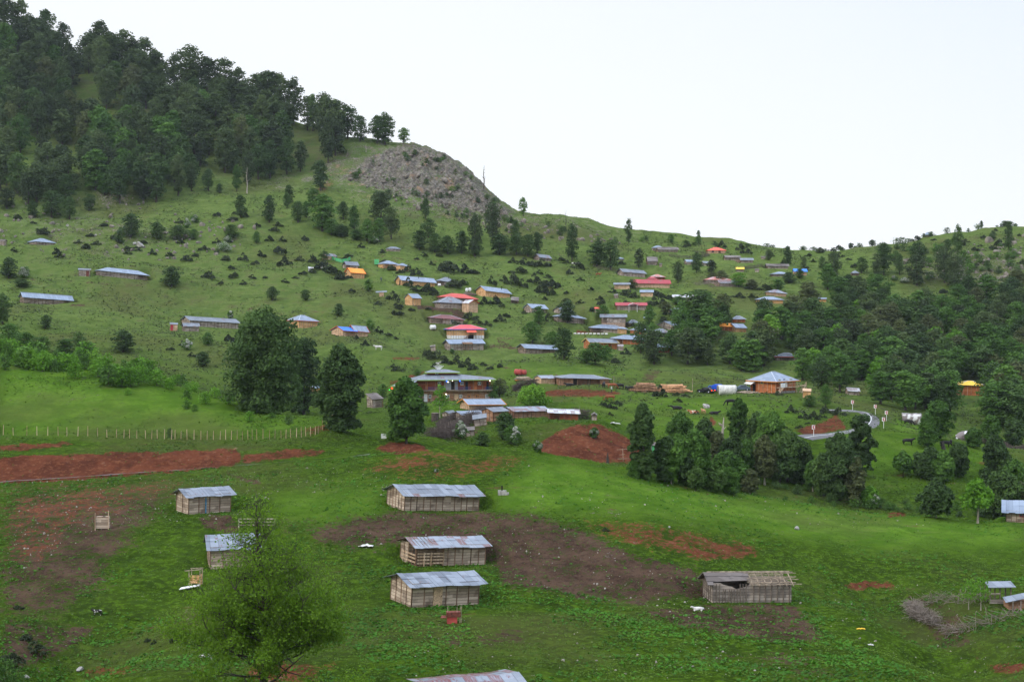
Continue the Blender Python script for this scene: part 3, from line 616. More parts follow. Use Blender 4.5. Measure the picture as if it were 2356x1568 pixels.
    for d in (door or ()):
        u, w_, mt = d[:3]; hh = min(h*.86, 1.95); db = MB(); x = X0+L*u; yy = -.09 if not (porch and porch[0] < u < porch[1]) else porch[2]-.06
        db.box(x-w_/2, x+w_/2, yy, yy+.05, .02, hh); do = db.build('door', M[mt], e)
        if near:
            hb_ = MB(); hb_.box(x+w_/2-.14, x+w_/2-.09, yy-.04, yy-.002, hh*.5, hh*.5+.12); hb_.build('handle', M['dark'], do)
    for d in (wdoor or ()):     # door in the side wall
        v, w_, mt = d; db = MB(); xs = (X0-.10, X0-.04) if a >= 0 else (X1+.04, X1+.10)
        db.box(xs[0], xs[1], W*v-w_/2, W*v+w_/2, .02, min(h*.9, 1.9)); db.build('door', M[mt], e)
    for wd in (win or ()):
        u, w_, hh = wd[:3]; z = h*(wd[3] if len(wd) > 3 else .42); fbm = MB(); x = X0+L*u; yy = -.10 if not (porch and porch[0] < u < porch[1]) else porch[2]-.08
        fbm.box(x-w_/2-.08, x+w_/2+.08, yy, yy+.06, z-.08, z+hh+.08); f_ = fbm.build('window', M[wd[4] if len(wd) > 4 else 'white'], e)
        pm = MB(); pm.box(x-w_/2, x-.03, yy-.012, yy-.002, z, z+hh); pm.box(x+.03, x+w_/2, yy-.012, yy-.002, z, z+hh); pm.build('pane', M['glass'], f_)
    for (u, v) in (chim or ()):
        cb = MB(); x = X0+L*u; zc = h+rise*(1-abs(2*v-1)); cb.tube([(x, W*v, zc-.2),(x, W*v, zc+.7)], .09, 8); cb.tube([(x, W*v, zc+.7),(x, W*v, zc+.8)], .15, 8); cb.build('stovepipe', M['dark'], e)
    if extra: extra(e, X0, X1, W, h, rise, s)
    return e, X0, X1, W, h, rise, s
H = house
SH = dict(cat='hut', name='hut'); BN = dict(cat='barn', name='barn')
# ---- left slope
H('dark wooden hut cut by the left edge of the photo',-16,9,14,565,554,544,'gable','r_plank','w_grey',-35,2,**SH)
H('grey blue hip roofed house alone near the left edge',66,84,124,563,555,546,'hip','r_blue','w_grey',22,3)
H('tiny plank shed left of the long barn with the open slatted end',180,181,206,635,620,616,'shed','r_grey','w_grey',0,2,door=[(.78,.9,'rustbrown')],**SH)
H('long pale roofed barn with an open slatted right end',214,229,338,634,621.5,612,'hip','r_blue','w_grey',12,5.5,W=6,porch=(.80,1,1.6),land='long barn with the slatted end',**BN)
H('long weathered barn lowest on the far left slope',46,54,161,697,683,671,'gable','r_blue','w_dark',18,4,porch=(.84,1,1.4),land='lowest barn on the far left slope',**BN)
H('long barn running behind the huge dark tree crown',418,437,548,750,736,726,'gable','r_grey','w_grey',25,3.5,land='barn behind the huge tree',**BN)
H('small grey shed standing in front of the long barn by the huge tree',421,424,457,762,750,742,'gable','r_grey','w_grey',10,1,W=3.5,**SH)
H('narrow outhouse with a red door left of the small grey shed',390,391,407,760,745,741,'shed','r_grey','w_pale',0,3,door=[(.25,.8,'door_red')],**SH)
H('orange walled house with a pale blue hip roof and red eaves',656,688,730,754,737,722.5,'hip','r_blue','w_orange',28,3,trim='red',batt=.8,land='orange house with the blue hip roof')
H('long pale roofed house behind the bright blue roofed one',800,815,846,772,761,746,'gable','r_blue','w_pale',30,5,trim='red',d0=380)
H('small house with a bright blue roof front and red eaves',763,789,821,773,760,749.5,'gable','r_bblue','w_pale',36,4,trim='red',porch=(.2,1,1.),d0=380,land='bright blue roofed house')
H('small grey hut at the upper end of the green netting fence',742,752,773,597,588,582,'gable','r_grey','w_pale',40,2,**SH)
H('grey metal roofed barn just above the orange roofed cabin',789,797,824,617,609,600,'gable','r_grey','w_grey',24,3,porch=(0,.3,1.),**BN)
H('small wooden cabin with a bright orange roof',794,807,838,640,627,615,'gable','r_orange','w_orange',30,3,trim='red',batt=.9,land='orange roofed cabin',cat='cabin',name='cabin')
H('white little outhouse left of the orange roofed cabin',708,709,720,625,616,612,'shed','r_white','white',0,4,**SH)
H('wide hip roofed farmhouse with an open porch at its left end',869,885,915,617,606,598,'hip','r_blue','w_orange',24,2,porch=(0,.35,1.2),land='hip roofed farmhouse with the upper room')
H('raised upper room rising behind the wide hip roofed farmhouse',889,893,920,603,597.5,592.5,'hip','r_grey','w_grey',15,1,d0=540)
H('small projecting wing at the right end of the wide hip roofed farmhouse',911,921,940,623,610,604,'hip','r_blue','w_orange',35,4)
H('long orange walled house with a plain pale blue roof above the juniper patch',914,924,1001,656,644,633,'gable','r_blue','w_orange',20,4,W=6,chim=[(.55,.3)],wdoor=[(.3,1.,'dark')],batt=1.,land='long blue roofed house')
H('grey hip roofed house touching the right end of the long orange walled one',1005,1012,1048,657,645,634,'hip','r_grey','w_grey',14,8,W=7,porch=(0,.25,1.5),chim=[(.6,.4)])
H('long house with bright orange boards and a pale roof above the red roofs',1094,1117,1173,682,668,656.5,'gable','r_blue','w_orange',30,6,batt=1.,chim=[(.75,.3)],land='long house above the red roofs')
H('small orange cabin with a blue roof beside the earth cut',932,948,968,702,685,674.5,'gable','r_blue','w_orange',34,1,batt=.7,cat='cabin',name='cabin',land='small orange cabin')
H('long red roofed house behind the grey hip roof',1004,1022,1098,697,682,671.5,'hip','r_red','w_dark',18,4,W=7.5,d0=450,land='long red roofed house')
H('grey hip roofed house in front of the long red roof',1001,1012,1070,708,695,681,'hip','r_grey','w_grey',14,2,W=8,land='grey hip roofed house below the red roof')
H('gabled porch room with red posts at the right end of the grey hip roofed house',1068,1079,1099,718.5,697,687,'fg','r_white','w_pale',28,1,trim='red',batt=.5,W=5)
H('maroon hip roofed house with a glazed left corner',989,993,1065,743,730,721,'hip','r_maroon','w_grey',10,4,W=7,porch=(0,.35,.8),win=[(.65,.9,1.,.35)],land='maroon roofed house')
def red_extra(e, X0, X1, W, h, rise, s):
    m = MB(); xm = (X0+X1)/2+1.; m.slab([(xm-1.6,-2.,h-1.1),(xm+1.6,-2.,h-1.1),(xm+1.6,-.1,h-.3),(xm-1.6,-.1,h-.3)], .06); m.build('awning', M['r_scarlet'], e)
    m = MB()
    for i in range(9): m.box(xm-2.6+i*.25, xm-2.3+i*.25, -1.2, -.15, -.2+i*.2, -.1+i*.2)
    for x in (xm-1.3, xm+1.3): m.box(x-.06, x+.06, -1.85, -1.73, -.4, h-1.)
    m.box(xm-.2, xm+1.4, -1.8, -.15, 1.45, 1.52); m.build('staircase', M['batten'], e)
    m = MB(); m.box(xm-.9, xm+.9, -.12, -.06, .02, 1.3); m.build('doorway', M['dark'], e)
H('tall house with a rose red hip roof, blue eaves and a white base',1027,1038,1114,779,757,746,'hip','r_pink','w_orange',12,0,W=7.5,trim='blue',plinth=1.1,batt=.8,extra=red_extra,land='red roofed house with blue eaves',ox=.8)
def porch_extra(e, X0, X1, W, h, rise, s):
    m = MB(); xm = X0+(X1-X0)*.50
    for x in (xm-1.5, xm, xm+1.5): m.box(x-.06, x+.06, -1.15, -1.03, -.3, h-.1)
    for z in (.1, .5, .9): m.box(xm-1.5, xm+1.5, -1.12, -1.06, z, z+.08)
    m.slab([(xm-1.7,-1.3,h-.25),(xm+1.7,-1.3,h-.25),(xm+1.7,.2,h+.25),(xm-1.7,.2,h+.25)], .05); m.build('porch', M['batten'], e)
H('grey boarded barn with a centre porch just below the rose red roof',1027,1036,1113,805.5,790,779.5,'gable','r_blue','w_grey',18,0,W=6,extra=porch_extra,land='grey barn with the centre porch',**BN)
H('crooked leaning outhouse left of the grey barn with the centre porch',991,992,1003,808,797,794,'shed','r_plank','w_grey',0,-9,base=.4,**SH)
H('little plank shed with a projecting flat roof alone on the slope',872,873,883,682,672,668,'shed','r_grey','w_pale',0,-3,ox=1.2,**SH)
# ---- centre of the village
H('blue roofed house with an open right porch beside the gully',1206,1223,1258,719,708,697.5,'gable','r_blue','w_grey',30,3,porch=(.8,1,1.),land='blue roofed house by the gully')
H('grey gabled house behind the pale hip roofed one in the village centre',1274,1290,1316,721,713.5,704.7,'gable','r_grey','w_grey',34,5,d0=455)
H('pale hip roofed house half behind a bush in the village centre',1276,1284,1345,740,727,717.5,'hip','r_blue','w_grey',14,5,W=7,porch=(.8,1,1.4),land='pale hip roofed house in the centre')
H('long grey barn with a sagging pale roof on the lower slope',1193,1209,1281,813,800,790,'gable','r_blue','w_dark',24,3,W=6,porch=(.55,1,1.),land='long grey barn on the lower slope',**BN)
H('grey house with a patched roof and an open left porch',1383,1384,1439,741.5,729,722,'gable','r_grey','w_grey',0,0,W=5,porch=(0,.22,2.),land='house with the open left porch')
H('long hip roofed house with an open slatted left end and orange right end',1357,1362,1441,764,753,744,'hip','r_blue','w_grey',8,3,W=7,porch=(0,.28,2.),land='long hip roofed house with the orange end')
H('bright orange boarded room under the right end of the long hip roof',1420,1424,1441,767,755,751,'hip','r_blue','w_orange',8,3,W=3.5,batt=.6,name='house_extension')
H('small twisted roofed hut right of the long hip roofed house',1441,1447,1472,752.7,742,734,'hip','r_grey','w_grey',14,4,W=5,porch=(.5,1,1.),**SH)
H('hip roofed orange house below the twisted roofed hut',1450,1466,1492,768,759,750,'hip','r_blue','w_house',26,4)
H('grey hip roofed house on stilts with an open right porch',1502,1505,1540,774.5,763,754,'hip','r_grey','w_grey',10,3,W=6,porch=(.4,1,1.4))
H('red brown walled house with a pale hip roof in the tree gap',1410,1415,1487,790,778,768,'hip','r_blue','w_house',10,3,W=7,porch=(0,.25,1.5),d0=405,land='red brown house in the tree gap')
H('orange house with a pale roof edged yellow on the lower slope',1343,1358,1420,801.5,787,777,'gable','r_grey','w_house',24,2,trim='yellow',porch=(.55,.8,1.),land='orange house with yellow eaves')
H('tiny grey shed at the right end of the yellow edged house',1421,1422,1434,806,795,792,'shed','r_white','w_grey',0,0,**SH)
H('white roofed grey house showing its broad front gable',1524,1548,1566,758,749,738,'gable','r_blue','w_grey',50,1,W=7.5,land='house with the broad front gable')
H('dark red shed under trees with a pale lean roof',1514,1515,1556,811,797,790,'gable','r_blue','w_red',0,0,W=4,porch=(0,.5,1.5))
H('two small roofs of a hut among the village bushes',1480,1481,1492,741,731,727,'shed','r_blue','w_grey',0,2,**SH)
H('tiny flat roofed hut above the house with the broad front gable',1490,1491,1499,727,721,718,'shed','r_blue','w_grey',0,0,**SH)
H('crimson roofed complex of pale boards, widest of the crimson roofs',1457,1460,1540,661,651,644.5,'gable','r_crimson','w_pale',6,1,W=6,land='wide crimson roofed house',rise=1.3)
H('crimson capped lookout room on top of the wide crimson roofed house',1488,1489,1512,651,641,636,'hip','r_crimson','w_pale',3,0,W=4,base=1.,d0=520)
H('half red half grey roofed house just behind the crimson complex',1496,1497,1529,645,636,630,'hip','r_redgrey','w_red',5,1,W=6,d0=540,porch=(0,.4,1.))
H('small pale boarded shed left of the crimson complex',1413,1414,1448,664.5,654,649.5,'gable','r_grey','w_pale',0,0,W=4.5,porch=(0,.25,1.),**SH)
H('orange boarded cabin with a blue roof below the crimson complex',1473,1474,1502,682,671.5,666,'gable','r_blue','w_pale',0,0,W=4,cat='cabin',name='cabin')
H('tiny tilted hut in the middle of the grass between two junipers',1413,1414,1423,686.6,679,676,'shed','r_plank','w_grey',0,-8,base=.4,**SH)
def wg_extra(e, X0, X1, W, h, rise, s):
    m = MB(); xm = (X0+X1)/2+.4
    for x in (xm-1.4, xm+1.4): m.box(x-.06, x+.06, -1.5, -1.38, -.6, h-.1)
    m.slab([(xm-1.7,-1.6,h-.1),(xm,-1.6,h+.7),(xm,.5,h+.7),(xm-1.7,.5,h-.1)], .05); m.slab([(xm,-1.6,h+.7),(xm+1.7,-1.6,h-.1),(xm+1.7,.5,h-.1),(xm,.5,h+.7)], .05); m.build('porch', M['white'], e)
H('long crimson roofed house with a white gabled porch in its middle',1418,1420,1486,713,702,695,'gable','r_crimson','w_grey',4,0,W=5,extra=wg_extra,land='crimson house with the white porch')
H('tiny outhouse with an orange red roof left of the white porched house',1367,1368,1380,718.5,709,705,'shed','r_scarlet','w_grey',0,3,**SH)
H('faded red roofed house behind the rusty grey one on the upper right slope',1621,1623,1680,655,646,639,'hip','r_redgrey','w_grey',5,1,W=6,d0=530,land='faded red roofed house')
H('rusty grey roofed barn in front of the faded red roof',1653,1656,1700,659,650,643,'gable','r_rusty','w_grey',8,1,W=5,**BN)
H('low yellow roofed shelter on the upper right slope',1693,1694,1711,625,620.5,616,'gable','r_yellow','w_grey',0,1,W=4,name='shelter',cat='shelter')
H('tiny hut right of the yellow roofed shelter',1736,1737,1746,625.5,620,617,'shed','r_plank','w_grey',0,0,**SH)
H('tiny dark hut near the tall tree below the saddle',1750,1751,1762,596,591,588,'shed','r_plank','w_grey',0,0,**SH)
H('patched white and blue roofed long house half hidden by the dark tree',1549,1551,1615,692,683,677,'gable','r_white','w_grey',4,0,W=5,porch=(0,.35,1.2))
H('small grey hip roofed house left of the dark village tree',1540,1543,1574,721,713,707,'hip','r_grey','w_grey',8,1,W=5,porch=(0,.4,1.))
H('dark orange house with a grey roof above the orange roofed one at the wood edge',1684,1686,1714,741,735,727,'hip','r_grey','w_house',6,0,W=5)
H('bright orange roofed house at the edge of the right wood',1656,1657,1684,760,750.5,742.5,'gable','r_orange','w_house',0,0,W=5,land='orange roofed house at the wood edge')
H('blue roofed house right against the orange roof at the wood edge',1682,1692,1716,763,753,743,'gable','r_blue','w_orange',26,2,W=5.5)
# ---- below the saddle
H('grey blue roofed hut at the left end of the top row under the saddle',1500,1504,1526,575.5,570,565,'hip','r_blue','w_grey',15,0,**SH)
H('long plank roofed barn on the top row under the saddle',1512,1516,1559,579.5,574,568,'gable','r_plank','w_grey',8,1,W=6,land='plank roofed barn under the saddle',**BN)
H('pale house with a scarlet hip roof highest under the saddle',1626,1628,1668,583,575.5,568.5,'hip','r_scarlet','w_pale',4,0,W=7,win=[(.3,.9,.9,.35,'door_d')],door=[(.68,1.,'door_d')],land='scarlet roofed house under the saddle')
H('plank roofed grey barn right of the scarlet roofed house',1667,1670,1702,598,592,587,'gable','r_plank','w_grey',8,1,W=5,**BN)
H('small barn with a bluish flat looking roof at the right of the saddle row',1703,1705,1732,604.4,598,593,'gable','r_grey','w_grey',5,0,W=5,**BN)
H('small blue roofed barn half behind the dark round tree under the saddle',1575,1580,1602,608.7,601.5,596.5,'gable','r_blue','w_grey',18,1,**BN)
H('small grey hut just right of the dark round tree under the saddle',1616,1618,1635,611,606,601.5,'gable','r_grey','w_grey',8,2,W=4,**SH)
H('tall dark plank roofed barn beside bare trees under the saddle',1489,1491,1512,609,601,590,'gable','r_plank','w_grey',5,1,W=7,**BN)
H('tiny upright hut right of the tall plank roofed barn',1516,1517,1523,614,607,605,'shed','r_plank','w_grey',0,0,**SH)
H('long grey blue roofed barn at the end of the stick fence',1420,1434,1484,634.7,625,617,'gable','r_grey','w_grey',22,4,W=6,land='long barn at the stick fence',**BN)
H('tiny house with a light blue roof patch beside the twin dark trees',1421,1423,1435,599,594.5,591.5,'hip','r_blue','w_grey',10,0,W=3.5,**SH)
H('low hut with a grey roof on the slope edge under the round trees',1228,1240,1267,598.6,591,583,'gable','r_grey','w_grey',26,6,**SH)
H('long plank roofed barn at the edge of the right hill',1763,1766,1812,617.5,611,606,'gable','r_plank','w_grey',6,1,W=5,**BN)
H('pale blue hip roofed house left of the bright blue roof',1775,1778,1815,636,629.5,624.5,'hip','r_blue','w_grey',8,0,W=6)
H('house with a vivid blue roof on the upper right slope',1825,1828,1855,633,624,617.5,'gable','r_bblue','w_pale',6,1,W=5,land='vivid blue roofed house')
H('rust striped hip roofed house above the orange walled one on the right',1765,1768,1808,679,671,663.5,'hip','r_rusty','w_pale',10,5,W=6)
H('pale blue hip roofed house with orange walls at the wood edge',1740,1743,1800,697,688,681,'hip','r_blue','w_orange',6,1,W=6,land='pale blue roofed house at the wood edge')
H('lonely small grey hip roofed hut between trees on the right hill',1959,1961,1976,634,628,622.5,'hip','r_grey','w_dark',8,0,W=4.5,**SH)
H('blue roof of a house in the upper part of the right wood',1880,1881,1900,694,687,684,'gable','r_blue','w_orange',0,0,W=4)
H('small house with a blue roof sunk in the middle of the right wood',1880,1881,1898,764.5,757,750,'gable','r_blue','w_house',0,0,W=5)
H('grey hip roofed house with red eaves at the foot of the right wood',1783,1786,1835,829,820,810,'hip','r_grey','w_grey',4,0,W=7,trim='red',porch=(.2,.8,1.2),land='hip roofed house with red eaves')
H('white roofed shack at the end of the upper road',1948,1951,1976,907,900,892,'gable','r_white','w_grey',10,4,W=4,**SH)
H('yellow roofed orange house inside the right wood',2197,2205,2262,908,884,873,'hip','r_yellow','w_house',8,2,W=7,land='yellow roofed house in the wood')
H('skyline hut with a pale roof on the right ridge',2124,2128,2145,538,532,526,'hip','r_blue','w_grey',12,0,W=4.5,**SH)
H('low dark open shack with a heap of boards in front of the gully',1174,1176,1192,697,690,682,'gable','r_plank','w_dark',0,4,W=4,porch=(.1,.9,1.5),**SH)
H('blue white roofed house half hidden between the two big left trees',716,720,752,912,891,882,'hip','r_blue','w_orange',8,0,W=5,d0=345)
H('old brown shack left of the tree in front of the hotel',851,858,881,938,918,905,'shed','r_plank','w_grey',20,-3,W=4,porch=(.3,1,.8),**SH)
# ---- farms on the shelf
H('small barn with yellow and orange roof sheets left of the cattle farm',1230,1246,1277,882,869.5,862,'gable','r_rusty','w_pale',28,1,land='barn with yellow and orange sheets',**BN)
H('long cattle farm house with a pale patched roof and a posted porch',1278,1289,1402,886,868,858.7,'hip','r_grey','w_mill',12,2,W=7,porch=(.36,.82,1.8),door=[(.30,1.,'dark'),(.62,1.,'door_d')],land='long cattle farm house',ox=.5)
H('open hay barn with a bright bluish white roof below the red hotel',1065,1080,1158,942.6,930,916,'gable','r_blue','w_pale',20,1,W=6,trim='orange',porch=(.2,.95,1.3),d0=300,land='open hay barn below the hotel',**BN)
H('small pale roofed shed left end of the row below the hay barn',1028,1036,1052,960,953,944,'gable','r_grey','w_grey',25,-4,W=4,d0=290,**SH)
H('grey barn with a long bluish white roof beside the brush fence',1051,1064,1112,965.7,953,944,'gable','r_blue','w_grey',22,0,W=5,d0=280,land='grey barn by the brush fence',**BN)
H('tall gabled brown barn at the top of the brush fence',1118,1135,1168,970,945.7,936,'gable','r_grey','w_mill',30,-1,W=4.5,d0=270,land='tall gabled brown barn',**BN)
H('lean to shed below the tall gabled barn',1090,1092,1121,980.6,963,955,'shed','r_grey','w_grey',0,-8,W=3,d0=265,base=1.5,**SH)
H('small board crate hut below the brush fence',1072,1073,1092,1003,988,985,'shed','r_plank','w_grey',0,-4,W=2,d0=262,base=1.,**SH)
H('long barn with a rust patched roof on top of the bare red mound',1166,1184,1262,962,945,934,'gable','r_rusty','w_mill',26,1,W=5.5,d0=268,batt=.9,land='rust patched barn on the mound',**BN)
H('collapsing shed with a white and rust roof right of the rust patched barn',1262,1264,1330,964,948,938,'gable','r_white','w_red',4,2,W=5,d0=268,porch=(0,.35,1.),**SH)
H('small grey gabled hut at the right end of the mound row',1360,1361,1373,966,954,946,'fg','r_plank','w_grey',0,0,W=3,d0=268,**SH)
def fh_extra(e, X0, X1, W, h, rise, s):
    # upper storey balcony, stairs, windows, doors, side wall windows
    def part(nm, mt, f, par=e): m = MB(); f(m); return m.build(nm, M[mt], par)
    zf = h*.46; L = X1-X0
    part('foundation_wall', 'stone', lambda m: m.box(X0-.06, X1-.3, -.10, -.02, -1.2, zf*.35))
    part('balcony', 'batten_l', lambda m: [m.box(X0+.2, X1, -1.3, -.1, zf-.12, zf)]+[m.box(x-.03, x+.03, -1.3, -1.24, zf, zf+.9) for x in np.linspace(X0+.25, X1, 12)]+[m.box(X0+.2, X1, -1.31, -1.23, zf+.86, zf+.93)]+[m.bar((x,-1.2,-.8),(x+.3,-1.2,zf-.1),.1) for x in (X1-1.2,)])
    part('staircase', 'batten_l', lambda m: [m.bar((X0-2.2,-1.9,-.7),(X0+.7,-1.9,zf), .12,.3), m.bar((X0-2.2,-1.2,-.7),(X0+.7,-1.2,zf), .12,.3)]+[m.box(X0-2.2+i*.29, X0-1.95+i*.29, -1.9, -1.2, -.6+i*(zf+.6)/10, -.52+i*(zf+.6)/10) for i in range(10)])
    part('staircase', 'batten_l', lambda m: [m.bar((X1+.1,-1.3,-1.),(X1+2.6,-1.3,zf+.3), .12,.25), m.bar((X1+.1,-.5,-1.),(X1+2.6,-.5,zf+.3), .12,.25), m.box(X1+.2, X1+3., -1.3, -.2, zf+.1, zf+.2), m.bar((X1+2.9,-1.2,-1.),(X1+2.9,-1.2,zf+1.),.1), m.bar((X1+.4,-1.3,.1),(X1+2.8,-1.3,zf+1.1),.06)])
    f = part('window', 'yellowtrim', lambda m: m.box(X0+L*.12, X0+L*.22, -.16, -.06, zf+.9, zf+2.)); part('pane', 'glass', lambda m: m.box(X0+L*.135, X0+L*.205, -.175, -.162, zf+1., zf+1.9), f)
    f = part('window', 'yellowtrim', lambda m: m.box(X0+L*.68, X0+L*.82, -.16, -.06, zf+.9, zf+2.)); part('pane', 'glass', lambda m: m.box(X0+L*.70, X0+L*.80, -.175, -.162, zf+1., zf+1.9), f)
    part('door', 'dark', lambda m: m.box(X0+L*.36, X0+L*.45, -.12, -.05, zf, zf+2.)); part('door', 'white', lambda m: m.box(X0+L*.46, X0+L*.56, -.14, -.05, zf, zf+2.))
    part('sign_board', 'white', lambda m: m.box(X0+.25, X0+2.1, -1.42, -1.34, zf+.02, zf+1.1))
    f = part('window', 'yellowtrim', lambda m: m.box(X0-.14, X0-.05, W*.48, W*.60, zf+.7, zf+1.9)); part('pane', 'glass', lambda m: m.box(X0-.152, X0-.142, W*.50, W*.58, zf+.8, zf+1.8), f)
    part('door', 'dark', lambda m: m.box(X0-.13, X0-.05, W*.80, W*.90, .1, 2.1)); part('canopy', 'tarp_w', lambda m: m.slab([(X0-2.2,W*.78,h-1.3),(X0-.3,W*.78,h-.6),(X0-.3,W*1.06,h-.5),(X0-2.2,W*1.06,h-1.1)], .05))
H('two storey orange wooden house with a pale blue hip roof and outside stairs',1727,1785,1830,905,877,862.5,'hip','r_blue','w_house',52,0,trim='orange',extra=fh_extra,batt=1.2,fnd='w_house',base=.6,land='two storey orange house',ox=.9,oy=.9,rise=1.9)
H('small orange shed at the foot of the right stairs of the two storey house',1846,1847,1864,915,898,896,'shed','w_pale','w_orange',0,3,W=2.5,d0=340,**SH)
# ------------------------------------------------------------------ trees
def leaf_cloud(rs, C, NRM, size, tint, up=.35):
    """one bent leaf clump (two triangles sharing an edge) per centre"""
    n = len(C)
    d = rs.normal(size=(n,3))*.8 + NRM*.9; d[:,2] += up
    d /= np.linalg.norm(d, axis=1)[:,None]+1e-9
    a = np.cross(d, rs.normal(size=(n,3))); a /= np.linalg.norm(a, axis=1)[:,None]+1e-9
    b = np.cross(d, a); s = (size*(.55+rs.rand(n)*.9))[:,None]
    r1 = 1+.5*(rs.rand(n,1)-.5); 
    P = np.stack([C-a*s*r1, C-b*s*.6+d*s*.12, C+a*s*r1*.9, C+b*s*.7-d*s*.1], 1)
    return P.reshape(-1,3), np.arange(n*4).reshape(n,4), np.repeat(tint, 4)
def tree_mesh(name, seed, H, Wd, nleaf, lsize, trunk_frac=.12, shape='oval', nbl=34, mats=None, gaps=0., lean=0., trunk_r=None, droop=0.):
    """returns (trunk mesh builder, leaves V,F,tint)"""
    rs = np.random.RandomState(seed); r_ = random.Random(seed)
    z0 = H*trunk_frac; hc = H-z0
    def env(t):     # crown half width at relative height t
        if shape == 'oval': return math.sin(math.pi*min(1,max(0,(t*.80+.13))))**.5
        if shape == 'col': return .92*math.sin(math.pi*min(1,max(0,(t*.9+.07))))**.40
        if shape == 'cone': return max(.05, (1-t)**.62*(.55+.45*min(1,t*5)))
        if shape == 'round': return math.sin(math.pi*min(1,max(0,t*.84+.10)))**.5
        if shape == 'wide': return math.sin(math.pi*min(1,max(0,t*.80+.16)))**.6
        if shape == 'bush': return (max(0,1-t))**.45
        return 1
    blobs = []
    for i in range(nbl):
        t = (i+.5)/nbl; t = t**.9
        w_ = env(t)*Wd/2*r_.uniform(.74,1.14); a = i*2.4+r_.uniform(-.5,.5)
        rr = w_*r_.uniform(.45,.80) if i < nbl-2 else 0
        br = Wd*r_.uniform(.14,.27)*(.55+.5*env(t))*(1. if nbl < 44 else .78)
        if r_.random() < gaps: continue
        blobs.append((rr*math.cos(a)+lean*t*H, rr*math.sin(a), z0+t*hc*.90+r_.uniform(-.04,.04)*H, br, br*r_.uniform(.8,1.35), r_.random()))
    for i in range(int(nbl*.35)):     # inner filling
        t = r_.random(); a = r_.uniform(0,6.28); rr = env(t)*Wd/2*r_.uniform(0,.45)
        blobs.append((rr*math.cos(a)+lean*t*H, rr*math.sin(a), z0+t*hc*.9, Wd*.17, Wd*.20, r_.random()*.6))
    B = np.array(blobs); wt = B[:,3]**2; wt /= wt.sum()
    k = rs.choice(len(B), nleaf, p=wt)
    d = rs.normal(size=(nleaf,3)); d /= np.linalg.norm(d, axis=1)[:,None]
    lowf = d[:,2] < -.35
    d[lowf,2] *= -.3
    rad = (.55+.5*rs.rand(nleaf)**.55)
    C = B[k,:3] + d*np.stack([B[k,3],B[k,3],B[k,4]],1)*rad[:,None]
    C[:,2] -= droop*np.hypot(C[:,0]-lean*C[:,2], C[:,1])
    C[:,2] = np.maximum(C[:,2], .12*H*.2)
    tint = np.clip(.30*B[k,5]+.30*rs.rand(nleaf)+.40*np.clip(.5+d[:,2]*.5,0,1), 0, 1)  # leaves facing up get a lighter tint: top light painted into the crown
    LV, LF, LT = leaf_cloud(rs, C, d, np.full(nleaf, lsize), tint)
    tb = MB(); tr = trunk_r or H*.018
    pts = [(0,0,-.6)]+[(lean*H*t+math.sin(t*5+seed)*H*.008, math.cos(t*4+seed)*H*.008, H*t) for t in (.0,.1,.25,.45,.65,.85)]
    tb.tube(pts, [tr*1.7, tr*1.35, tr, tr*.85, tr*.6, tr*.38, tr*.12], 7)
    for b in blobs[::3]:
        zb = max(z0*.8, b[2]-Wd*.25); s = (lean*zb, 0, min(zb, H*.8))
        mid = ((s[0]+b[0])/2, b[1]/2, (s[2]+b[2])/2-.02*H)
        tb.tube([s, mid, (b[0],b[1],b[2])], [tr*.4, tr*.25, tr*.07], 5)
    return tb, (LV, LF, LT)
def finish_mesh(name, tb, L, bark, leaf, joined):
    LV, LF, LT = L
    def tinted(me, nv0):
        a = me.attributes.new('tint', 'FLOAT', 'POINT'); v = np.zeros(len(me.vertices), np.float32); v[nv0:] = LT; a.data.foreach_set('value', v)
    if not joined:
        tm = mesh_np(name+' trunk', tb.v, tb.f, [bark], None, True); cm = mesh_np(name+' crown', LV, LF, [leaf]); tinted(cm, 0)
        return tm, cm
    # one mesh: trunk quads + leaves
    Fq = [f for f in tb.f if len(f) == 4]; nv = len(tb.v)
    V = np.concatenate([np.array([tuple(v) for v in tb.v]), LV]); Fa = np.concatenate([np.array(Fq), LF+nv])
    mi = np.concatenate([np.zeros(len(Fq)), np.ones(len(LF))])
    me = mesh_np(name, V, Fa, [bark, leaf], mi); tinted(me, nv)
    return me
SHAPES = ['oval','col','round','oval','col','round','oval','wide']
FAR = {}
def far_template(kind, leafm, bark='bark', n=5, H=16, W=9, nleaf=2700, ls=.36, shapes=SHAPES, tf=.10):
    L = []
    for i in range(n):
        sh = shapes[i % len(shapes)]
        w_ = W*(.8 if sh == 'col' else 1.)
        tb, L_ = tree_mesh(kind, 100+i*7+abs(hash_s(kind))%50, H, w_, nleaf, ls, tf, sh, (22,40,30,52,34)[i%5], gaps=(0,.12,.05,.2)[i%4])
        L.append((finish_mesh(kind+' form', tb, L_, M[bark], M[leafm], True), H, w_))
    FAR[kind] = L
def hash_s(s): return sum(ord(c)*(i+3) for i, c in enumerate(s))
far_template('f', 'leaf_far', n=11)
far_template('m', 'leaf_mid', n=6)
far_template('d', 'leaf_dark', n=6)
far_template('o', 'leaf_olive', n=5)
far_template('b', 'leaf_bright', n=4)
THINGS = []     # every placed plant, to be labelled at the end
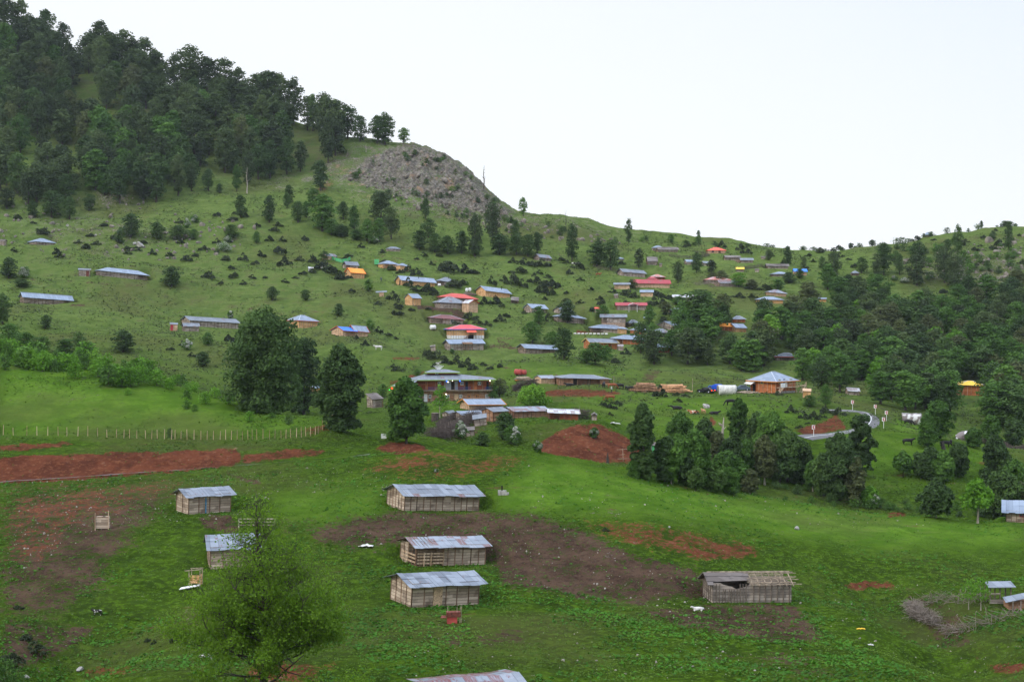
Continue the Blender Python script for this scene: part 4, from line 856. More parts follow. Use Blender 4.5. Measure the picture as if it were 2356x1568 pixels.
def far_tree(x, yt, yb, w, kind, cat='tree', where=None, d0=60, d1=900, name=None, sub=0, zoff=0.):
    p = at(x, yb, d0, d1); D = p.y; h = (yb-yt)/FP*D; wd = w/FP*D
    me, H, W = rnd.choice(FAR[kind])
    o = link(name or ('mountain_tree' if where in ('left forest','skyline') else 'broadleaf_tree'), me, None, (p.x, p.y, p.z-.15), (0,0,rnd.uniform(0,6.28)), (wd/W*1.05, wd/W*1.05, h/H))  # left wood and skyline trees are broadleaf too, species unknown
    o['_dp'] = (x, yb); THINGS.append((o, kind, cat, where, h, wd))
    return o
# individual trees of the slopes: (x, top, base, width, kind)
SKY = [(8,-12,92,52,'f'),(48,-6,100,38,'f'),(105,22,112,46,'d'),(145,45,115,34,'f'),(122,75,140,44,'f'),(230,45,142,40,'f'),(203,74,155,50,'f'),(252,70,160,56,'f'),(282,64,165,48,'f'),(305,85,172,44,'f'),(332,84,182,52,'f'),(360,118,200,42,'f'),(400,120,208,34,'f'),(437,103,205,58,'f'),(478,130,212,44,'f'),(518,133,225,48,'f'),(548,152,232,38,'f'),(592,166,250,50,'f'),(618,158,262,52,'f'),(642,166,272,50,'f'),(676,177,285,46,'f'),
 (720,214,302,22,'d'),(745,210,300,32,'f'),(772,226,312,42,'f'),(800,240,318,38,'d'),(828,266,326,30,'d'),(868,262,330,30,'d'),(885,257,332,38,'d'),(928,292,330,22,'m'),(708,220,300,28,'f')]
SLOPE = [(275,370,468,50,'d'),(360,348,465,52,'d'),(410,350,450,36,'f'),(480,385,440,28,'d'),(210,320,425,52,'f'),(285,290,375,56,'m'),(545,375,440,24,'m'),(570,340,425,36,'f'),(622,320,410,44,'d'),(440,372,440,26,'f'),(330,400,462,34,'f'),(505,420,445,16,'d'),(240,395,450,34,'m'),(150,400,470,44,'d'),(660,440,480,18,'d'),(705,460,500,24,'m'),(665,425,470,26,'d'),(553,448,500,34,'d'),(620,448,512,34,'d'),(685,460,512,30,'d'),(692,320,395,30,'f'),(737,366,438,38,'d'),(755,262,375,42,'f'),(742,445,530,60,'m'),(720,430,480,30,'m'),(762,500,540,40,'m'),(790,460,505,28,'d'),(815,468,530,28,'m'),(845,500,555,34,'m'),(876,435,520,48,'f'),(900,472,550,40,'f'),(873,500,556,30,'m'),(785,515,545,40,'d'),(820,525,552,34,'m'),(980,452,506,22,'d'),(985,500,546,34,'d'),(1092,488,590,38,'f'),(1133,460,556,38,'f'),(1185,504,556,28,'d'),
 (965,528,574,40,'d'),(1000,535,580,38,'d'),(1030,540,583,38,'d'),(1062,530,583,34,'d'),(1094,545,589,36,'d'),(1150,535,586,46,'d'),(1188,535,586,40,'d'),(1236,530,586,24,'d'),(1214,538,590,38,'d'),(1316,513,601,32,'d'),(1374,555,612,46,'d'),(1404,552,620,48,'d'),(1446,500,561,17,'d'),(1204,452,497,20,'m'),(1470,570,616,24,'f'),(1603,580,627,28,'d'),(1637,596,628,24,'f'),(1544,537,558,16,'m'),(1607,540,560,18,'m'),(1607,528,545,9,'m'),(1769,572,598,20,'f'),(1812,565,612,26,'d'),(1848,588,614,16,'f'),(1957,545,559,11,'d'),(2007,537,553,18,'d'),
 (1891,588,620,18,'d'),(1918,575,642,34,'f'),(1983,590,628,28,'d'),(2034,554,632,34,'d'),(2018,580,636,28,'f'),(2070,580,632,24,'d'),(2115,553,602,40,'d'),(2109,578,656,50,'f'),(2172,560,650,42,'f'),(2196,582,662,44,'f'),(2203,514,592,24,'d'),(2180,548,574,18,'d'),(2320,508,576,24,'d'),(2284,530,553,16,'d'),(2258,497,516,10,'d'),
 (285,757,809,58,'d'),(183,761,806,34,'d'),(105,722,756,28,'d'),(5,672,745,44,'d'),(395,612,659,54,'d'),(626,656,691,30,'d'),(703,664,691,24,'d'),(779,697,726,26,'d'),(478,762,794,28,'m'),(467,806,842,36,'d'),(850,732,764,20,'m'),(302,490,545,54,'d'),(360,508,550,38,'d'),(410,515,550,44,'d'),(275,525,560,28,'d'),(445,525,550,24,'m'),(120,435,500,60,'d'),(160,450,505,40,'d'),(205,443,485,30,'d'),(75,460,500,30,'d'),(15,430,480,50,'f'),(20,590,640,46,'d'),(50,640,660,40,'d'),(531,515,548,40,'d'),(590,530,560,20,'m'),(848,640,670,24,'m'),(745,575,600,24,'d'),
 (1297,755,826,50,'d'),(1272,760,800,40,'m'),(1225,737,790,50,'m'),(1240,700,745,30,'m'),(1370,785,838,60,'m'),(1395,790,830,36,'m'),(1605,665,757,110,'d'),(1570,690,760,60,'m'),(1628,698,772,90,'m'),(1664,700,752,40,'d'),(1475,738,812,46,'d'),(1500,740,800,34,'m'),(1493,700,755,30,'m'),(1545,755,818,50,'m'),(1305,690,742,44,'d'),(1385,700,735,30,'m'),(1560,680,700,40,'m'),
 (1660,620,655,34,'o'),(1700,625,660,40,'b'),(1730,640,665,30,'o'),(1640,625,650,30,'o'),(1560,600,650,26,'f'),(1815,625,650,40,'d'),(1790,640,668,34,'m'),(1840,615,640,20,'m'),(1350,805,835,36,'m'),(1455,640,662,26,'o'),
 (1150,868,910,44,'o'),(1133,880,915,30,'m'),(905,985,1012,40,'m'),(1160,945,1005,46,'d'),(1110,990,1025,40,'d'),(1175,975,1020,34,'m'),(960,845,880,22,'m'),(880,880,915,24,'m'),(1862,905,935,34,'m'),(1900,880,935,30,'m'),(1530,690,720,30,'o')]
for a in SKY: far_tree(a[0],a[1],a[2],a[3]*1.3,a[4],where='skyline')
for i in range(26):
    x = rnd.uniform(-10,820); gy = float(np.interp(x,[0,150,230,380,450,560,700,800],[70,127,134,207,197,242,286,310]))
    if 165 < x < 185: continue
    far_tree(x, gy-rnd.uniform(40,66), gy+12, rnd.uniform(38,56), 'f', where='skyline')
for a in SLOPE: far_tree(*a, where='slope')
def inpoly(x, y, P):
    c = False; n = len(P)
    for i in range(n):
        x1, y1 = P[i]; x2, y2 = P[(i+1) % n]
        if (y1 > y) != (y2 > y) and x < (x2-x1)*(y-y1)/(y2-y1)+x1: c = not c
    return c
LEFTW = [(-20,95),(150,150),(230,160),(400,235),(560,262),(700,300),(780,325),(770,372),(700,345),(670,405),(600,428),(560,420),(500,410),(440,450),(330,475),(270,465),(180,450),(150,480),(100,500),(-20,440)]
HOLES = [[(140,225),(215,225),(290,300),(250,320),(190,300)],[(110,335),(170,340),(200,400),(150,395)],[(300,275),(350,285),(345,320),(320,315)],[(640,290),(720,310),(740,380),(660,370)]]
def forest(poly, dx, dy, hfun, kinds, where, holes=(), avoid=(), d0=60, d1=900, wr=(.55,.75), cap=999):
    ys = [p[1] for p in poly]; xs = [p[0] for p in poly]; n = 0
    y = min(ys); row = 0
    while y < max(ys):
        x = min(xs)+(row % 2)*dx/2
        while x < max(xs):
            px = x+rnd.uniform(-.33,.33)*dx; py = y+rnd.uniform(-.4,.4)*dy
            if inpoly(px, py, poly) and not any(inpoly(px, py, h) for h in holes) and not any(abs(px-ax) < aw and -2 < py-ay < ah for ax, ay, aw, ah in avoid) and n < cap and not (where == 'left forest' and rnd.random() < (.24 if py > 330 else .08)) and not any(abs(px-lx) < lw*.5+6 and -4 < py-ly < hfun(px,py)*.95 for lx, ly, ln, lw in LAND):
                h = hfun(px, py)*rnd.uniform(.82,1.18); w_ = h*rnd.uniform(*wr)
                far_tree(px, py-h, py, w_, kinds(px, py), where=where, d0=d0, d1=d1); n += 1
            x += dx
        y += dy; row += 1
    return n
def kl(x, y):
    r = rnd.random()
    if y > 400: return 'd' if r < .55 else ('m' if r < .8 else 'f')
    return 'f' if r < .68 else ('d' if r < .8 else ('m' if r < .93 else 'o'))
n1 = forest(LEFTW, 39, 27, lambda x, y: 78+(y-100)*.05, kl, 'left forest', HOLES, wr=(.46,.68))
RIGHTW = [(1440,812),(1500,790),(1560,770),(1690,775),(1740,765),(1790,725),(1850,705),(1900,665),(2000,675),(2080,700),(2180,715),(2230,690),(2370,650),(2370,990),(2290,985),(2200,962),(2110,945),(2040,930),(1960,928),(1880,905),(1850,878),(1760,876),(1700,868),(1560,852),(1440,842)]
RH = [[(1650,792),(1760,800),(1740,838),(1670,815)],[(2060,690),(2180,700),(2190,722),(2100,720)],[(1940,900),(1990,905),(2050,960),(1950,950)],[(2180,925),(2290,930),(2290,955),(2180,950)]]
HAV = [(1890,690,22,30),(1889,762,20,32),(1809,826,36,42),(1962,905,22,30),(2230,905,42,40),(1783,750,20,15),(2110,880,14,30)]
def kr(x, y):
    r = rnd.random()
    if y > 850: return 'm' if r < .42 else ('d' if r < .72 else ('o' if r < .8 else 'b' if r < .9 else 'f'))
    return 'd' if r < .30 else ('f' if r < .5 else ('m' if r < .75 else ('o' if r < .95 else 'b')))
n2 = forest(RIGHTW, 44, 21, lambda x, y: 52+(y-650)*.13, kr, 'right forest', RH, HAV, wr=(.66,.92))
n2 += forest([(1560,745),(1600,700),(1690,690),(1700,770),(1800,770),(1740,790),(1560,780)], 42, 26, lambda x, y: 56, kr, 'right forest', (), [(1670,752,26,40),(1700,755,24,40)], wr=(.7,.9))
n2 += forest([(1900,905),(2370,930),(2370,985),(2240,975),(2120,955),(2020,930)], 44, 22, lambda x, y: 90, kr, 'right forest', (), [(2230,905,42,40)], wr=(.6,.8))
print('forest', n1, n2)
# ---- big mid-distance trees: own crown and trunk
def big_tree(x, yt, yb, w, leaf='leaf_dark', shape='oval', bark='bark', seed=1, nleaf=12000, ls=.26, tf=.08, nbl=58, label=None, gaps=.16, d0=60, d1=900, lean=0., tr=None, name='broadleaf_tree', droop=.08, where='mid'):
    p = at(x, yb, d0, d1); D = p.y; h = (yb-yt)/FP*D; wd = w/FP*D
    tb, L_ = tree_mesh(name, seed, h, wd, nleaf, ls, tf, shape, nbl, gaps=gaps, lean=lean, trunk_r=tr, droop=droop)
    tm, cm = finish_mesh(name, tb, L_, M[bark], M[leaf], False)
    e = link(name, None, None, (p.x, p.y, p.z)); e['_dp'] = (x, yb)
    link('trunk', tm, e); link('crown', cm, e)
    if label: tag(e, label, 'tree')
    else: THINGS.append((e, {'leaf_dark':'d','leaf_mid':'m','leaf_olive':'o','leaf_bright':'b'}.get(leaf,'m'), 'tree', where, h, wd))
    return e
BT = big_tree
BT(612,706,948,178,'leaf_dark','oval',seed=3,nleaf=34000,ls=.27,nbl=80,label='huge dark broadleaf tree at the crest of the left meadow, widest of the pair',tf=.03)
BT(700,772,955,84,'leaf_dark','oval',seed=4,nleaf=12000,label='dark broadleaf tree leaning out behind the huge one at the meadow crest',tf=.03)
BT(784,792,990,116,'leaf_dark','oval',seed=5,nleaf=24000,ls=.26,nbl=64,label='tall dark broadleaf tree at the end of the post fence',tf=.03)
BT(935,868,1020,96,'leaf_mid','oval',seed=6,nleaf=18000,ls=.25,nbl=52,label='rounded green tree standing in front of the left end of the red hotel',tf=.10)
BT(1480,920,1100,72,'leaf_dark','col',seed=7,nleaf=15000,ls=.23,label='tall slender waisted tree right of the bare red mound',tf=.02)
BT(1566,950,1062,76,'leaf_mid','oval',seed=8,nleaf=9000)
BT(1562,1000,1112,68,'leaf_mid','round',seed=9,nleaf=11000,ls=.22,tf=.22,bark='bark_pale',label='round leafy tree on two pale trunks behind the foreground crest')
BT(1622,955,1095,58,'leaf_dark','oval',seed=10,nleaf=9000)
BT(1602,985,1118,72,'leaf_mid','oval',seed=11,nleaf=11000,tf=.05)
BT(1668,1040,1122,66,'leaf_mid','wide',seed=12,nleaf=8000,tf=.42,bark='bark_pale',tr=.45,label='low crowned tree with a thick pale trunk below the bare snag')
BT(1700,915,1062,58,'leaf_mid','oval',seed=13,nleaf=8000,gaps=.25,tf=.3,bark='bark_pale')
BT(1742,950,1075,70,'leaf_dark','oval',seed=14,nleaf=11000)
BT(1772,945,1098,80,'leaf_mid','oval',seed=15,nleaf=13000,gaps=.1)
BT(1812,985,1108,90,'leaf_dark','round',seed=16,nleaf=15000,tf=.05,label='broad dark tree beside the lowest road warning sign')
BT(1700,1055,1126,56,'leaf_mid','oval',seed=17,nleaf=7000)
BT(1640,1075,1130,56,'leaf_dark','round',seed=18,nleaf=7000)
BT(1735,1050,1092,50,'leaf_olive','round',seed=19,nleaf=4500,name='shrub')
BT(1930,998,1150,100,'leaf_dark','oval',seed=20,nleaf=22000,nbl=60,tf=.04,label='large dark oval tree below the road bend')
BT(1982,940,1100,66,'leaf_dark','oval',seed=21,nleaf=10000,gaps=.3,tf=.08,label='ragged dark tree with gaps standing before the road bend')
BT(2078,1040,1097,46,'leaf_mid','wide',seed=22,nleaf=5500,tf=.3,label='small spreading tree alone on the grass slope below the cattle')
BT(2142,1030,1105,56,'leaf_dark','oval',seed=23,nleaf=7500)
BT(2166,1040,1108,64,'leaf_mid','round',seed=24,nleaf=9000)
BT(2206,1018,1096,52,'leaf_dark','oval',seed=25,nleaf=7000)
BT(2133,952,1032,66,'leaf_mid','cone',seed=26,nleaf=10000,tf=.14,label='leafy green tree standing between the black cows')
BT(2158,920,1012,70,'leaf_mid','oval',seed=27,nleaf=9000,gaps=.1)
BT(2154,1108,1190,82,'leaf_dark','wide',seed=28,nleaf=11000,tf=.16,bark='bark_pale')
BT(2310,1040,1100,60,'leaf_dark','oval',seed=29,nleaf=7000)
BT(2308,1085,1196,92,'leaf_dark','oval',seed=30,nleaf=13000)
BT(2250,1105,1203,66,'leaf_bright','wide',seed=31,nleaf=2600,ls=.22,nbl=26,tf=.34,bark='bark_pale',tr=.14,d0=150,d1=215,label='thin yellow green sapling with a slim pale trunk on the foreground crest')
BT(2001,1118,1166,40,'leaf_bright','round',seed=32,nleaf=3200,name='shrub',label='bright green bush beside white blossom in the hollow below the road')
BT(1226,890,936,76,'leaf_bright','round',seed=33,nleaf=9000,ls=.2,name='willow_bush',tf=.02,label='yellow green willow bush right of the red hotel')
BT(594,893,932,20,'leaf_bright','oval',seed=34,nleaf=1500,label='small bright sapling in front of the huge dark tree')
BT(2240,985,1030,40,'leaf_mid','oval',seed=35,nleaf=4000)
BT(2330,960,1030,50,'leaf_dark','oval',seed=36,nleaf=5000)
BT(2280,955,1022,50,'leaf_mid','oval',seed=37,nleaf=5000)
BT(1165,948,1010,44,'leaf_dark','oval',seed=38,nleaf=5000,label='dark little tree on the slope under the rusty roofed barn')
for i, (x, yt, yb, w_) in enumerate([(1530,1000,1108,56),(1545,1030,1112,44),(1580,1040,1118,50),(1650,985,1100,52),(1685,1000,1110,56),(1715,1010,1105,50),(1735,975,1080,56),(1760,1000,1115,60),(1795,1010,1118,56),(1680,1075,1135,44),(1600,1075,1128,40),(1725,1080,1135,46),(1845,1010,1112,50),(1870,1060,1130,44),(1895,1040,1140,60),(1965,1050,1160,56),(2290,1000,1095,60),(2335,1060,1150,64),(2270,1075,1150,50),(2345,1110,1196,60),(2120,1040,1100,46),(1460,1060,1098,30)]):
    BT(x,yt,yb,w_,('leaf_dark','leaf_mid','leaf_dark','leaf_olive')[i%4],('oval','round','oval','wide','col')[i%5],seed=60+i,nleaf=int(4500+w_*40),tf=(.05,.2,.1)[i%3],bark=('bark','bark_pale')[i%2],gaps=.22)
# ---- white flowering hawthorns
def hawthorn(x, yt, yb, w, seed, d0=60):
    p = at(x, yb, d0); D = p.y; h = (yb-yt)/FP*D; wd = w/FP*D
    tb, L1 = tree_mesh('haw', seed, h, wd, 1500, .16, .05, 'round', 16)
    tb2, L2 = tree_mesh('haw', seed+1, h*1.02, wd, 1700, .13, .2, 'round', 14, gaps=.45)
    e = link('hawthorn_bush', None, None, (p.x,p.y,p.z)); e['_dp'] = (x, yb)
    tm, cm = finish_mesh('hawthorn', tb, L1, M['bark'], M['leaf_mid'], False); tm2, bm = finish_mesh('blossom', tb2, L2, M['bark'], M['blossom'], False)
    link('stem', tm, e); link('foliage', cm, e); link('blossom', bm, e); THINGS.append((e, 'w', 'bush', 'mid', h, wd))
for i, a in enumerate([(1060,970,1010,36),(1186,983,1022,30),(1236,1015,1040,24),(1366,984,1006,22),(2013,1138,1168,26),(430,783,805,26),(448,496,512,22),(430,505,525,18),(515,562,578,40),(525,545,556,20),(55,612,640,26),(1240,915,925,14),(2080,640,650,22),(2058,635,645,16),(2018,645,652,14),(1072,648,655,12),(530,715,735,14),(1310,690,700,10),(860,545,560,22),(745,612,622,14),(1003,1080,1084,10),(1040,800,812,10)]): hawthorn(*a, 300+i*3)
# ---- bare dead trees
def snag(x, yt, yb, label, seed, r=.28, d0=60, branch=9, bark='bark_pale', curv=0.):
    p = at(x, yb, d0); D = p.y; h = (yb-yt)/FP*D; r_ = random.Random(seed); tb = MB(); bb = MB()
    tb.tube([(0,0,-.5),(0,0,0),(.02*h+curv,0,h*.3),(-.01*h,0,h*.65),(.02*h,0,h)], [r*1.3,r,r*.75,r*.5,r*.15], 7)
    for i in range(branch):
        z = h*r_.uniform(.3,.95); a = r_.uniform(0,6.28); l = h*r_.uniform(.06,.2)*(1.3-z/h)
        bb.tube([(0,0,z),(l*.6*math.cos(a),l*.6*math.sin(a),z+l*.3),(l*math.cos(a),l*math.sin(a),z+l*.9)], [r*.3,r*.2,r*.05], 5)
    e = link('dead_tree', None, None, (p.x,p.y,p.z)); tag(e, label, 'dead tree')
    tb.build('trunk', M[bark], e, True); bb.build('branches', M[bark], e, True)
snag(1113,380,434,'bare dead trunk standing alone on the skyline at the foot of the rock shoulder',1,.32,bark='bark')
snag(1302,483,518,'thin bare dead tree on the skyline between two dark columnar trees',2,.16,bark='bark',branch=6)
snag(1663,960,1075,'tall pale dead snag rising among the trees behind the crest',3,.55,branch=12)
snag(842,330,350,'short bare trunk on the rocky slope under the skyline trees',4,.2)
snag(1398,1040,1065,'dark gnarled stump beside the road behind the crest',5,.3,bark='bark')
snag(568,385,445,'pale broken trunk at the right edge of the mountain forest',6,.3,branch=5)
snag(2068,860,905,'bare pale twig tree in the right hand wood',7,.14,branch=14)
snag(2170,1015,1032,'broken stump at the foot of the tree between the cows',8,.5,bark='bark',branch=6)
snag(2287,1015,1033,'leaning pale stump by the dark fence on the right',9,.3,branch=4)
snag(2298,1012,1034,'wide rooted stump by the dark fence on the right',10,.45,branch=5)
# ---- dark juniper scrub
SCR = []
for i in range(5):
    rs = np.random.RandomState(500+i); n = 620; w_ = 3.0; h_ = 1.9
    nb = 7+i*2; xx = rs.uniform(-1,1,nb); bl = np.stack([xx*w_*.45, rs.uniform(-1,1,nb)*w_*.25, rs.uniform(.1,.62,nb)*h_*(1.05-abs(xx))], 1); br = rs.uniform(.28,.62,nb)
    k = rs.randint(0, nb, n); d = rs.normal(size=(n,3)); d /= np.linalg.norm(d,axis=1)[:,None]; d[:,2] = abs(d[:,2])
    C = bl[k]+d*br[k][:,None]*np.array([1,.9,.95]); 
    LV, LF, LT = leaf_cloud(rs, C, d, np.full(n,.17), np.clip(.5*rs.rand(n)+.5*d[:,2]*rs.rand(n),0,1))  # bush tops tinted lighter, top light painted into the leaf colour
    me = mesh_np('juniper form', LV, LF, [M['leaf_scrub']]); a = me.attributes.new('tint','FLOAT','POINT'); a.data.foreach_set('value', LT.astype(np.float32)); SCR.append(me)
def scrub(x, yb, w, hf=1., name='juniper_bush'):
    p = at(x, yb); D = p.y; s = w/FP*D/3.4
    o = link(name, rnd.choice(SCR), None, (p.x, p.y, p.z-.1), (0,0,rnd.choice([0,math.pi])+rnd.uniform(-.3,.3)), (s*rnd.uniform(.8,1.15), s, s*hf*rnd.uniform(.75,1.5)))
    o['_dp'] = (x, yb); THINGS.append((o, 'j', 'bush', 'scrub', s*1.3, s*3))
JL = [(1010,590,22),(900,622,26),(740,620,40),(760,630,44),(790,640,40),(720,605,30),(690,600,26),(640,585,36),(655,610,34),(700,632,26),(600,590,30),(560,600,30),(620,555,24),(700,555,26),(860,560,30),(880,582,28),(830,570,20),(975,590,24),(960,597,20),(1030,625,60),(1070,628,50),(1090,630,30),(940,625,34),(960,633,30),(920,628,26),(1045,660,56),(1065,655,30),(940,660,36),(960,672,44),(985,670,40),(1000,680,30),(905,690,34),(915,705,34),(870,700,20),(920,725,34),(945,715,24),(910,780,16),(895,772,20),(870,765,24),(850,752,22),(985,712,20),(1080,735,30),(1100,745,30),(1120,748,24),(1150,740,30),(1165,730,24),(1140,700,34),(1115,700,30),(1155,706,20),(1180,655,40),(1200,660,30),(1160,648,24),(1250,675,36),(1270,680,26),(1205,610,44),(1180,605,26),(1225,615,30),(1240,630,20),(1260,640,24),(1290,600,24),(1305,606,24),(1430,607,20),(1245,612,46),(1195,628,40),(1230,653,40),(1255,658,34),(1335,645,20),(1330,618,30),(1310,630,20),(1270,665,44),(1245,672,30),(1335,698,24),(1360,668,18),(1410,674,26),(1445,680,40),(1460,685,30),(1435,676,24),(1505,680,36),(1520,685,26),(1440,700,22),(1495,705,30),(1520,702,34),(1505,690,20),(1540,690,24),(1590,680,30),(1625,675,26),(1670,690,34),(1700,685,30),(1640,700,20),(1730,685,24),(1760,668,30),(1775,662,26),(1720,665,20),(1750,700,20),(1690,650,20),(1385,703,30),(1380,690,20),(1330,740,24),(1300,770,30),(1440,815,24),(1540,725,34),(1565,735,30),(1525,740,30),(1450,745,20),(1620,760,30),(1640,740,20),(1500,830,30),(1415,835,24),(1390,800,26),
 (1050,838,40),(1075,845,36),(1090,850,30),(1110,842,26),(1130,850,20),(1150,845,20),(1025,835,24),(1005,825,40),(985,820,30),(1000,845,20),(915,852,30),(905,845,20),(1520,912,40),(1395,935,26),(1406,940,40),(1385,932,24),(1420,933,26),(1403,955,20),(1558,911,22),(1575,912,24),(1603,952,18),(1790,908,20),(1820,950,30),(1850,962,26),(1870,965,34),(1890,960,30),(1860,975,20),(1840,985,24),(1930,955,30),(1900,950,34),(1800,985,20),
 (525,790,40),(420,795,20),(395,805,26),(440,820,26),(545,815,24),(560,832,24),(600,820,30),(840,795,22),(820,780,16),(640,780,18),(1392,1222,26),(25,1525,60),(80,1500,60),(60,1470,40),(340,1475,26),(355,1480,20),(405,1474,34),(40,1400,30),(565,500,20),(590,522,22),(520,600,24),(500,560,26),(470,575,30),(450,590,22),(430,600,30),(415,560,24),(390,590,24),(350,585,22),(330,560,20),(240,520,24),(210,545,24),(180,560,20),(130,585,26),(75,515,20),(40,505,24),(100,540,20),(290,575,22),(260,550,20),(580,640,26),(560,655,24),(540,640,28),(510,655,20),(480,640,30),(610,640,20),(590,610,26),(530,620,24),(655,650,22),(680,640,18),(770,595,20),(800,590,24),(1560,925,20)]
for x, y, w_ in JL: scrub(x, y, w_)
nrem = max(0, 295-len(JL)); SZ = [(0,500),(560,480),(740,540),(930,600),(1180,590),(1500,600),(1560,640),(1480,760),(1250,780),(900,780),(860,720),(640,640),(420,560),(180,620),(0,600)]
RZ = [(1480,565),(1900,575),(2356,515),(2356,640),(2180,700),(2060,640),(1900,640),(1700,600)]
while nrem > 0:
    z = RZ if nrem % 2 else SZ; x = rnd.uniform(0,2356); y = rnd.uniform(480,780)
    if inpoly(x, y, z): scrub(x, y, rnd.uniform(14,30)); nrem -= 1
# ---- leafy shrubs along the top of the left meadow, small shrubs on rocks and fringe
far_template('sb', 'leaf_bright', n=4, H=3, W=3, nleaf=420, ls=.16, shapes=['round','wide'], tf=.05)
far_template('sd', 'leaf_dark', n=4, H=3, W=3.4, nleaf=420, ls=.18, shapes=['round','bush'], tf=.03)
far_template('sm', 'leaf_mid', n=4, H=3, W=3.2, nleaf=420, ls=.17, shapes=['round','wide','bush'], tf=.03)
def shrub(x, yb, w, h, kind, where): far_tree(x, yb-h, yb, w, kind, cat='shrub', where=where, name='shrub')
k = 0
while k < 95:
    x = rnd.uniform(-10,600); c = np.interp(x, [0,200,400,600],[812,836,884,934]); y = c+rnd.uniform(-4,26) if rnd.random() < .7 else c+rnd.uniform(0,55)
    h = rnd.uniform(14,42)*(1.25 if x < 380 else .75); shrub(x, y, h*rnd.uniform(.8,1.3), h, rnd.choice(['sb','sb','sm','sb']), 'meadow top'); k += 1
for x, y, w_, h, kd in [(20,800,60,60,'m'),(60,815,50,55,'m'),(100,810,40,40,'m'),(150,820,50,44,'m'),(665,975,24,26,'sd'),(390,1007,16,26,'sd'),(430,940,26,22,'sm'),(625,960,20,14,'sm'),(745,455,20,12,'sd')]: far_tree(x, y-h, y, w_, kd, cat='shrub', where='meadow top', name='shrub')
ROCKZ = [(790,420),(880,350),(950,340),(1040,370),(1100,425),(1180,500),(1300,530),(1480,556),(1400,565),(1150,540),(1000,490),(880,460)]
k = 0
while k < 75:
    x = rnd.uniform(780,1480); y = rnd.uniform(340,565)
    if inpoly(x, y, ROCKZ): h = rnd.uniform(6,15); shrub(x, y, h*rnd.uniform(1,1.8), h, rnd.choice(['sd','sd','sm']), 'rocks'); k += 1
for i in range(40):
    x = rnd.uniform(1480,2356); c = np.interp(x, [1480,1600,1750,1900,2000,2100,2200,2300,2356],[548,558,563,562,553,543,529,516,509]); h = rnd.uniform(4,13)*(1.3 if x > 2050 else .8)
    shrub(x, c+rnd.uniform(1,7), h*rnd.uniform(1,2.6), h, 'sd', 'ridge')
k = 0
while k < 125:     # right-hand hillside and under the big trees
    x = rnd.uniform(1450,2356); y = rnd.uniform(560,1200)
    if inpoly(x, y, [(2050,560),(2356,520),(2356,640),(2200,690),(2100,650)]) or (k > 70 and inpoly(x, y, [(1960,575),(2100,548),(2356,512),(2356,660),(1990,655)])) or inpoly(x, y, [(1480,1075),(1700,1100),(1850,1100),(2060,1165),(2000,1180),(1800,1150),(1600,1120)]) or inpoly(x, y, [(1850,1120),(2320,1170),(2320,1195),(2000,1180)]):
        h = rnd.uniform(9,24); shrub(x, y, h*rnd.uniform(1,1.7), h, rnd.choice(['sd','sm','sm']), 'hollow'); k += 1
# ------------------------------------------------------------------ near barns
H('long grey boarded barn with a bluish roof standing highest on the foreground slope',885.6,930,1105,1174,1137,1109,'gable','r_near','w_grey_near',24,4,W=5.2,d1=199,near=True,batt=.8,ox=.55,oy=.7,door=[(.56,1.,'w_grey_near')],land='highest foreground barn',**BN)
def nb2(e, X0, X1, W, h, rise, s):
    m = MB(); a1 = X0+(X1-X0)*.40
    for z in (.25,.6,.95,1.25): m.box(X0+.1, a1, -.03, .03, z, z+.16)
    for x in (X0+.9, X0+1.7, a1-.1): m.box(x-.06, x+.06, -.08, .0, -.3, 1.5)
    for v in (.3,.7,1.05): m.box(X0-.03, X0+.03, .1, W-.2, v, v+.18)
    m.build('rail_boards', M['batten_l'], e)
    m = MB()
    for i in range(7):
        x = X0-.5+i*.42; m.bar((x,-.6,h-.25),(x,W/2,h+rise), .06)
    m.build('rafters', M['wood_dark'], e)
H('weathered barn with a rust patched roof and an open railed left end, middle of three',922,957,1119,1301.5,1256,1229.6,'gable','r_rusty','w_grey_near',24,3.5,W=4.2,d1=175,near=True,batt=.85,ox=.5,oy=.6,porch=(0,.40,2.2),extra=nb2,land='middle foreground barn',**BN)
H('board barn with a bluish sheet roof and a pale narrow door, lowest of three',896,946,1104,1396.5,1345,1311,'gable','r_near','w_grey_near',26,3.5,W=4.6,near=True,batt=1.1,ox=.6,oy=.75,door=[(.38,.95,'door_l')],land='lowest foreground barn',**BN)
H('small plank shed with a blue painted post behind the budding tree top',421,434,529.5,1182.5,1141,1119.6,'gable','r_near','w_grey_near',22,1,d1=190,near=True,batt=1.3,ox=.55,oy=.5,W=3.8,door=[(.40,.12,'bluepaint')],land='plank shed with the blue post',cat='shed',name='shed')
H('shed with a blue grey and red sheet roof half hidden by the budding tree',482,484,592,1308,1262,1224,'gable','r_near','w_grey_near',4,0,near=True,batt=1.2,W=4.5,land='shed behind the budding tree',cat='shed',name='shed')
H('patched red, blue and shingle roof cut by the bottom edge',985,1000,1208,1665,1602,1560,'gable','r_patch','w_grey_near',16,0,d0=60,d1=120,near=True,W=4.6,land='roof at the bottom edge',**BN)
H('grey boarded house with a blue roof and a red shuttered window at the right edge',2313,2315,2400,1193,1169,1139,'gable','r_blue','w_grey_near',0,0,d1=200,near=True,batt=.7,W=6,ox=.6,win=[(.42,.7,.6,.55,'door_red')],land='blue roofed house at the right edge')
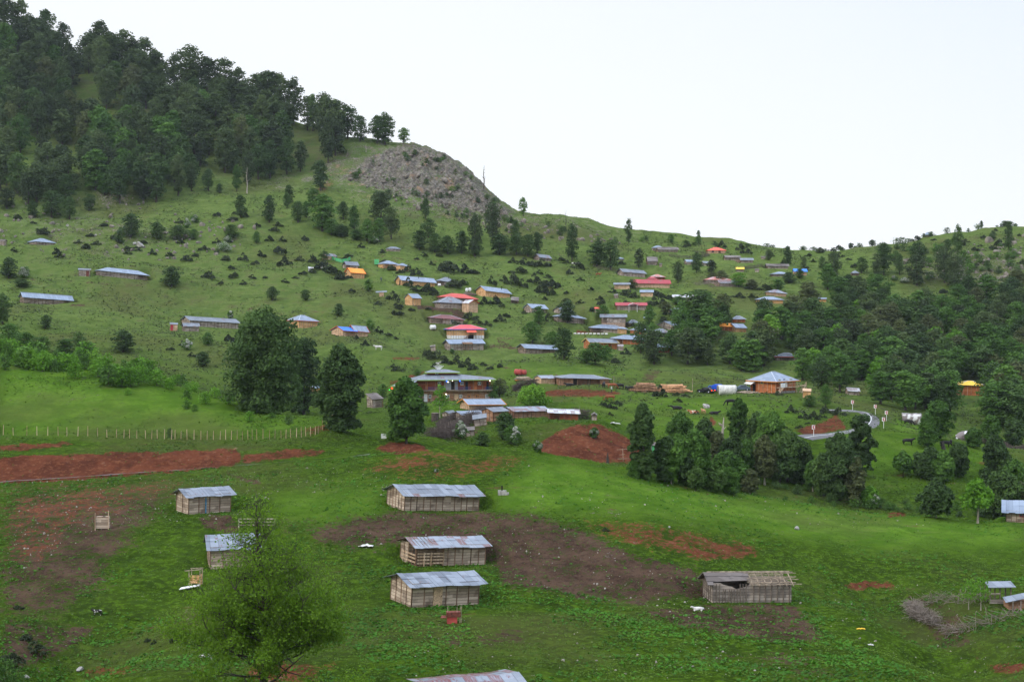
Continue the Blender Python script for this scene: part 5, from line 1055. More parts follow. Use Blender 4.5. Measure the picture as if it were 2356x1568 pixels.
# broken barn: left part with collapsed roof, right part with bare roof poles
def broken(e, X0, X1, W, h, rise, s):
    L = X1-X0; r_ = random.Random(5)
    m = MB(); k = 12
    for i in range(k):
        t = i/(k-1); y = -.5+t*(W/2+.5); z = h-.15+(rise+.15)*t
        m.bar((X0+L*.48+r_.uniform(-.4,.3), y+r_.uniform(-.06,.06), z+r_.uniform(0,.06)), (X1+.5+r_.uniform(-1.,.5), y+r_.uniform(-.22,.22), z+.06+r_.uniform(-.1,.1)), r_.uniform(.045,.085))
    for i in range(7):
        x = X0+L*.5+i*L*.085; m.bar((x,-.45,h-.2),(x+.05,W/2,h+rise-.08), .09)
    m.bar((X0-.1,W/2,h+rise),(X1+.3,W/2,h+rise+.05), .13)
    m.build('roof_poles', M['wood_raw'], e)
    m = MB()
    m.slab([(X0-.5,W/2+.05,h+rise),(X0+L*.5,W/2+.05,h+rise),(X0+L*.5,W+.5,h-.2),(X0-.5,W+.5,h-.3)], .08)
    m.slab([(X0-.5,-.3,h-.1),(X0+.1,-.3,h-.1),(X0+.2,W/2,h+rise),(X0-.4,W/2,h+rise)], .07)
    m.slab([(X0-.45,W*.06,h+rise*.12),(X0+L*.5,W*.14,h+rise*.28),(X0+L*.5,W/2,h+rise+.02),(X0-.5,W/2,h+rise+.02)], .08)
    m.build('roof', M['r_plank'], e)
    m = MB()
    for i in range(12):
        x = X0+.1+i*L*.038; m.bar((x,-.12,-.3),(x+r_.uniform(-.1,.1),-.12,h-(.55 if 2 < i < 9 else .05)), .08)
    for i in range(7):
        x = X0+L*.52+i*L*.075; m.bar((x,-.12,-.3),(x,-.12,h+.05), .10)
    for i in range(5): m.bar((X0-.1, .3+i*W/5,-.3),(X0-.1,.3+i*W/5,h), .08)
    m.build('posts', M['wood_dark'], e)
def broken_barn():
    p = at(1638, 1385); s = p.y/FP; L = (1820-1638)*s*1.03; W = 3.8; h = 44*s; rise = .75
    pad(p, R(14)-math.atan((1638-CX)/FP), 0, L, W, R(1)); e = link('ruined_barn', None, None, (p.x,p.y,p.z), (0,R(1),R(14)-math.atan((1638-CX)/FP))); tag(e, 'ruined grey barn with a hole in its front wall and bare roof poles', 'barn'); LAND.append((1725,1350,'ruined barn',200))
    m = MB(); a = L*.5
    # front wall left half with a sagging broken top edge
    V = [(0,0,-.5),(a,0,-.5),(a,0,h-.05),(a*.86,0,h-.35),(a*.62,0,h-.62),(a*.5,0,h-.35),(a*.30,0,h-.18),(a*.22,0,h),(0,0,h)]
    V += [(x,.08,z) for x,_,z in V]; n = 9
    m.add(V, [tuple(range(n)), tuple(range(2*n-1,n-1,-1))]+[(i,n+i,n+(i+1)%n,(i+1)%n) for i in range(n)])
    m.box(a+.01, L, 0, .1, -.5, h); m.box(0,.08,.09,W,-.5,h); m.box(L-.1,L,.11,W,-.5,h); m.box(.09,L-.11,W-.08,W,-.5,h); m.add([(0.02,.1,h+.002),(0.02,W,h+.002),(0.02,W/2,h+rise-.05)],[(0,1,2)])
    m.box(a-.06,a-.01,.11,W-.1,-.5,h); m.build('wall', M['w_grey'], e)
    broken(e, 0, L, W, h, rise, s)
broken_barn()
# ------------------------------------------------------------------ hotel
def hotel():
    p = at(959, 925.5, 300); s = p.y/FP; k = .1357*s
    pad(p, R(2)-math.atan((959-CX)/FP), -5, 26, 9, 0, 1.)
    e = link('timber_hotel', None, None, (p.x,p.y,p.z), (0,0,R(2)-math.atan((959-CX)/FP))); tag(e, 'big two storey red brown timber hotel with galleries, tiered grey roof and coloured lamps', 'hotel'); LAND.append((1050,890,'red hotel',190))
    X = lambda z: (z-545)*k; Zh = lambda z: (757-z)*k; L = X(1805); W = 9.; z1 = Zh(552); z2 = Zh(372)
    def part(nm, mt, f, par=e, lab=None):
        m = MB(); f(m); o = m.build(nm, M[mt], par)
        if lab: o['label'] = lab
        return o
    part('lower_wall', 'w_mill', lambda m: m.box(0, L, 0, W, -1.2, z1-.12))
    part('upper_wall', 'w_red', lambda m: m.box(.02, L-.02, .02, W, z1+.12, z2))
    part('gallery_floor', 'w_dark', lambda m: [m.box(-.4, L+.35, -1., W, z1-.11, z1+.11)]+[m.box(x-.05, x+.05, -1.05, -.9, z1-.25, z1-.12) for x in np.arange(0, L, .6)])
    part('corner_stone', 'stone', lambda m: m.box(L+.02, L+.75, .3, 3, -1.2, z1-.12))
    part('posts', 'batten', lambda m: [m.box(x-.07, x+.07, -.95, -.82, z1+.12, z2) for x in np.linspace(0, L+.2, 9)]+[m.box(x-.06, x+.06, -.06, -.004, 0, z1-.12) for x in np.linspace(.1, L-.1, 13)])
    for a, b in ((735,1005),(1180,1460),(1700,1830)):
        part('railing', 'bluerail', lambda m: [m.box(X(a), X(b), -.93, -.88, z1+.75, z1+.80), m.box(X(a), X(b), -.93, -.88, z1+.2, z1+.24)]+[m.box(x-.025, x+.025, -.92, -.89, z1+.2, z1+.78) for x in np.arange(X(a), X(b), .28)])
    def win(a, b, za, zb, mt='white'):
        f = part('window', mt, lambda m: m.box(X(a), X(b), -.07, .0, Zh(zb), Zh(za))); w_ = X(b)-X(a)
        part('pane', 'glass', lambda m: [m.box(X(a)+.09, X(a)+w_*.42, -.085, -.072, Zh(zb)+.1, Zh(za)-.1), m.box(X(a)+w_*.58, X(b)-.09, -.085, -.072, Zh(zb)+.1, Zh(za)-.1)], f)
    for a in (900,1285,1583): win(a, a+56, 408, 466)
    for a, b in ((745,790),(1040,1098),(1262,1315),(1710,1765),(575,600)): win(a, b, 625, 686)
    win(1402,1458,630,688,'orangetrim'); win(1542,1600,630,688,'orangetrim')
    for a, b, c, d, mt in ((665,725,615,745,'white'),(1182,1250,612,750,'door_l')): part('door', mt, lambda m: m.box(X(a), X(b), -.08, .0, Zh(d), Zh(c)))
    for a, b, mt in ((690,730,'w_house'),(1520,1568,'w_house'),(1368,1415,'dark'),(1728,1768,'dark')): part('door', mt, lambda m: m.box(X(a), X(b), -.05, .018, z1+.12, Zh(410)))
    part('cladding', 'greyplate', lambda m: [m.box(X(1010), X(1126), -.10, .015, z1+.12, Zh(400)), m.box(X(1184), X(1240), -.10, .015, z1+.12, Zh(400))]); part('door', 'dark', lambda m: m.box(X(1127), X(1183), -.05, .016, z1+.12, Zh(410)))  # dark panel between the plates stands in for shade inside an open doorway
    # roofs
    def roof():
        m = MB(); fm = MB(); ze = z2+.0; zr = z2+1.05; a, b = -1.0, L+1.25; i = 4.8; x0, x1 = X(700), X(1275); y0 = 3.6; y1 = 6.6
        m.slab([(a,-1.5,ze),(b,-1.5,ze),(x1,y0,zr),(x0,y0,zr)], .08); m.slab([(b,-1.5,ze),(b,W+1,ze),(x1,y1,zr),(x1,y0,zr)], .08); m.slab([(a,W+1,ze),(a,-1.5,ze),(x0,y0,zr),(x0,y1,zr)], .08); m.slab([(b,W+1,ze),(a,W+1,ze),(x0,y1,zr),(x1,y1,zr)], .08)
        o = m.build('lower_roof', M['r_grey'], e); fm.bar((a,-1.53,ze-.05),(b,-1.53,ze-.05), .06,.2); fm.bar((a-.03,-1.5,ze-.05),(a-.03,W+1,ze-.05), .06,.2); fm.bar((b+.03,-1.5,ze-.05),(b+.03,W+1,ze-.05), .06,.2); fm.build('fascia', M['greentrim'], o)
        zt = zr+.55; part('upper_room', 'w_red', lambda m: m.box(X(735), X(1250), y0+.05, y1-.05, zr-.4, zt))
        f = part('window', 'white', lambda m: m.box(X(872), X(920), y0-.03, y0+.04, zr+.1, zt-.08)); part('pane', 'glass', lambda m: m.box(X(880), X(912), y0-.045, y0-.032, zr+.16, zt-.16), f)
        m = MB(); fm = MB(); a2, b2 = X(700), X(1300); xa, xb = X(830), X(1060); zz = zt+.75; ym = (y0+y1)/2
        m.slab([(a2,y0-.9,zt),(b2,y0-.9,zt),(xb,ym,zz),(xa,ym,zz)], .07); m.slab([(b2,y1+.9,zt),(a2,y1+.9,zt),(xa,ym,zz),(xb,ym,zz)], .07); m.slab([(a2,y1+.9,zt),(a2,y0-.9,zt),(xa,ym,zz)], .07); m.slab([(b2,y0-.9,zt),(b2,y1+.9,zt),(xb,ym,zz)], .07)
        o = m.build('top_roof', M['r_grey'], e); fm.bar((a2,y0-.93,zt-.04),(b2,y0-.93,zt-.04), .06,.18); fm.bar((a2-.03,y0-.9,zt-.04),(a2-.03,y1+.9,zt-.04), .06,.18); fm.build('fascia', M['greentrim'], o)
        xc = X(932)
        part('fan_ornament', 'white', lambda m: [m.bar((xc+.25*t,ym,zz-.05),(xc+1.25*t,ym,zz+1.15-.3*abs(t)), .12,.12) for t in (-1,-.7,-.42,-.14,.14,.42,.7,1)])
    roof()
    # left wing running towards the viewer
    V = [(-4.9,-4.2), (-2.2,-4.6), (-.1,-.1), (-.1,4.), (-2.5,4.)]
    def wing(m):
        n = 5; m.add([(x,y,-1.5) for x, y in V]+[(x,y,z2-.35-(.55 if y < -1 else 0)) for x, y in V], [(4,3,2,1,0),(5,6,7,8,9)]+[(i,(i+1)%n,(i+1)%n+n,i+n) for i in range(n)])
    part('wing_wall', 'w_red', wing)
    part('wing_roof', 'r_grey', lambda m: m.slab([(-6.6,-5.6,z2-1.25),(-1.3,-5.9,z2-.95),(0.3,-1.0,z2+.1),(-1.2,4.6,z2+.3)], .08))
    part('fascia', 'greentrim', lambda m: [m.bar((-6.63,-5.6,z2-1.3),(-1.25,4.6,z2+.25), .07,.2), m.bar((-6.6,-5.63,z2-1.3),(-1.3,-5.93,z2-1.0), .07,.2)])
    M['l_blue'] = mat_emit('blue lamp', (.02,.12,1.), 6); M['l_red'] = mat_emit('red lamp', (1.,.04,.01), 6); M['l_green'] = mat_emit('green lamp', (.03,1.,.08), 3); M['l_white'] = mat_emit('white lamp', (1.,.93,.8), 6)
    for (x, y, z, r, mt) in ((X(1047),-1.35,z2-.25,.17,'l_blue'),(X(1270),-1.35,z2-.25,.17,'l_blue'),(X(1783),-1.2,z2-.25,.15,'l_white'),(X(1072),-1.2,z2-.5,.12,'l_white'),(X(1040),-.2,Zh(620),.15,'l_white'),(-6.2,-5.2,z2-1.75,.2,'l_red'),(-6.8,-5.4,z2-2.1,.13,'l_green'),(X(1145),-1.4,z2-.22,.1,'l_white')):
        bm = bmesh.new(); bmesh.ops.create_uvsphere(bm, u_segments=10, v_segments=6, radius=r); me = bpy.data.meshes.new('lamp'); bm.to_mesh(me); bm.free(); me.materials.append(M[mt]); link('lamp', me, e, (x,y,z))
hotel()
# ------------------------------------------------------------------ animals and people: one skinned body each
def skin_mesh(name, V, E, Rr, sub=1):
    me = bpy.data.meshes.new(name); me.from_pydata(V, E, []); me.update(); o = bpy.data.objects.new(name, me); COL.objects.link(o)
    md = o.modifiers.new('s', 'SKIN'); md.use_smooth_shade = True
    sk = me.skin_vertices[0].data
    for i, r in enumerate(Rr): sk[i].radius = (r, r) if not isinstance(r, tuple) else r
    sk[0].use_root = True
    if sub: ms = o.modifiers.new('u', 'SUBSURF'); ms.levels = sub; ms.render_levels = sub
    dg = bpy.context.evaluated_depsgraph_get(); dg.update()
    m2 = bpy.data.meshes.new_from_object(o.evaluated_get(dg)); bpy.data.objects.remove(o); m2.name = name; return m2
def cow_mesh(pose):
    V = [(0,0,1.0),(-.45,0,1.02),(-.85,0,1.03),(-1.05,0,1.0),(.45,0,1.02),(.75,0,1.08)]; r = [.34,.36,.33,.2,.33,.28]; E = [(0,1),(1,2),(2,3),(0,4),(4,5)]
    def ad(p, rr, fr): V.append(p); r.append(rr); E.append((fr, len(V)-1)); return len(V)-1
    if pose == 'graze':
        n = ad((1.05,0,.82),.17,5); n = ad((1.25,0,.45),.13,n); hd = ad((1.38,.0,.22),.12,n); ad((1.52,0,.05),.08,hd)
    else:
        n = ad((1.02,0,1.25),.18,5); hd = ad((1.25,0,1.38),.13,n); ad((1.5,0,1.22),.09,hd)
    for s in (-1,1): ad((V[hd][0]-.02, s*.2, V[hd][2]+.08), .04, hd)
    lie = pose == 'lie'
    for s in (-1,1):
        if lie:
            a = ad((.6,s*.3,.75),.14,4); b = ad((.85,s*.38,.62),.09,a); ad((.6,s*.36,.60),.06,b)
            a = ad((-.7,s*.34,.78),.17,2); b = ad((-.45,s*.46,.66),.11,a); ad((-.75,s*.48,.62),.06,b)
        else:
            a = ad((.58,s*.2,.72),.14,4); b = ad((.60,s*.2,.38),.075,a); c = ad((.58,s*.2,.08),.055,b); ad((.62,s*.2,.0),.06,c)
            a = ad((-.85,s*.22,.76),.17,2); b = ad((-.98,s*.22,.45),.085,a); c = ad((-.90,s*.22,.10),.055,b); ad((-.87,s*.22,0),.06,c)
    t = ad((-1.2,0,.85),.04,3); ad((-1.22,0,.4),.03,t)
    if lie: V = [(x,y,z-.60) for x, y, z in V]
    return skin_mesh('cow body', V, E, r)
CM = {p: cow_mesh(p) for p in ('stand','graze','lie')}
def cow(x, y, pose, mt, rot, label, sc=1., d0=60, cat='cow', name='cow'):
    p = at(x, y, d0); me = CM[pose].copy(); me.materials.clear(); me.materials.append(M[mt])
    o = link(name, me, None, (p.x,p.y,p.z-.02), (0,0,R(rot)), (sc,sc,sc)); tag(o, label, cat)
cow(1314,881.5,'stand','cow_black',0,'black cow standing before the porch of the long cattle farm house',1.05,330)
cow(1310,887.5,'lie','cow_black',180,'black cow lying on the grass just below the standing one at the farm',1.05,330)
cow(1389,891,'stand','cow_black',80,'black cow seen end on by the right corner of the farm house',1.,330)
cow(1409,893.5,'graze','cow_brown',0,'brown cow beside the thin pole right of the farm house',1.05,330)
cow(1426,894,'stand','cow_black',200,'black cow standing between the farm house and the log heap',1.,330)
cow(1441,896,'graze','cow_black',100,'small black calf close to the left of the log heap',.75,330)
cow(1452,899,'graze','cow_black',10,'black cow with its head at the left end of the log heap',.95,330)
cow(1403,921,'graze','cow_brown',180,'brown cow grazing alone on the bank below the farm',1.05,300)
cow(1557,941,'lie','cow_black',180,'black cow lying on the grass, leftmost of the resting group',1.1,290)
cow(1596,951,'lie','cow_redpied',180,'brown and white cow lying in front of the grey boulder',1.05,290)
cow(1618,951,'stand','cow_tan',110,'tan and white calf standing between the resting cows',.8,290)
cow(1644,953,'lie','cow_black',0,'black cow lying at the right end of the resting group',1.05,290)
cow(1680,932,'graze','cow_black',190,'black cow grazing above the resting group',1.15,290)
cow(2091,977,'graze','cow_black',-30,'black cow in front of the tarpaulin shelter right of the road',1.,290)
cow(2090,1023,'stand','cow_black',0,'black cow with a pale shoulder left of the leafy tree',1.0,240)
cow(2176,1028,'graze','cow_black',0,'black cow grazing right of the leafy tree',1.,240)
cow(2188,1021,'graze','cow_black',70,'black calf just behind the grazing cow right of the leafy tree',.75,240)
cow(870,805,'stand','cow_white',180,'white cow standing alone on the spur above the hotel',1.,380)
cow(1322,611,'graze','cow_pied',0,'black and white cow grazing high up beside the twin trees',1.,480)
cow(1330,611,'graze','cow_pied',170,'second black and white cow grazing high up, facing left',1.,480)
cow(1377,635,'stand','cow_brown',0,'small brown cow far up near the end of the stick fence',.9,450)
cow(223,1414,'stand','cow_pied',180,'small white goat with a dark side on the lower left slope',.42,60,'goat','goat')
cow(472,1518,'graze','cow_white',0,'small white goat near the bottom under the budding tree',.4,60,'goat','goat')
cow(1606,1403,'lie','cow_white',180,'white dog lying in front of the ruined barn',.5,60,'dog','dog')
def person(x, y, d0, rot, shirt, trousers, label):
    V = [(0,0,.95),(0,0,1.2),(0,0,1.42),(0,0,1.52),(0,.01,1.64),(0,.02,1.72)]; r = [(.16,.11),(.15,.11),(.18,.11),.06,.10,.085]; E = [(0,1),(1,2),(2,3),(3,4),(4,5)]
    def ad(p, rr, fr): V.append(p); r.append(rr); E.append((fr, len(V)-1)); return len(V)-1
    for s in (-1,1):
        a = ad((s*.1,0,.85),.1,0); b = ad((s*.12,.04*s,.48),.07,a); c = ad((s*.13,-.03*s,.08),.05,b); ad((s*.13,-.16-.03*s,.03),.045,c)
        a = ad((s*.22,0,1.38),.06,2); b = ad((s*.28,.02,1.1),.048,a); c = ad((s*.27,-.08,.86),.036,b); ad((s*.27,-.1,.76),.04,c)
    me = skin_mesh('person body', V, E, r); p = at(x, y, d0)
    for m_ in (mat_plain('skin', (.45,.28,.2), .1), mat_plain(label[:12]+' shirt', shirt, .1), mat_plain(label[:12]+' trousers', trousers, .1), M['dark']): me.materials.append(m_)
    for pl in me.polygons:
        c = pl.center; pl.material_index = 3 if (c.z > 1.68 or (c.z > 1.6 and c.y > .04)) else 0 if (c.z > 1.46 or (c.z < .84 and abs(c.x) > .22)) else (1 if c.z > .92 else 2)
    o = link('person', me, None, (p.x,p.y,p.z), (0,0,R(rot))); tag(o, label, 'person')
person(1407,903,330,60,(.6,.6,.58),(.03,.03,.04),'person in a white top and dark trousers walking below the farm house')
person(877,648,440,0,(.05,.09,.12),(.03,.03,.05),'person in dark clothes standing on the slope right of the orange roofed cabin')
# ------------------------------------------------------------------ vehicles
def wheel(e, x, y, r, wd=.22):
    w_ = link('wheel', None, e, (x,y,r)) if False else None
    m = MB(); m.tube([(x,y-wd/2,r),(x,y+wd/2,r)], r, 16); o = m.build('wheel', M['dark'], e); m = MB(); m.tube([(x,y-wd/2-.01,r),(x,y+wd/2+.01,r)], r*.55, 12); m.build('rim', M['metaltrim'], o)
def loft(secs, W):
    """side outline (x,z) list extruded over width with tumble: list of (y, scale inset)"""
    n = len(secs); V = []; F = []
    ys = [(-W/2, 0), (-W/2+.06, 1), (W/2-.06, 1), (W/2, 0)]
    for y, k_ in ys:
        for x, z in secs: V.append((x, y, z+(0.03 if k_ else 0)))
    for j in range(3):
        for i in range(n): F.append((j*n+i, j*n+(i+1)%n, (j+1)*n+(i+1)%n, (j+1)*n+i))
    F.append(tuple(range(n))[::-1]); F.append(tuple(3*n+i for i in range(n))); return V, F
def car(x, y, rot, col, label, lit=True, d0=330):
    p = at(x, y, d0); e = link('parked_car', None, None, (p.x,p.y,p.z), (0,0,R(rot))); tag(e, label, 'car')
    mt = M.get('car'+str(col)) or mat_plain('car paint', col, .03, 2, .25, .3, .6); M['car'+str(col)] = mt
    body = [(-2.15,.30),(-2.2,.62),(-2.1,.88),(-1.5,.93),(1.0,.93),(1.95,.80),(2.15,.58),(2.12,.30)]; V, F = loft(body, 1.7); m = MB(); m.add(V, F); m.build('body', mt, e)
    cab = [(-1.55,.94),(-1.05,1.36),(.25,1.38),(.95,.94)]; V, F = loft(cab, 1.5); m = MB(); m.add(V, F); c = m.build('cabin', mt, e)
    m = MB(); m.box(-1.0,.2,-.765,-.752,.98,1.30); m.box(-1.0,.2,.752,.765,.98,1.30); m.add([(-1.52,-.62,.99),(-1.52,.62,.99),(-1.12,.55,1.33),(-1.12,-.55,1.33)],[(0,1,2,3)]); m.build('windows', M['glass'], c)
    for wx in (-1.35,1.35):
        for wy in (-.78,.78): wheel(e, wx, wy, .31)
    lm = M.get('tail') or mat_emit('lit tail lamp', (1.,.06,.01), 5 if lit else .3); M['tail'] = lm
    for s in (-1,1): m = MB(); m.box(-2.24,-2.12,s*.72-.16,s*.72+.16,.62,.80); m.build('tail_light', lm if lit else M['door_red'], e)
    m = MB(); m.box(-2.22,-2.17,-.26,.26,.48,.60); m.build('number_plate', M['white'], e)
    m = MB(); m.box(-2.27,-2.1,-.8,.8,.32,.45); m.build('bumper', M['dark'], e)
car(1624,903,140,(.012,.015,.018),'black saloon car seen from behind with its red tail lamps lit')
car(1706,898,180,(.10,.14,.18),'small grey blue car partly hidden behind the white tarpaulin tent',False,d0=345)
def pickup():
    p = at(1643,901.5,330); e = link('pickup_truck', None, None, (p.x,p.y+1.5,p.z), (0,0,R(160))); tag(e, 'blue pickup truck covered with a blue tarpaulin beside the black car', 'truck')
    mt = mat_plain('blue truck paint', (.02,.10,.45), .1, 2, .3); V, F = loft([(-2.2,.4),(-2.2,.95),(.9,.95),(1.9,.9),(2.1,.6),(2.1,.4)], 1.6); m = MB(); m.add(V, F); m.build('body', mt, e)
    V, F = loft([(.2,.96),(.35,1.55),(1.0,1.55),(1.5,.96)], 1.5); m = MB(); m.add(V, F); c = m.build('cabin', mt, e); m = MB(); m.box(.4,1.0,-.765,-.752,1.05,1.45); m.box(.4,1.0,.752,.765,1.05,1.45); m.build('windows', M['glass'], c)
    V, F = loft([(-2.2,.97),(-2.2,1.75),(-1.6,1.9),(-.4,1.88),(.12,1.7),(.12,.97)], 1.66); m = MB(); m.add(V, F); m.build('tarpaulin', M['blueplastic'], e)
    for wx in (-1.3,1.3):
        for wy in (-.75,.75): wheel(e, wx, wy, .33)
pickup()
# ------------------------------------------------------------------ tents, tarps, tanks
def cloth(label, x, y, pts, mt, name, cat, d0=60, rot=0, frame=None):
    p = at(x, y, d0); e = link(name, None, None, (p.x,p.y,p.z), (0,0,R(rot))); tag(e, label, cat); V = []; F = []; r_ = random.Random(int(x))
    nx = len(pts); ny = len(pts[0])
    for row in pts:
        for q in row: V.append((q[0]+r_.uniform(-.05,.05), q[1]+r_.uniform(-.05,.05), q[2]+(r_.uniform(-.05,.05) if q[2] > .2 else -.2)))
    for i in range(nx-1):
        for j in range(ny-1): F.append((i*ny+j, i*ny+j+1, (i+1)*ny+j+1, (i+1)*ny+j))
    me = mesh_np(name, V, F, [M[mt]], None, True); c = link('cover', me, e); so = c.modifiers.new('t','SOLIDIFY'); so.thickness = .04
    for row in pts[::max(1,len(pts)//3)]:
        m = MB(); m.tube([(q[0]*.98, q[1], max(-.1,q[2]-.09)) for q in row], .035, 5); m.build('pole', M['wood_raw'], e)
    return e
def grid_box(w_, d_, h_, n=9): return [[(x, 0, 0), (x+.02, -.08, h_*.5), (x, .05, h_*.97), (x, d_*.5, h_*1.03), (x, d_, h_), (x, d_+.05, 0)] for x in np.linspace(-w_/2, w_/2, n)]
cloth('boxy dirty white tarpaulin tent beside the blue truck', 1674, 906, grid_box(4.5,3.2,2.05), 'tarp_w', 'tarpaulin_tent', 'tent', 330)
cloth('grey and white tarpaulin shelter behind the leafy tree right of the road', 2098, 974, grid_box(4.6,3,2.3), 'tarp_mix', 'tarpaulin_shelter', 'shelter', 290, -14)
def arc(w_, d_, h_, n=12): return [[(x*1.0, d_/2-d_/2*math.cos(a), h_*math.sin(a)*(1-.55*abs(x/w_*2)**3)) for a in np.linspace(0, math.pi, 9)] for x in np.linspace(-w_/2, w_/2, n)]
cloth('rounded hut covered with a patched white and grey sheet at the wood edge', 2227, 1012, arc(5.3,3.2,2.0), 'tarp_mix', 'sheet_covered_hut', 'hut', 280, -14)
cloth('white ragged sheet hung in front of the collapsing shed on the mound', 1297, 964, grid_box(3.9,1.2,1.35), 'tarp_w', 'sheet_screen', 'screen', 262)
def sheet_hut():
    p = at(1509, 1046, 235, 300); e = link('sheet_hut', None, None, (p.x,p.y,p.z)); tag(e, 'little hut with pale green sheet walls among the trees behind the crest', 'hut')
    for nm, mt, f in (('wall','r_grey',lambda m: m.box(-.8,.8,0,1.5,-.3,1.9)),('sheet','netgreen',lambda m: m.box(-.75,-.2,-.05,-.01,.1,1.8)),('sheet','white',lambda m: m.box(-.1,.15,-.05,-.01,.1,1.8)),('roof','r_plank',lambda m: m.slab([(-1.,-.3,1.9),(1.,-.3,1.95),(1.,1.8,2.3),(-1.,1.8,2.25)],.08))): m = MB(); f(m); m.build(nm, M[mt], e)
sheet_hut()
def tank(x, y, L_, r_, rot, mt, label, d0=60, up=False, legs=True):
    p = at(x, y, d0); e = link('tank', None, None, (p.x,p.y,p.z), (0,0,R(rot))); tag(e, label, 'tank'); m = MB(); n = 18
    if up: m.tube([(0,0,0),(0,0,.05),(0,0,L_*.85),(0,0,L_)], [r_*.9,r_,r_,r_*.5], n)
    else: m.tube([(-L_/2-.12,0,r_+.15),(-L_/2,0,r_+.15),(L_/2,0,r_+.15),(L_/2+.12,0,r_+.15)], [r_*.75,r_,r_,r_*.75], n)
    m.build('shell', M[mt], e, True)
    m = MB()
    for sx in (-.3,.3): m.box(L_*sx-.08, L_*sx+.08, -r_*.8, r_*.8, -.2, .28)
    m.build('cradle', M['wood_dark'], e)
    m = MB(); m.tube([(0,0,(L_ if up else 2*r_+.13)),(0,0,(L_ if up else 2*r_+.13)+.12)], .16, 10); m.build('lid', M['dark'], e)
tank(1193,863,1.9,.75,-35,'rustred','large faded red cylinder tank on the grass above the brush fence',345)
tank(1206,863,.8,.68,-35,'rustred','short dark red drum behind the large red tank',352)
tank(996,759,1.6,.75,25,'white','grey white cylinder tank lying left of the tall red roofed house',395)
tank(1011,659,.9,.45,0,'white','small white tank at the end of the long blue roofed house',430)
for i, (x, y, lb) in enumerate(((1074,671,'left one of two round white tanks behind the red roofs'),(1081,670,'right one of two round white tanks behind the red roofs'))): tank(x,y,1.3,.5,0,'white',lb,430,True)
# ------------------------------------------------------------------ timber heaps
def heap(label, x0, x1, y, h_, mt, seed, d0=330, rot=0, n=130, Lr=(1.5,3.2), r=.13, endon=.6):
    p = at((x0+x1)/2, y, d0); s = p.y/FP; w_ = (x1-x0)*s; m = MB(); r_ = random.Random(seed); H_ = h_*s
    for i in range(n):
        t = r_.random(); z = H_*t; lim = w_/2*(1-.75*t); x = r_.uniform(-lim, lim); L_ = r_.uniform(*Lr); rr = r*r_.uniform(.6,1.3)
        if r_.random() < endon: a = R(90)+r_.uniform(-.25,.25); y0 = r_.uniform(0,.5)
        else: a = r_.uniform(-.12,.12); y0 = r_.uniform(-.1,1.0)
        d = Vector((math.cos(a), math.sin(a), r_.uniform(-.06,.06)))*L_/2; c = Vector((x, y0+(1.2 if abs(d.y) > abs(d.x) else 0), z+rr*.5)); m.tube([c-d, c+d], [rr*.95, rr], 7)
    o = m.build('timber_heap', M[mt], None, loc=(p.x,p.y,p.z), rot=(0,0,R(rot))); tag(o, label, 'timber heap', kind='stuff')
heap('big heap of cut round logs on the grass shelf', 1449, 1518, 902, 20, 'log', 3, n=240)
heap('heap of pale sawn planks and beams right of the round logs', 1514, 1582, 903, 17, 'plankpile', 4, rot=-4, n=120, Lr=(2.5,4.5), endon=.08, r=.12)
heap('low litter of boards and scrap behind the orange sheets by the red tank', 1186, 1222, 876, 8, 'wood_raw', 5, d0=345, n=40, endon=.2)
heap('loose boards lying before the two storey orange house', 1700, 1740, 905, 4, 'wood_raw', 6, d0=330, n=30, endon=.1)
heap('scattered scrap and boards around the white tanks', 1064, 1092, 680, 7, 'twig_l', 7, d0=430, n=50, endon=.1, r=.09)
heap('grey rubble of boards where an upper shack fell', 1310, 1330, 1, 1, 'twig_l', 8, n=1) if False else None
# ------------------------------------------------------------------ fences
def post_fence():
    xs = [z*.2568 for z in (28,120,240,332,428,522,600,697,787,875,960,1045,1110,1160,1228,1305,1358,1410,1473,1537,1568,1620,1677,1738,1800,1855,1911,1972,2022,2072,2125,2172,2222,2260)]+[589+z*.2568 for z in (8,62,120,170,225,267,312,362,408,447,490,530,558,597,618,640,663,683,692,700)]
    P = []
    e = None
    for i, x in enumerate(xs):
        y = np.interp(x, [0,60,200,300,420,560,680,715,735,748,754,760,769],[1001,1001,1003,1008,1011,1011,1008,1003,996,985,977,973,968]); P.append(at(x, y, 205, 300))
    e = link('post_fence', None, None, P[0]); tag(e, 'line of thin pale wooden posts with wire along the foot of the left meadow', 'fence'); r_ = random.Random(2)
    for p in P:
        h = r_.uniform(1.25,1.7); m = MB(); q = p-P[0]; t = r_.uniform(-.08,.08); m.tube([(q.x,q.y,q.z-.4),(q.x+t,q.y,q.z+h)], [.055,.045], 6); m.build('post', M['batten_l'], e)
    m = MB()
    for a, b in zip(P[:-1], P[1:]):
        for z in (.5,1.0): m.tube([a-P[0]+Vector((0,0,z)), b-P[0]+Vector((0,0,z))], .006, 3, cap=False)
    m.build('wire', M['dark'], e)
post_fence()
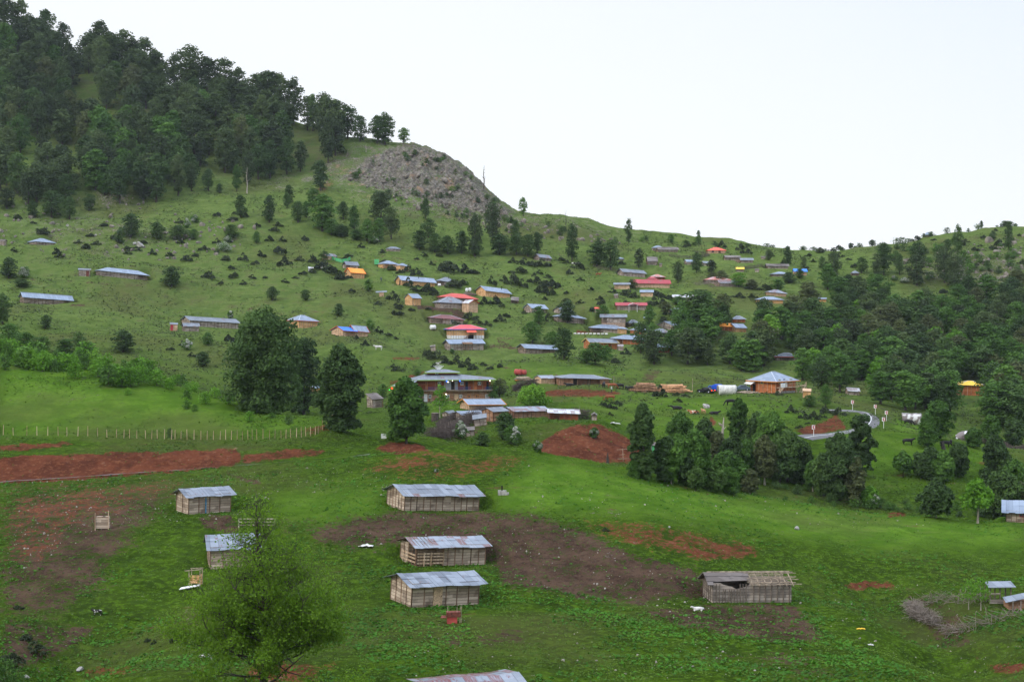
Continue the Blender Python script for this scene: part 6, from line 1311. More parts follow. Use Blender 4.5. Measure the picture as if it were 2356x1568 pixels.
def brush_fence(label, pts, d0, d1, h, dens, mt='twig', thick=.35, posts=True, seed=1, name='brush_fence', cat='fence', stick=(.6,1.4)):
    P = [at(x, y, d0, d1) for x, y in pts]; e = link(name, None, None, P[0]); tag(e, label, cat); r_ = random.Random(seed); m = MB(); PO = []
    for a, b in zip(P[:-1], P[1:]):
        L_ = (b-a).length; n = int(L_*dens)
        for i in range(n):
            t = r_.random(); c = a.lerp(b, t); c.z = zat(c.x, c.y) if c.y > 3 else c.z; c = c-P[0]+Vector((r_.gauss(0,thick*.5), r_.gauss(0,thick*.5), r_.uniform(0,h)))
            d = Vector((r_.gauss(0,1), r_.gauss(0,.6), r_.gauss(0,.45))).normalized()*r_.uniform(*stick)/2; m.tube([c-d, c+d*.2+Vector((0,0,r_.uniform(-.1,.1))), c+d], [.022,.018,.008], 3, cap=False)
        if posts:
            k = max(1, int(L_/2.2))
            for i in range(k):
                c = a.lerp(b, i/k); c.z = zat(c.x, c.y); c = c-P[0]; PO.append(([c-Vector((0,0,.3)), c+Vector((r_.uniform(-.15,.15),0,h*r_.uniform(1.,1.4)))], [.05,.035]))
    m.build('twigs', M[mt], e)
    for q in PO: m = MB(); m.tube(*q, 5); m.build('post', M['twig_l'], e)
brush_fence('long dark brush fence climbing the gully side below the hotel', [(1116,952),(1085,966),(1055,984),(1025,1004),(1000,1020),(985,1030)], 250, 330, 1.6, 130, thick=1.6, seed=1)
brush_fence('short twig fence in front of the small pale roofed shed', [(1012,985),(1022,975),(1046,962)], 260, 335, 1.3, 70, seed=2, thick=.6)
brush_fence('dense brush wall between the collapsing shed and the little gabled hut', [(1312,962),(1358,964)], 262, 300, 1.9, 160, seed=3, thick=.9)
brush_fence('dark brush fence curving left of the cattle farm', [(1180,900),(1196,892),(1236,884)], 335, 372, 1.5, 130, seed=4, thick=.5)
brush_fence('low brush pen around the ruin under the saddle', [(1540,590),(1560,592),(1600,593),(1632,589),(1600,583)], 500, 620, 1.1, 30, seed=5, thick=.6)
brush_fence('low dark hedge of sticks right of the yellow roofed shelter', [(1712,618),(1766,617)], 500, 620, 1.2, 34, seed=6, thick=.6)
brush_fence('upright stick fence descending from the twin dark trees', [(1366,614),(1392,621),(1424,628)], 480, 600, 1.1, 12, 'twig_l', seed=7, thick=.15)
brush_fence('dark picket fence along the right hand wood', [(2212,1013),(2260,1020),(2310,1027),(2370,1034)], 270, 330, 1.2, 50, seed=8, thick=.2)
brush_fence('pale rail fence in front of the faded red roofed house', [(1600,655),(1650,660),(1710,660)], 480, 600, 1.0, 12, 'twig_l', seed=9, thick=.1, stick=(1.5,3))
def Q(zx, zy): return (1767+zx*.2568, 1165.4+zy*.2568)
brush_fence('tangled brush fence with leaning rails round the grassy pen at lower right', [Q(1990,850),Q(1850,850),Q(1700,862),Q(1460,862),Q(1320,900),Q(1300,985),Q(1400,1010),Q(1530,1095),Q(1650,1140),Q(1800,1120),Q(2000,1050),Q(2240,985)], 90, 190, .9, 13, 'twig_l', seed=10, thick=.4, stick=(.8,3.0))
brush_fence('thick knot of dry branches at the left corner of the lower right pen', [Q(1300,930),Q(1330,1000),Q(1500,1060)], 90, 190, 1.1, 130, 'twig_l', seed=11, thick=.8)
def netfence():
    P = [at(x, y, 420, 620) for x, y in ((757,595),(770,600),(785,604),(800,602),(806,598))]; e = link('net_fence', None, None, P[0]); tag(e, 'bright green netting fence beside the small grey hut', 'fence'); m = MB(); pm = MB()
    for a, b in zip(P[:-1], P[1:]):
        a, b = a-P[0], b-P[0]; m.slab([a+Vector((0,0,.05)), b+Vector((0,0,.05)), b+Vector((0,.0,1.3)), a+Vector((0,.0,1.3))], .02); pm.tube([a, a+Vector((0,-.05,1.6))], .04, 5)
    m.build('netting', M['netgreen'], e); pm.build('posts', M['batten_l'], e)
    p = at(861,608,420,620); m = MB(); m.slab([(0,0,0),(1.8,0,0),(1.8,0,1.9),(0,0,1.9)], .03); e = link('net_screen', None, None, p); tag(e, 'bright green net panel left of the wide hip roofed farmhouse', 'screen'); m.build('netting', M['netgreen'], e); [(lambda m: (m.bar((x_,-.05,0),(x_,-.05,2),.06), m.build('post', M['batten_l'], e)))(MB()) for x_ in (0,1.8)]
netfence()
# ------------------------------------------------------------------ small built things
def simple(label, cat, name, x, y, parts, d0=60, d1=900, rot=0, tilt=0):
    p = at(x, y, d0, d1); e = link(name, None, None, (p.x,p.y,p.z), (0,R(tilt),R(rot))); tag(e, label, cat); s = p.y/FP
    for nm, mt, f in parts: m = MB(); f(m); m.build(nm, M[mt], e)
    return e
simple('grey board box on two tall posts on the left slope', 'crate', 'feed_box', 235, 1217, [('box','w_grey_near',lambda m: m.box(-.72,.72,-.1,.7,.12,1.42)),('post','batten_l',lambda m: m.box(-.78,-.70,-.2,-.11,-.3,1.9)),('post','batten_l',lambda m: m.box(.70,.78,-.2,-.11,-.3,2.15)),('top_rim','batten',lambda m: m.box(-.76,.76,-.14,-.105,1.38,1.46))], d1=199, rot=4)
simple('rusty iron stove box with sticks below the lowest barn', 'stove', 'rusty_stove', 1044, 1431, [('lower_box','rustred',lambda m: m.box(-.62,.3,-.3,.3,-.1,.55)),('upper_box','rustbrown',lambda m: m.box(-.68,.62,-.36,.36,.56,1.0)),('sticks','wood_raw',lambda m: [m.bar((x,-.2,0),(x+.05,-.2,1.5),.05) for x in (-.6,.25,.55,.66)]),('flap','rustbrown',lambda m: m.slab([(-1.2,-.2,.5),(-.7,-.3,.5),(-.7,.3,.6),(-1.1,.3,.6)],.04))], rot=5)
simple('pale stone block with a dark pipe on the grass right of the highest barn', 'trough', 'stone_trough', 1155, 1136, [('block','stone',lambda m: [m.box(-.5,.55,-.4,.4,-.1,.45), m.box(.55,.85,-.3,.3,-.1,.2)]),('pipe','dark',lambda m: m.tube([(0,0,.44),(0,0,1.05)], .09, 8))], d1=199)
simple('small broken board hut on stilts left of the budding tree', 'hut', 'broken_hut', 447, 1352, [('walls','w_orange',lambda m: [m.box(-.5,.6,0,.06,.5,1.3), m.box(.54,.6,.07,.9,.3,1.3)]),*[('post','wood_raw',lambda m, x=x, y=y: m.bar((x,y,-.2),(x,y,1.75),.08)) for x in (-.5,.6) for y in (-.1,1.)],('top_rails','wood_raw',lambda m: [m.bar((-1.,-.1,1.75),(.75,-.1,1.9),.07), m.bar((-.6,1.,1.8),(.7,1.,1.85),.07)]),('board','white',lambda m: m.slab([(-1.4,-.6,0.0),(.6,-.5,.35),(.6,.1,.4),(-1.3,-.1,.1)],.05))])
simple('pale slatted gate frame right of the plank shed', 'gate', 'slat_gate', 590, 1212, [('rails','w_grey',lambda m: [m.box(-2.,2.,-.03,.03,z,z+.09) for z in (.2,.55,.9)]+[m.bar((2.0,0,-.2),(2.15,0,1.),.1), m.bar((-2.,0,-.2),(-2.,0,1.),.1)])], d1=185)
simple('open shelter with a flat pale roof in the lower right pen', 'shelter', 'open_shelter', 2292, 1388, [('roof','r_near',lambda m: m.slab([(-1.0,-.4,1.75),(1.9,-.4,1.8),(2.1,1.8,2.0),(-.6,1.8,1.95)],.06)),*[('post','wood_dark',lambda m, x=x, y=y: m.bar((x,y,-.3),(x,y,1.78),.11)) for x in (-.6,.4,1.5) for y in (0,1.6)],('rails','w_grey',lambda m: [m.box(-.7,1.5,-.1,-.04,.05,.45), m.box(-.7,.4,-.1,-.04,.95,1.1)])])
simple('low shed with two tilted bluish roof sheets at the right edge', 'shed', 'tilted_shed', 2335, 1402, [('walls','w_mill',lambda m: m.box(-.6,2.2,0,1.6,-.4,.85)),('roof','r_near',lambda m: [m.slab([(-1.1,-.5,.85),(2.4,-.5,1.6),(2.4,1.,1.75),(-.9,1.,1.1)],.05), m.slab([(.6,-1.,.35),(2.5,-1.,.5),(2.5,-.55,.75),(.8,-.55,.6)],.05)]),('posts','twig_l',lambda m: [m.bar((x,-1.,-.6),(x+.1,-.9,1.1),.1) for x in (-.6,.2,.9,1.6)])])
simple('round dark wicker bin standing on the grass below the hotel', 'bin', 'wicker_bin', 1001, 967, [('wall','twig',lambda m: m.tube([(0,0,-.2),(0,0,1.55)], [.75,.8], 14)),('rim','twig_l',lambda m: m.tube([(0,0,1.55),(0,0,1.62)], [.83,.83], 14))], d0=290)
simple('little white square sign on a short post at the red cut edge', 'sign', 'small_sign', 883, 1013, [('panel','white',lambda m: m.box(-.42,.42,-.03,.03,.25,1.0)),('post','batten_l',lambda m: m.bar((0,.05,-.3),(0,.05,.9),.06))], d0=225, d1=300)
simple('pale pole frame with cross bars at the foot of the red mound', 'drying rack', 'drying_rack', 1434, 1060, [('poles','wood_raw',lambda m: [m.bar((0,0,-.3),(-.1,0,2.2),.08), m.bar((-1.,0,.4),(1.,0,.45),.06), m.bar((-1.1,0,2.),(1.,0,2.1),.06), m.bar((-.7,0,1.1),(.3,0,1.15),.05)])], d0=225, d1=300)
for x, y, hh, lb, d in ((1593,898,3.1,'tall bare wooden pole right of the plank heap',340),(1412,884,2.2,'thin dark pole at the right end of the farm house',350),(1717,893,2.4,'thin pole left of the two storey orange house',350)): simple(lb,'pole','pole',x,y,[('shaft','wood_raw',lambda m: m.tube([(0,0,-.3),(.05,0,hh)],[.08,.05],6)),('cap','wood_dark',lambda m: m.tube([(.05,0,hh),(.05,0,hh+.06)],[.07,.05],6))],d0=d)
# curve warning signs: white plate with a red chevron pointing left
for i, (x, y, d, lb) in enumerate(((1872,1004,285,'red and white chevron road sign, lowest and farthest left of the five'),(1961.5,943,330,'red and white chevron road sign, farthest up the road behind the ragged tree'),(2014,953,320,'red and white chevron road sign at the top of the bend'),(2039.5,968,300,'red and white chevron road sign, farthest right of the five'),(2033,985,290,'red and white chevron road sign at the lower corner of the bend'))):
    p = at(x, y, d, 370); e = link('chevron_sign', None, None, (p.x,p.y,p.z), (0,0,-math.atan((x-CX)/FP))); tag(e, lb, 'road sign', 'chevron signs round the road bend'); L0 = 1.55
    for nm, mt, f in (('post','white',lambda m: m.box(-.05,.05,.03,.10,-.4,L0)),('panel','white',lambda m: m.box(-.36,.36,-.02,.02,L0,L0+.85)),('chevron','door_red',lambda m: [m.add([(.22,-.03,L0+.80),(-.02,-.03,L0+.80),(-.24,-.03,L0+.425),(.0,-.03,L0+.425)],[(0,1,2,3)]), m.add([(.0,-.03,L0+.425),(-.24,-.03,L0+.425),(-.02,-.03,L0+.05),(.22,-.03,L0+.05)],[(0,1,2,3)]), m.box(.26,.355,-.032,-.022,L0+.02,L0+.83)])): m = MB(); f(m); m.build(nm, M[mt], e)
# ------------------------------------------------------------------ roads draped on the ground
def ribbon(name, pts, hw, mt, label, lift=.12, off=0., step=1.5, world=None, kind='structure'):
    P = [at(x, y, a, b) for x, y, a, b in pts] if world is None else world
    # resample with catmull-rom
    S = []
    for i in range(len(P)-1):
        p0, p1, p2, p3 = P[max(i-1,0)], P[i], P[i+1], P[min(i+2,len(P)-1)]; n = max(2, int((p2-p1).length/step))
        for k in range(n):
            t = k/n; S.append(.5*((2*p1)+(p2-p0)*t+(2*p0-5*p1+4*p2-p3)*t*t+(3*p1-p0-3*p2+p3)*t**3))
    S.append(P[-1]); V = []; F = []; nw = 7
    for i, c in enumerate(S):
        d = S[min(i+1,len(S)-1)]-S[max(i-1,0)]; d.z = 0; d.normalize(); nrm = Vector((-d.y, d.x, 0))
        for k in range(nw):
            q = c+nrm*(off+hw*(2*k/(nw-1)-1)); V.append((q.x, q.y, zat(q.x, q.y)+lift-(.25 if k in (0,nw-1) and hw > 1 else 0)))
    for i in range(len(S)-1):
        for k in range(nw-1): F.append((i*nw+k, i*nw+k+1, (i+1)*nw+k+1, (i+1)*nw+k))
    o = link(name, mesh_np(name, V, F, [M[mt]], None, True)); tag(o, label, name.replace('_',' '), kind=kind); return S
RB = [(1905,944,335,365),(1950,945,335,365),(1985,948,330,365),(2003,958,315,350),(2000,975,300,330),(1975,988,295,320),(1930,996,285,318),(1880,1003,280,315),(1850,1008,280,312)]
ribbon('road', RB, 2.3, 'asphalt', 'grey paved road bending sharply on the right slope')
ribbon('road_marking', RB, .08, 'roadpaint', 'white line down the middle of the bending road', .16)
RL = [(x, np.interp(x,[0,200,400,600,800],[1111,1099,1084,1069,1054])-.5, 196, 206) for x in (-60,0,100,200,300,400,500,600,700,800,850)]
RW = [Vector(((x-CX)/FP*202.4, 202.4, 0)) for x, y, a, b in RL]
ribbon('lane', None, 1.0, 'asphalt', 'pale narrow lane under the long red earth cut', .22, world=RW)
# ------------------------------------------------------------------ rocks
def rock_mesh(seed):
    bm = bmesh.new(); bmesh.ops.create_icosphere(bm, subdivisions=2, radius=1); r_ = random.Random(seed)
    dirs = [(Vector((r_.gauss(0,1), r_.gauss(0,1), r_.gauss(0,1))).normalized(), r_.uniform(.45,.85)) for _ in range(9)]
    for v in bm.verts:
        for d, k in dirs:
            q = v.co.dot(d)
            if q > k: v.co -= d*(q-k)
    me = bpy.data.meshes.new('boulder'); bm.to_mesh(me); bm.free(); me.materials.append(M['stone']); return me
RM = [rock_mesh(i) for i in range(6)]
for x, y, w_, hh, lb in [(325,640,0,0,'')]: pass
BL = [(310,562,14,'grey split boulder below the hawthorns, left of a dark bush'),(322,567,26,'largest grey boulder on the far left slope'),(155,520,10,'small pale boulder alone on the left slope'),(206,543,9,'pale boulder, left one of a pair on the left slope'),(220,543,11,'pale boulder, right one of a pair on the left slope'),(402,548,9,'round pale boulder at the foot of the dark bushes'),(1625,937,24,'dark grey boulder behind the brown and white lying cow'),(1006,838,12,'pale grey boulder in the junipers above the hotel'),(1012,835,10,'smaller grey boulder touching the pale one above the hotel'),(1832,1217,18,'flat grey stone alone on the bright grass'),(184,1541,20,'pale stone in the dark gully at lower left'),(60,1560,22,'grey stone under the dark bush at the bottom left'),(1540,1213,8,'tiny stone beside the earthen bank'),(270,555,12,'grey stone by the red scratch on the left slope')]
for x, y, w_, lb in BL:
    p = at(x, y); s = w_*p.y/FP/2; o = link('boulder', RM[int(x)%6], None, (p.x,p.y,p.z+s*.25), (rnd.uniform(0,1),0,rnd.uniform(0,6)), (s,s*.8,s*.65)); tag(o, lb, 'boulder')
def scatter_rocks(label, name, N_, zone, sz, mt, seed, d0=60, d1=900):
    rs = random.Random(seed); m_ = RM; Vs = []; Fs = []; nv = 0
    tmpl = [(np.array([v.co[:] for v in q.vertices]), np.array([p.vertices[:] for p in q.polygons])) for q in RM]
    k = 0; tries = 0
    while k < N_ and tries < N_*30:
        tries += 1; x = rs.uniform(min(p[0] for p in zone), max(p[0] for p in zone)); y = rs.uniform(min(p[1] for p in zone), max(p[1] for p in zone))
        if not inpoly(x, y, zone): continue
        p = at(x, y, d0, d1); s = rs.uniform(*sz)*(1 if rs.random() < .8 else 1.9); tv, tf = tmpl[rs.randrange(6)]; a = rs.uniform(0,6.28); ca, sa_ = math.cos(a), math.sin(a)
        W_ = tv*np.array([s, s*rs.uniform(.6,1), s*rs.uniform(.5,1.3)]); W_ = np.stack([W_[:,0]*ca-W_[:,1]*sa_+p.x, W_[:,0]*sa_+W_[:,1]*ca+p.y, W_[:,2]+p.z+s*.1], 1); Vs.append(W_); Fs.append(tf+nv); nv += len(tv); k += 1
    o = link(name, mesh_np(name, np.concatenate(Vs), np.concatenate(Fs), [M[mt]])); tag(o, label, 'stones', kind='stuff')
M['stonep'] = mat_plain('pale pebble', (.30,.27,.23), .4, 2)
M['lime'] = mat_plain('pale limestone', (.18,.155,.125), .4, .8)
scatter_rocks('jagged limestone outcrops on the rocky shoulder', 'limestone_outcrop', 330, ROCKZ, (.35,.95), 'lime', 5, 560, 760)
scatter_rocks('small pale rocks dotting the upper slopes', 'scattered_rocks', 200, [(0,440),(300,450),(600,520),(560,600),(200,600),(0,560)], (.25,.8), 'lime', 6)
scatter_rocks('pale rocks on the right hand hillside', 'hillside_rocks', 130, [(2060,600),(2356,540),(2356,650),(2230,660)], (.4,1.1), 'lime', 7)
scatter_rocks('little white stones and flowers on the bank', 'bank_stones', 420, [(60,1100),(500,1090),(800,1070),(900,1080),(900,1140),(640,1130),(560,1200),(330,1200),(0,1330)], (.04,.09), 'stonep', 8, 130, 199)
scatter_rocks('small stones strewn over the bare brown field', 'field_stones', 150, [(800,1180),(1240,1185),(1660,1370),(1500,1400),(1130,1360),(1130,1270),(800,1260)], (.04,.085), 'stonep', 9, 110, 185)
scatter_rocks('small stones strewn over the lower grass', 'grass_stones', 220, [(1500,1400),(2300,1300),(2300,1560),(900,1560),(1000,1420)], (.04,.085), 'stonep', 10, 90, 185)
scatter_rocks('small stones on the bright grass field', 'meadow_stones', 150, [(1150,1060),(1500,1110),(2200,1200),(2200,1230),(1200,1170)], (.04,.09), 'stonep', 12, 140, 199)
def rag(x, y, w_, label, mt, seed, name='rag'):
    p = at(x, y); s = w_*p.y/FP; r_ = random.Random(seed); V = []; F = []; n = 8
    for i in range(n):
        for j in range(5): V.append(((i/(n-1)-.5)*s+r_.uniform(-.03,.03), (j/4-.5)*s*.5+r_.uniform(-.04,.04), .04+.16*s*r_.random()*(1-abs(i/(n-1)-.5)*1.6)))
    for i in range(n-1):
        for j in range(4): F.append((i*5+j,(i+1)*5+j,(i+1)*5+j+1,i*5+j+1))
    o = link(name, mesh_np(name, V, F, [M[mt]], None, True), None, p); sm = o.modifiers.new('t','SOLIDIFY'); sm.thickness = .05; tag(o, label, 'cloth')
rag(842,1256,34,'crumpled white sheet on the bare ground left of the middle barn','tarp_w',1); rag(760,1382,10,'small white container dropped on the grass left of the lowest barn','white',2); rag(2003,1483,14,'white rag on the green bank at lower right','tarp_w',3); rag(1980,1446,20,'yellow rag on the green bank at lower right','r_yellow',4); rag(1198,875,26,'orange plastic sheet in the grass below the red tank','r_orange',5); rag(1400,992,0.1,'x','tarp_w',6) if False else None; rag(1410,975,34,'white sheet lying along the right edge of the red mound','tarp_w',7)
# ------------------------------------------------------------------ foreground budding tree
def fore_tree():
    base = at(600, 1585, 60, 120); base = Vector(((600-CX)/FP*98, 98, zat((600-CX)/FP*98, 98))); s = 98/FP; topz = (YH-1135)*s; Ht = topz-base.z
    r_ = random.Random(21); tb = MB(); bb = MB(); tips = []
    tr = [Vector((0,0,-.5))]; rad = [.34]
    for i in range(1, 13):
        t = i/12; tr.append(Vector((.35*math.sin(t*5.)+.15*t, .3*math.cos(t*4)-.3, Ht*t))); rad.append(.30*(1-t)**.8+.02)
    tb.tube(tr, rad, 9)
    def grow(p, d, L, r, lvl):
        pts = [p.copy()]; q = p.copy(); dd = d.copy(); n = 4
        for i in range(n):
            dd = (dd+Vector((r_.gauss(0,.2), r_.gauss(0,.2), r_.gauss(.05,.14)))).normalized(); q = q+dd*L/n; pts.append(q.copy())
        bb.tube(pts, [r*(1-.75*i/n) for i in range(n+1)], 5 if lvl < 2 else 3, cap=False)
        if lvl >= 3 or L < .45: tips.append((pts[-1], lvl)); tips.append((pts[2], lvl)); return
        k = 4 if lvl < 2 else 3
        for i in range(k):
            j = r_.randint(1, n); nd = (dd+Vector((r_.gauss(0,.75), r_.gauss(0,.75), r_.gauss(.12,.45)))).normalized(); grow(pts[j], nd, L*r_.uniform(.5,.72), r*.5, lvl+1)
        tips.append((pts[-1], lvl))
    for i in range(62):
        t = .10+.88*(i/61)**.9; p = tr[0].lerp(tr[1], 0) if False else None
        f = t*12; j = min(11, int(f)); p = tr[j].lerp(tr[j+1], f-j); a = i*2.4+r_.uniform(-.4,.4)
        reach = np.interp(t, [0,.15,.35,.5,.65,.8,1.], [8.2,8.0,6.2,5.0,3.6,2.4,.9])*r_.uniform(.7,1.05)
        grow(p, Vector((math.cos(a), math.sin(a), r_.uniform(.0,.5)+.4*t)).normalized(), reach*.62, .02+.085*(1-t), 0)
    print('tips', len(tips))
    rs = np.random.RandomState(9); T = np.array([tuple(p) for p, l in tips]); tz = T[:,2]/Ht
    w_ = np.interp(tz, [0,.2,.4,.55,.7,.85,1.], [2.2,2.1,1.5,.42,.13,.07,.05]); w_ /= w_.sum()
    N_ = 62000; k = rs.choice(len(T), N_, p=w_); C = T[k]+rs.normal(size=(N_,3))*np.array([.33,.33,.22]); d = rs.normal(size=(N_,3)); d /= np.linalg.norm(d,axis=1)[:,None]
    cl = rs.rand(len(T))[k]; LV, LF, LT = leaf_cloud(rs, C, d, np.full(N_, .08), np.clip(.45*cl+.3*rs.rand(N_)+.25*(C[:,2]/Ht), 0, 1), .5)  # leaf tint lightens with height, top light put into the colour
    e = link('alder_tree', None, None, base); tag(e, 'large budding bright green tree rising from the bottom edge, thin leafed at its top', 'tree'); LAND.append((600,1400,'budding foreground tree',250))
    tb.build('trunk', M['bark'], e, True); bb.build('branches', M['bark'], e, True); me = mesh_np('crown', LV, LF, [M['leaf_fore']]); a = me.attributes.new('tint','FLOAT','POINT'); a.data.foreach_set('value', LT.astype(np.float32)); link('crown', me, e)
fore_tree()
def sparse_tree(x, yt, yb, w_, label, seed, n=500, d0=60, d1=900, leaf='leaf_bright'):
    p = at(x, yb, d0, d1); D = p.y; h = (yb-yt)/FP*D; wd = w_/FP*D; tb, L_ = tree_mesh('s', seed, h, wd, n, .10*D/150, .3, 'wide', 16, trunk_r=.06*h/4); e = link('sapling', None, None, p); tag(e, label, 'tree'); tm, cm = finish_mesh('sapling', tb, L_, M['bark_pale'], M[leaf], False); link('trunk', tm, e); link('crown', cm, e)
sparse_tree(2229,1330,1401,44,'thin leafed sapling inside the lower right pen, left one of two',401,420); sparse_tree(2256,1325,1404,48,'thin leafed sapling inside the lower right pen, right one of two',403,520)
sparse_tree(1012,886,960,40,'slim half bare tree on the grass in front of the hotel',405,700,290); sparse_tree(10,1520,1640,120,'dark leafy bush top at the bottom left corner',407,3500,60,130,'leaf_mid')
# ------------------------------------------------------------------ grass tufts and weeds on the near slope
def tufts(label, name, N_, mt, size, seed, fn, y0=90, y1=204, hup=1.6):
    rs = np.random.RandomState(seed); U = rs.uniform(-.44,.44,N_); Dd = np.sqrt(rs.uniform(y0**2, y1**2, N_)); X = U*Dd
    ui = np.clip(np.searchsorted(XG, U*FP+CX), 1, len(XG)-1); di = np.clip(np.searchsorted(DG, Dd), 1, len(DG)-1)
    keep = rs.rand(N_) < fn(X, Dd, soil[ui,di], veg[ui,di]); X = X[keep]; Dd = Dd[keep]; ui = ui[keep]; di = di[keep]; n = len(X)
    zz = Z[ui,di]; zz2 = Z[ui-1,di-1]; zc = (zz+zz2+Z[ui-1,di]+Z[ui,di-1])/4
    k = 3; C = np.repeat(np.stack([X,Dd,zc+.03],1), k, 0)+rs.normal(size=(n*k,3))*np.array([size*.6,size*.6,size*.22]); C[:,2] += abs(rs.normal(size=n*k))*size*.25
    d = rs.normal(size=(n*k,3))*.5; d[:,2] = abs(d[:,2])+.3; d /= np.linalg.norm(d,axis=1)[:,None]
    t = np.clip(np.repeat(fbm(X/4., Dd/4., 3)*.9+.45, k)+rs.normal(size=n*k)*.16, 0, 1)
    LV, LF, LT = leaf_cloud(rs, C, d, np.full(n*k, size*.6), t, hup); me = mesh_np(name, LV, LF, [M[mt]]); a = me.attributes.new('tint','FLOAT','POINT'); a.data.foreach_set('value', LT.astype(np.float32)); tag(link(name, me), label, name.replace('_',' '), kind='stuff'); print(name, n)
def f_weed(X, Y, s, v):
    n = fbm(X/7., Y/7., 4); base = np.clip((n+.12)*3.2, 0, 1)*np.where(Y < 150, 1., .45)
    return np.clip(base*(1-s[:,0]*.6)*(1-.86*s[:,1])*(1-.8*v[:,0])+.03*(s[:,1] > .5), 0, 1)
def f_grass(X, Y, s, v):
    n = fbm(X/3.+40, Y/3., 4); return np.clip((.55+n*1.3)*(1-.85*s[:,1])*(1-.75*s[:,0])*(1-.55*v[:,0]), 0, 1)
tufts('broad leafed weeds in clumps over the near slope', 'weeds', 60000, 'weed', .24, 31, f_weed)
tufts('short grass tufts over the near slope', 'grass', 90000, 'tuft', .13, 32, f_grass, 90, 200)
def f_far(X, Y, s, v):
    n = fbm(X/9.+7, Y/9., 4); return np.clip((.45+n*2.)*(1-.9*s[:,1])*(1-.9*s[:,0]), 0, 1)
tufts('longer grass on the banks and meadows of the middle distance', 'meadow_grass', 90000, 'tuft', .24, 33, f_far, 202, 330)
tufts('rough herbs mottling the far pasture', 'pasture_herbs', 120000, 'herb', .40, 34, f_far, 330, 640)
def sacks():
    P = at(1323,769,430,520); e = link('sack_row', None, None, P); tag(e, 'row of white sacks lying under the red earth cut in the village', 'sacks'); m = 0
    for i in range(9):
        q = at(1323+i*9, 769+i*.1, 430, 520)-P; mb = MB(); mb.tube([(q.x-.5,q.y,q.z+.25),(q.x-.4,q.y,q.z+.25),(q.x+.4,q.y,q.z+.25),(q.x+.5,q.y,q.z+.25)], [.12,.28,.28,.12], 8); mb.build('sack', M['tarp_w'], e, True)
sacks()
# ------------------------------------------------------------------ labels of the plants, from what stands nearest
LAND += [(1000,400,'rock shoulder',180),(1113,420,'bare skyline trunk',8),(325,565,'largest left boulder',20),(612,830,'huge dark tree',170),(1480,1010,'slender waisted tree',60),(1350,1020,'bare red mound',180),(300,1070,'long red earth cut',500),(1480,893,'log heap',60),(2000,960,'road bend',80),(930,300,'last skyline tree',20),(1446,530,'columnar skyline tree',14),(1317,560,'tall column tree',30),(60,470,'left edge of the wood',60),(2250,1150,'yellow green sapling',60),(320,245,'middle of the mountain wood',60),(150,260,'left part of the mountain wood',60),(520,330,'right part of the mountain wood',60),(250,400,'foot of the mountain wood',60),(2250,800,'right edge of the wood',60),(2050,750,'middle of the right wood',60),(1640,830,'centre tree belt',60),(2060,860,'twiggy pale tree in the wood',20),(2300,560,'right ridge end',30)]
KN_ = {'f':('dull green','rounded tree'),'m':('mid green','leafy tree'),'d':('dark green','tree'),'o':('olive budding','tree'),'b':('bright green','tree'),'w':('white flowering','hawthorn bush'),'j':('dark','juniper bush'),'sb':('bright green','leafy shrub'),'sd':('dark','shrub'),'sm':('mid green','shrub')}
GRP = {'skyline':'trees along the left skyline','left forest':'trees of the left mountain wood','right forest':'trees of the right hand wood','slope':'trees standing on the slopes','scrub':'low juniper bushes on the pasture','meadow top':'shrubs along the top of the left meadow','rocks':'shrubs on the rock shoulder','ridge':'shrubs on the skyline ridge','hollow':'shrubs in the hollows'}
ORD = ['nearest','second','third','fourth','fifth','sixth','seventh','eighth','ninth','tenth','eleventh','twelfth','thirteenth','fourteenth','fifteenth','sixteenth','seventeenth','eighteenth','nineteenth','twentieth']
ORD += [t_+' '+u_ for t_ in ('twenty','thirty','forty','fifty','sixty') for u_ in ('first','second','third','fourth','fifth','sixth','seventh','eighth','ninth')]
STOP = set('with in at just above below behind left right touching rising half alone standing showing beside between under near inside of on among by sunk the a an its and from to cut against projecting'.split())
def short(s_):
    w_ = s_.split()[:6]
    while w_[-1] in STOP: w_.pop()
    return ' '.join(w_)
LL = [(x, y, short(n), w_) for x, y, n, w_ in LAND]
buck = {}
names_ = {}
for o, kind, cat, where, h, wd in THINGS:
    x, y = o['_dp']; best = None
    sz = ''
    for lx, ly, n, w_ in LL:
        d = math.hypot(max(0, abs(x-lx)-w_*.4), (y-h*.3-ly)*1.2)
        if best is None or d < best[0]: best = (d, lx, ly, n)
    d, lx, ly, n = best; dx, dy = x-lx, y-ly
    dr = ('right of' if dx > 0 else 'left of') if abs(dx) > abs(dy)*1.6 else (('below' if dy > 0 else 'above') if abs(dy) > abs(dx)*1.6 else (('below and ' if dy > 0 else 'above and ')+('right of' if dx > 0 else 'left of')))
    buck.setdefault((kind, dr, n), []).append((d, o, cat, where))
for (kind, dr, n), L_ in buck.items():
    L_.sort(key=lambda q: q[0]); a, b = KN_[kind]
    for i, (d, o, cat, where) in enumerate(L_):
        pre = '' if len(L_) == 1 else (ORD[i]+' ' if i < len(ORD) else 'far ')
        tag(o, f'{pre}{a} {b} {dr} the {n}', cat, GRP.get(where))
        del o['_dp']
for o in list(bpy.data.objects):
    if '_dp' in o.keys(): del o['_dp']
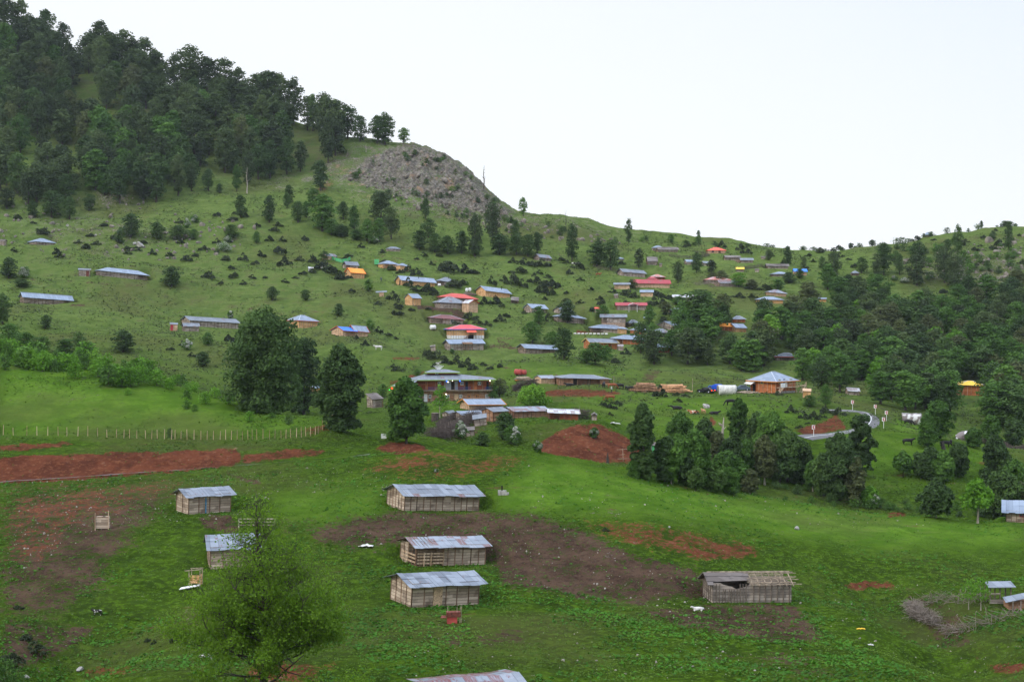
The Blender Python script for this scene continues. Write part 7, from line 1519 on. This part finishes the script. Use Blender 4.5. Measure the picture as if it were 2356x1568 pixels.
# ------------------------------------------------------------------ terrain mesh, after the house pads were levelled
nI, nJ = Z.shape
V = np.stack([XW, YW, Z], -1).reshape(-1, 3)
idx = np.arange(nI*nJ).reshape(nI, nJ)
F = np.stack([idx[:-1,:-1], idx[1:,:-1], idx[1:,1:], idx[:-1,1:]], -1).reshape(-1, 4)
me = mesh_np('terrain', V, F, [M['ground']], None, True)
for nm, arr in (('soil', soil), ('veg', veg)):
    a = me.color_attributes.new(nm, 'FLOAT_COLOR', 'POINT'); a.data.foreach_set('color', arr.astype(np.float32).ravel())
g = tag(link('terrain', me), 'green mountain pasture with red earth cuts and a rocky shoulder', 'terrain', kind='structure')
# ------------------------------------------------------------------ air
hb = MB(); hb.box(-900, 900, -12, 1750, -140, 330)
hz = NT('haze air'); pv = hz.n('ShaderNodeVolumePrincipled', ins={'Color': (.80,.90,1.,1), 'Density': .00005, 'Anisotropy': .1}); ho = hz.n('ShaderNodeOutputMaterial'); hz.l(pv.outputs[0], ho.inputs['Volume'])
tag(hb.build('haze', hz.m), 'thin bluish air over the whole valley', 'haze', kind='stuff')
# ------------------------------------------------------------------ camera, sky, sun
cam = bpy.data.cameras.new('camera'); co = bpy.data.objects.new('camera', cam); COL.objects.link(co)
co.location = (0,0,0); co.rotation_euler = (R(90),0,0); cam.lens = 50; cam.sensor_width = 36
cam.shift_y = -(784-YH)/2356; cam.clip_start = .5; cam.clip_end = 4000
SC.camera = co
SUN_EL, SUN_AZ = R(36), R(235)
w = bpy.data.worlds.new('World'); SC.world = w
t = NT('w', world=w)
sky = t.n('ShaderNodeTexSky', sky_type='NISHITA', sun_disc=False, sun_elevation=SUN_EL, sun_rotation=SUN_AZ, air_density=1., dust_density=2.)
tc = t.n('ShaderNodeTexCoord'); nz = t.noise(tc.outputs['Generated'], 1.2, 3, .5)
sx = t.n('ShaderNodeSeparateXYZ'); t.l(tc.outputs['Generated'], sx.inputs[0])
veil = t.mix(t.ramp(t.math('ADD', t.math('MULTIPLY', sx.outputs[2], 1.2), t.math('ADD', t.math('MULTIPLY', sx.outputs[0], .45), t.math('MULTIPLY', nz, .25))), .26, .85), (11.6,11.9,12.2), (8.7,9.8,11.9))
zen = t.ramp(sx.outputs[2], .25, .95, 1., 2.4); vz = t.n('ShaderNodeVectorMath', operation='SCALE'); t.l(veil, vz.inputs[0]); t.l(zen, vz.inputs['Scale']); mixc = t.mix(.93, sky.outputs[0], vz.outputs[0])
bg = t.n('ShaderNodeBackground', ins={1: .1}); t.l(mixc, bg.inputs[0]); o = t.n('ShaderNodeOutputWorld'); t.l(bg.outputs[0], o.inputs[0])
sl = bpy.data.lights.new('sun', 'SUN'); sl.energy = 1.7; sl.angle = R(14); sl.color = (1,.95,.88)
so = bpy.data.objects.new('sun', sl); COL.objects.link(so)
so.rotation_euler = (R(90)-SUN_EL, 0, math.pi-SUN_AZ)   # same direction as the sky's sun
SC.view_settings.view_transform = 'Standard'; SC.view_settings.look = 'None'; SC.view_settings.exposure = EXPO; SC.view_settings.gamma = 1
SC.render.engine = 'CYCLES'
SC.cycles.volume_bounces = 0; SC.cycles.max_bounces = 4; SC.cycles.diffuse_bounces = 2; SC.cycles.transmission_bounces = 2; SC.cycles.transparent_max_bounces = 4
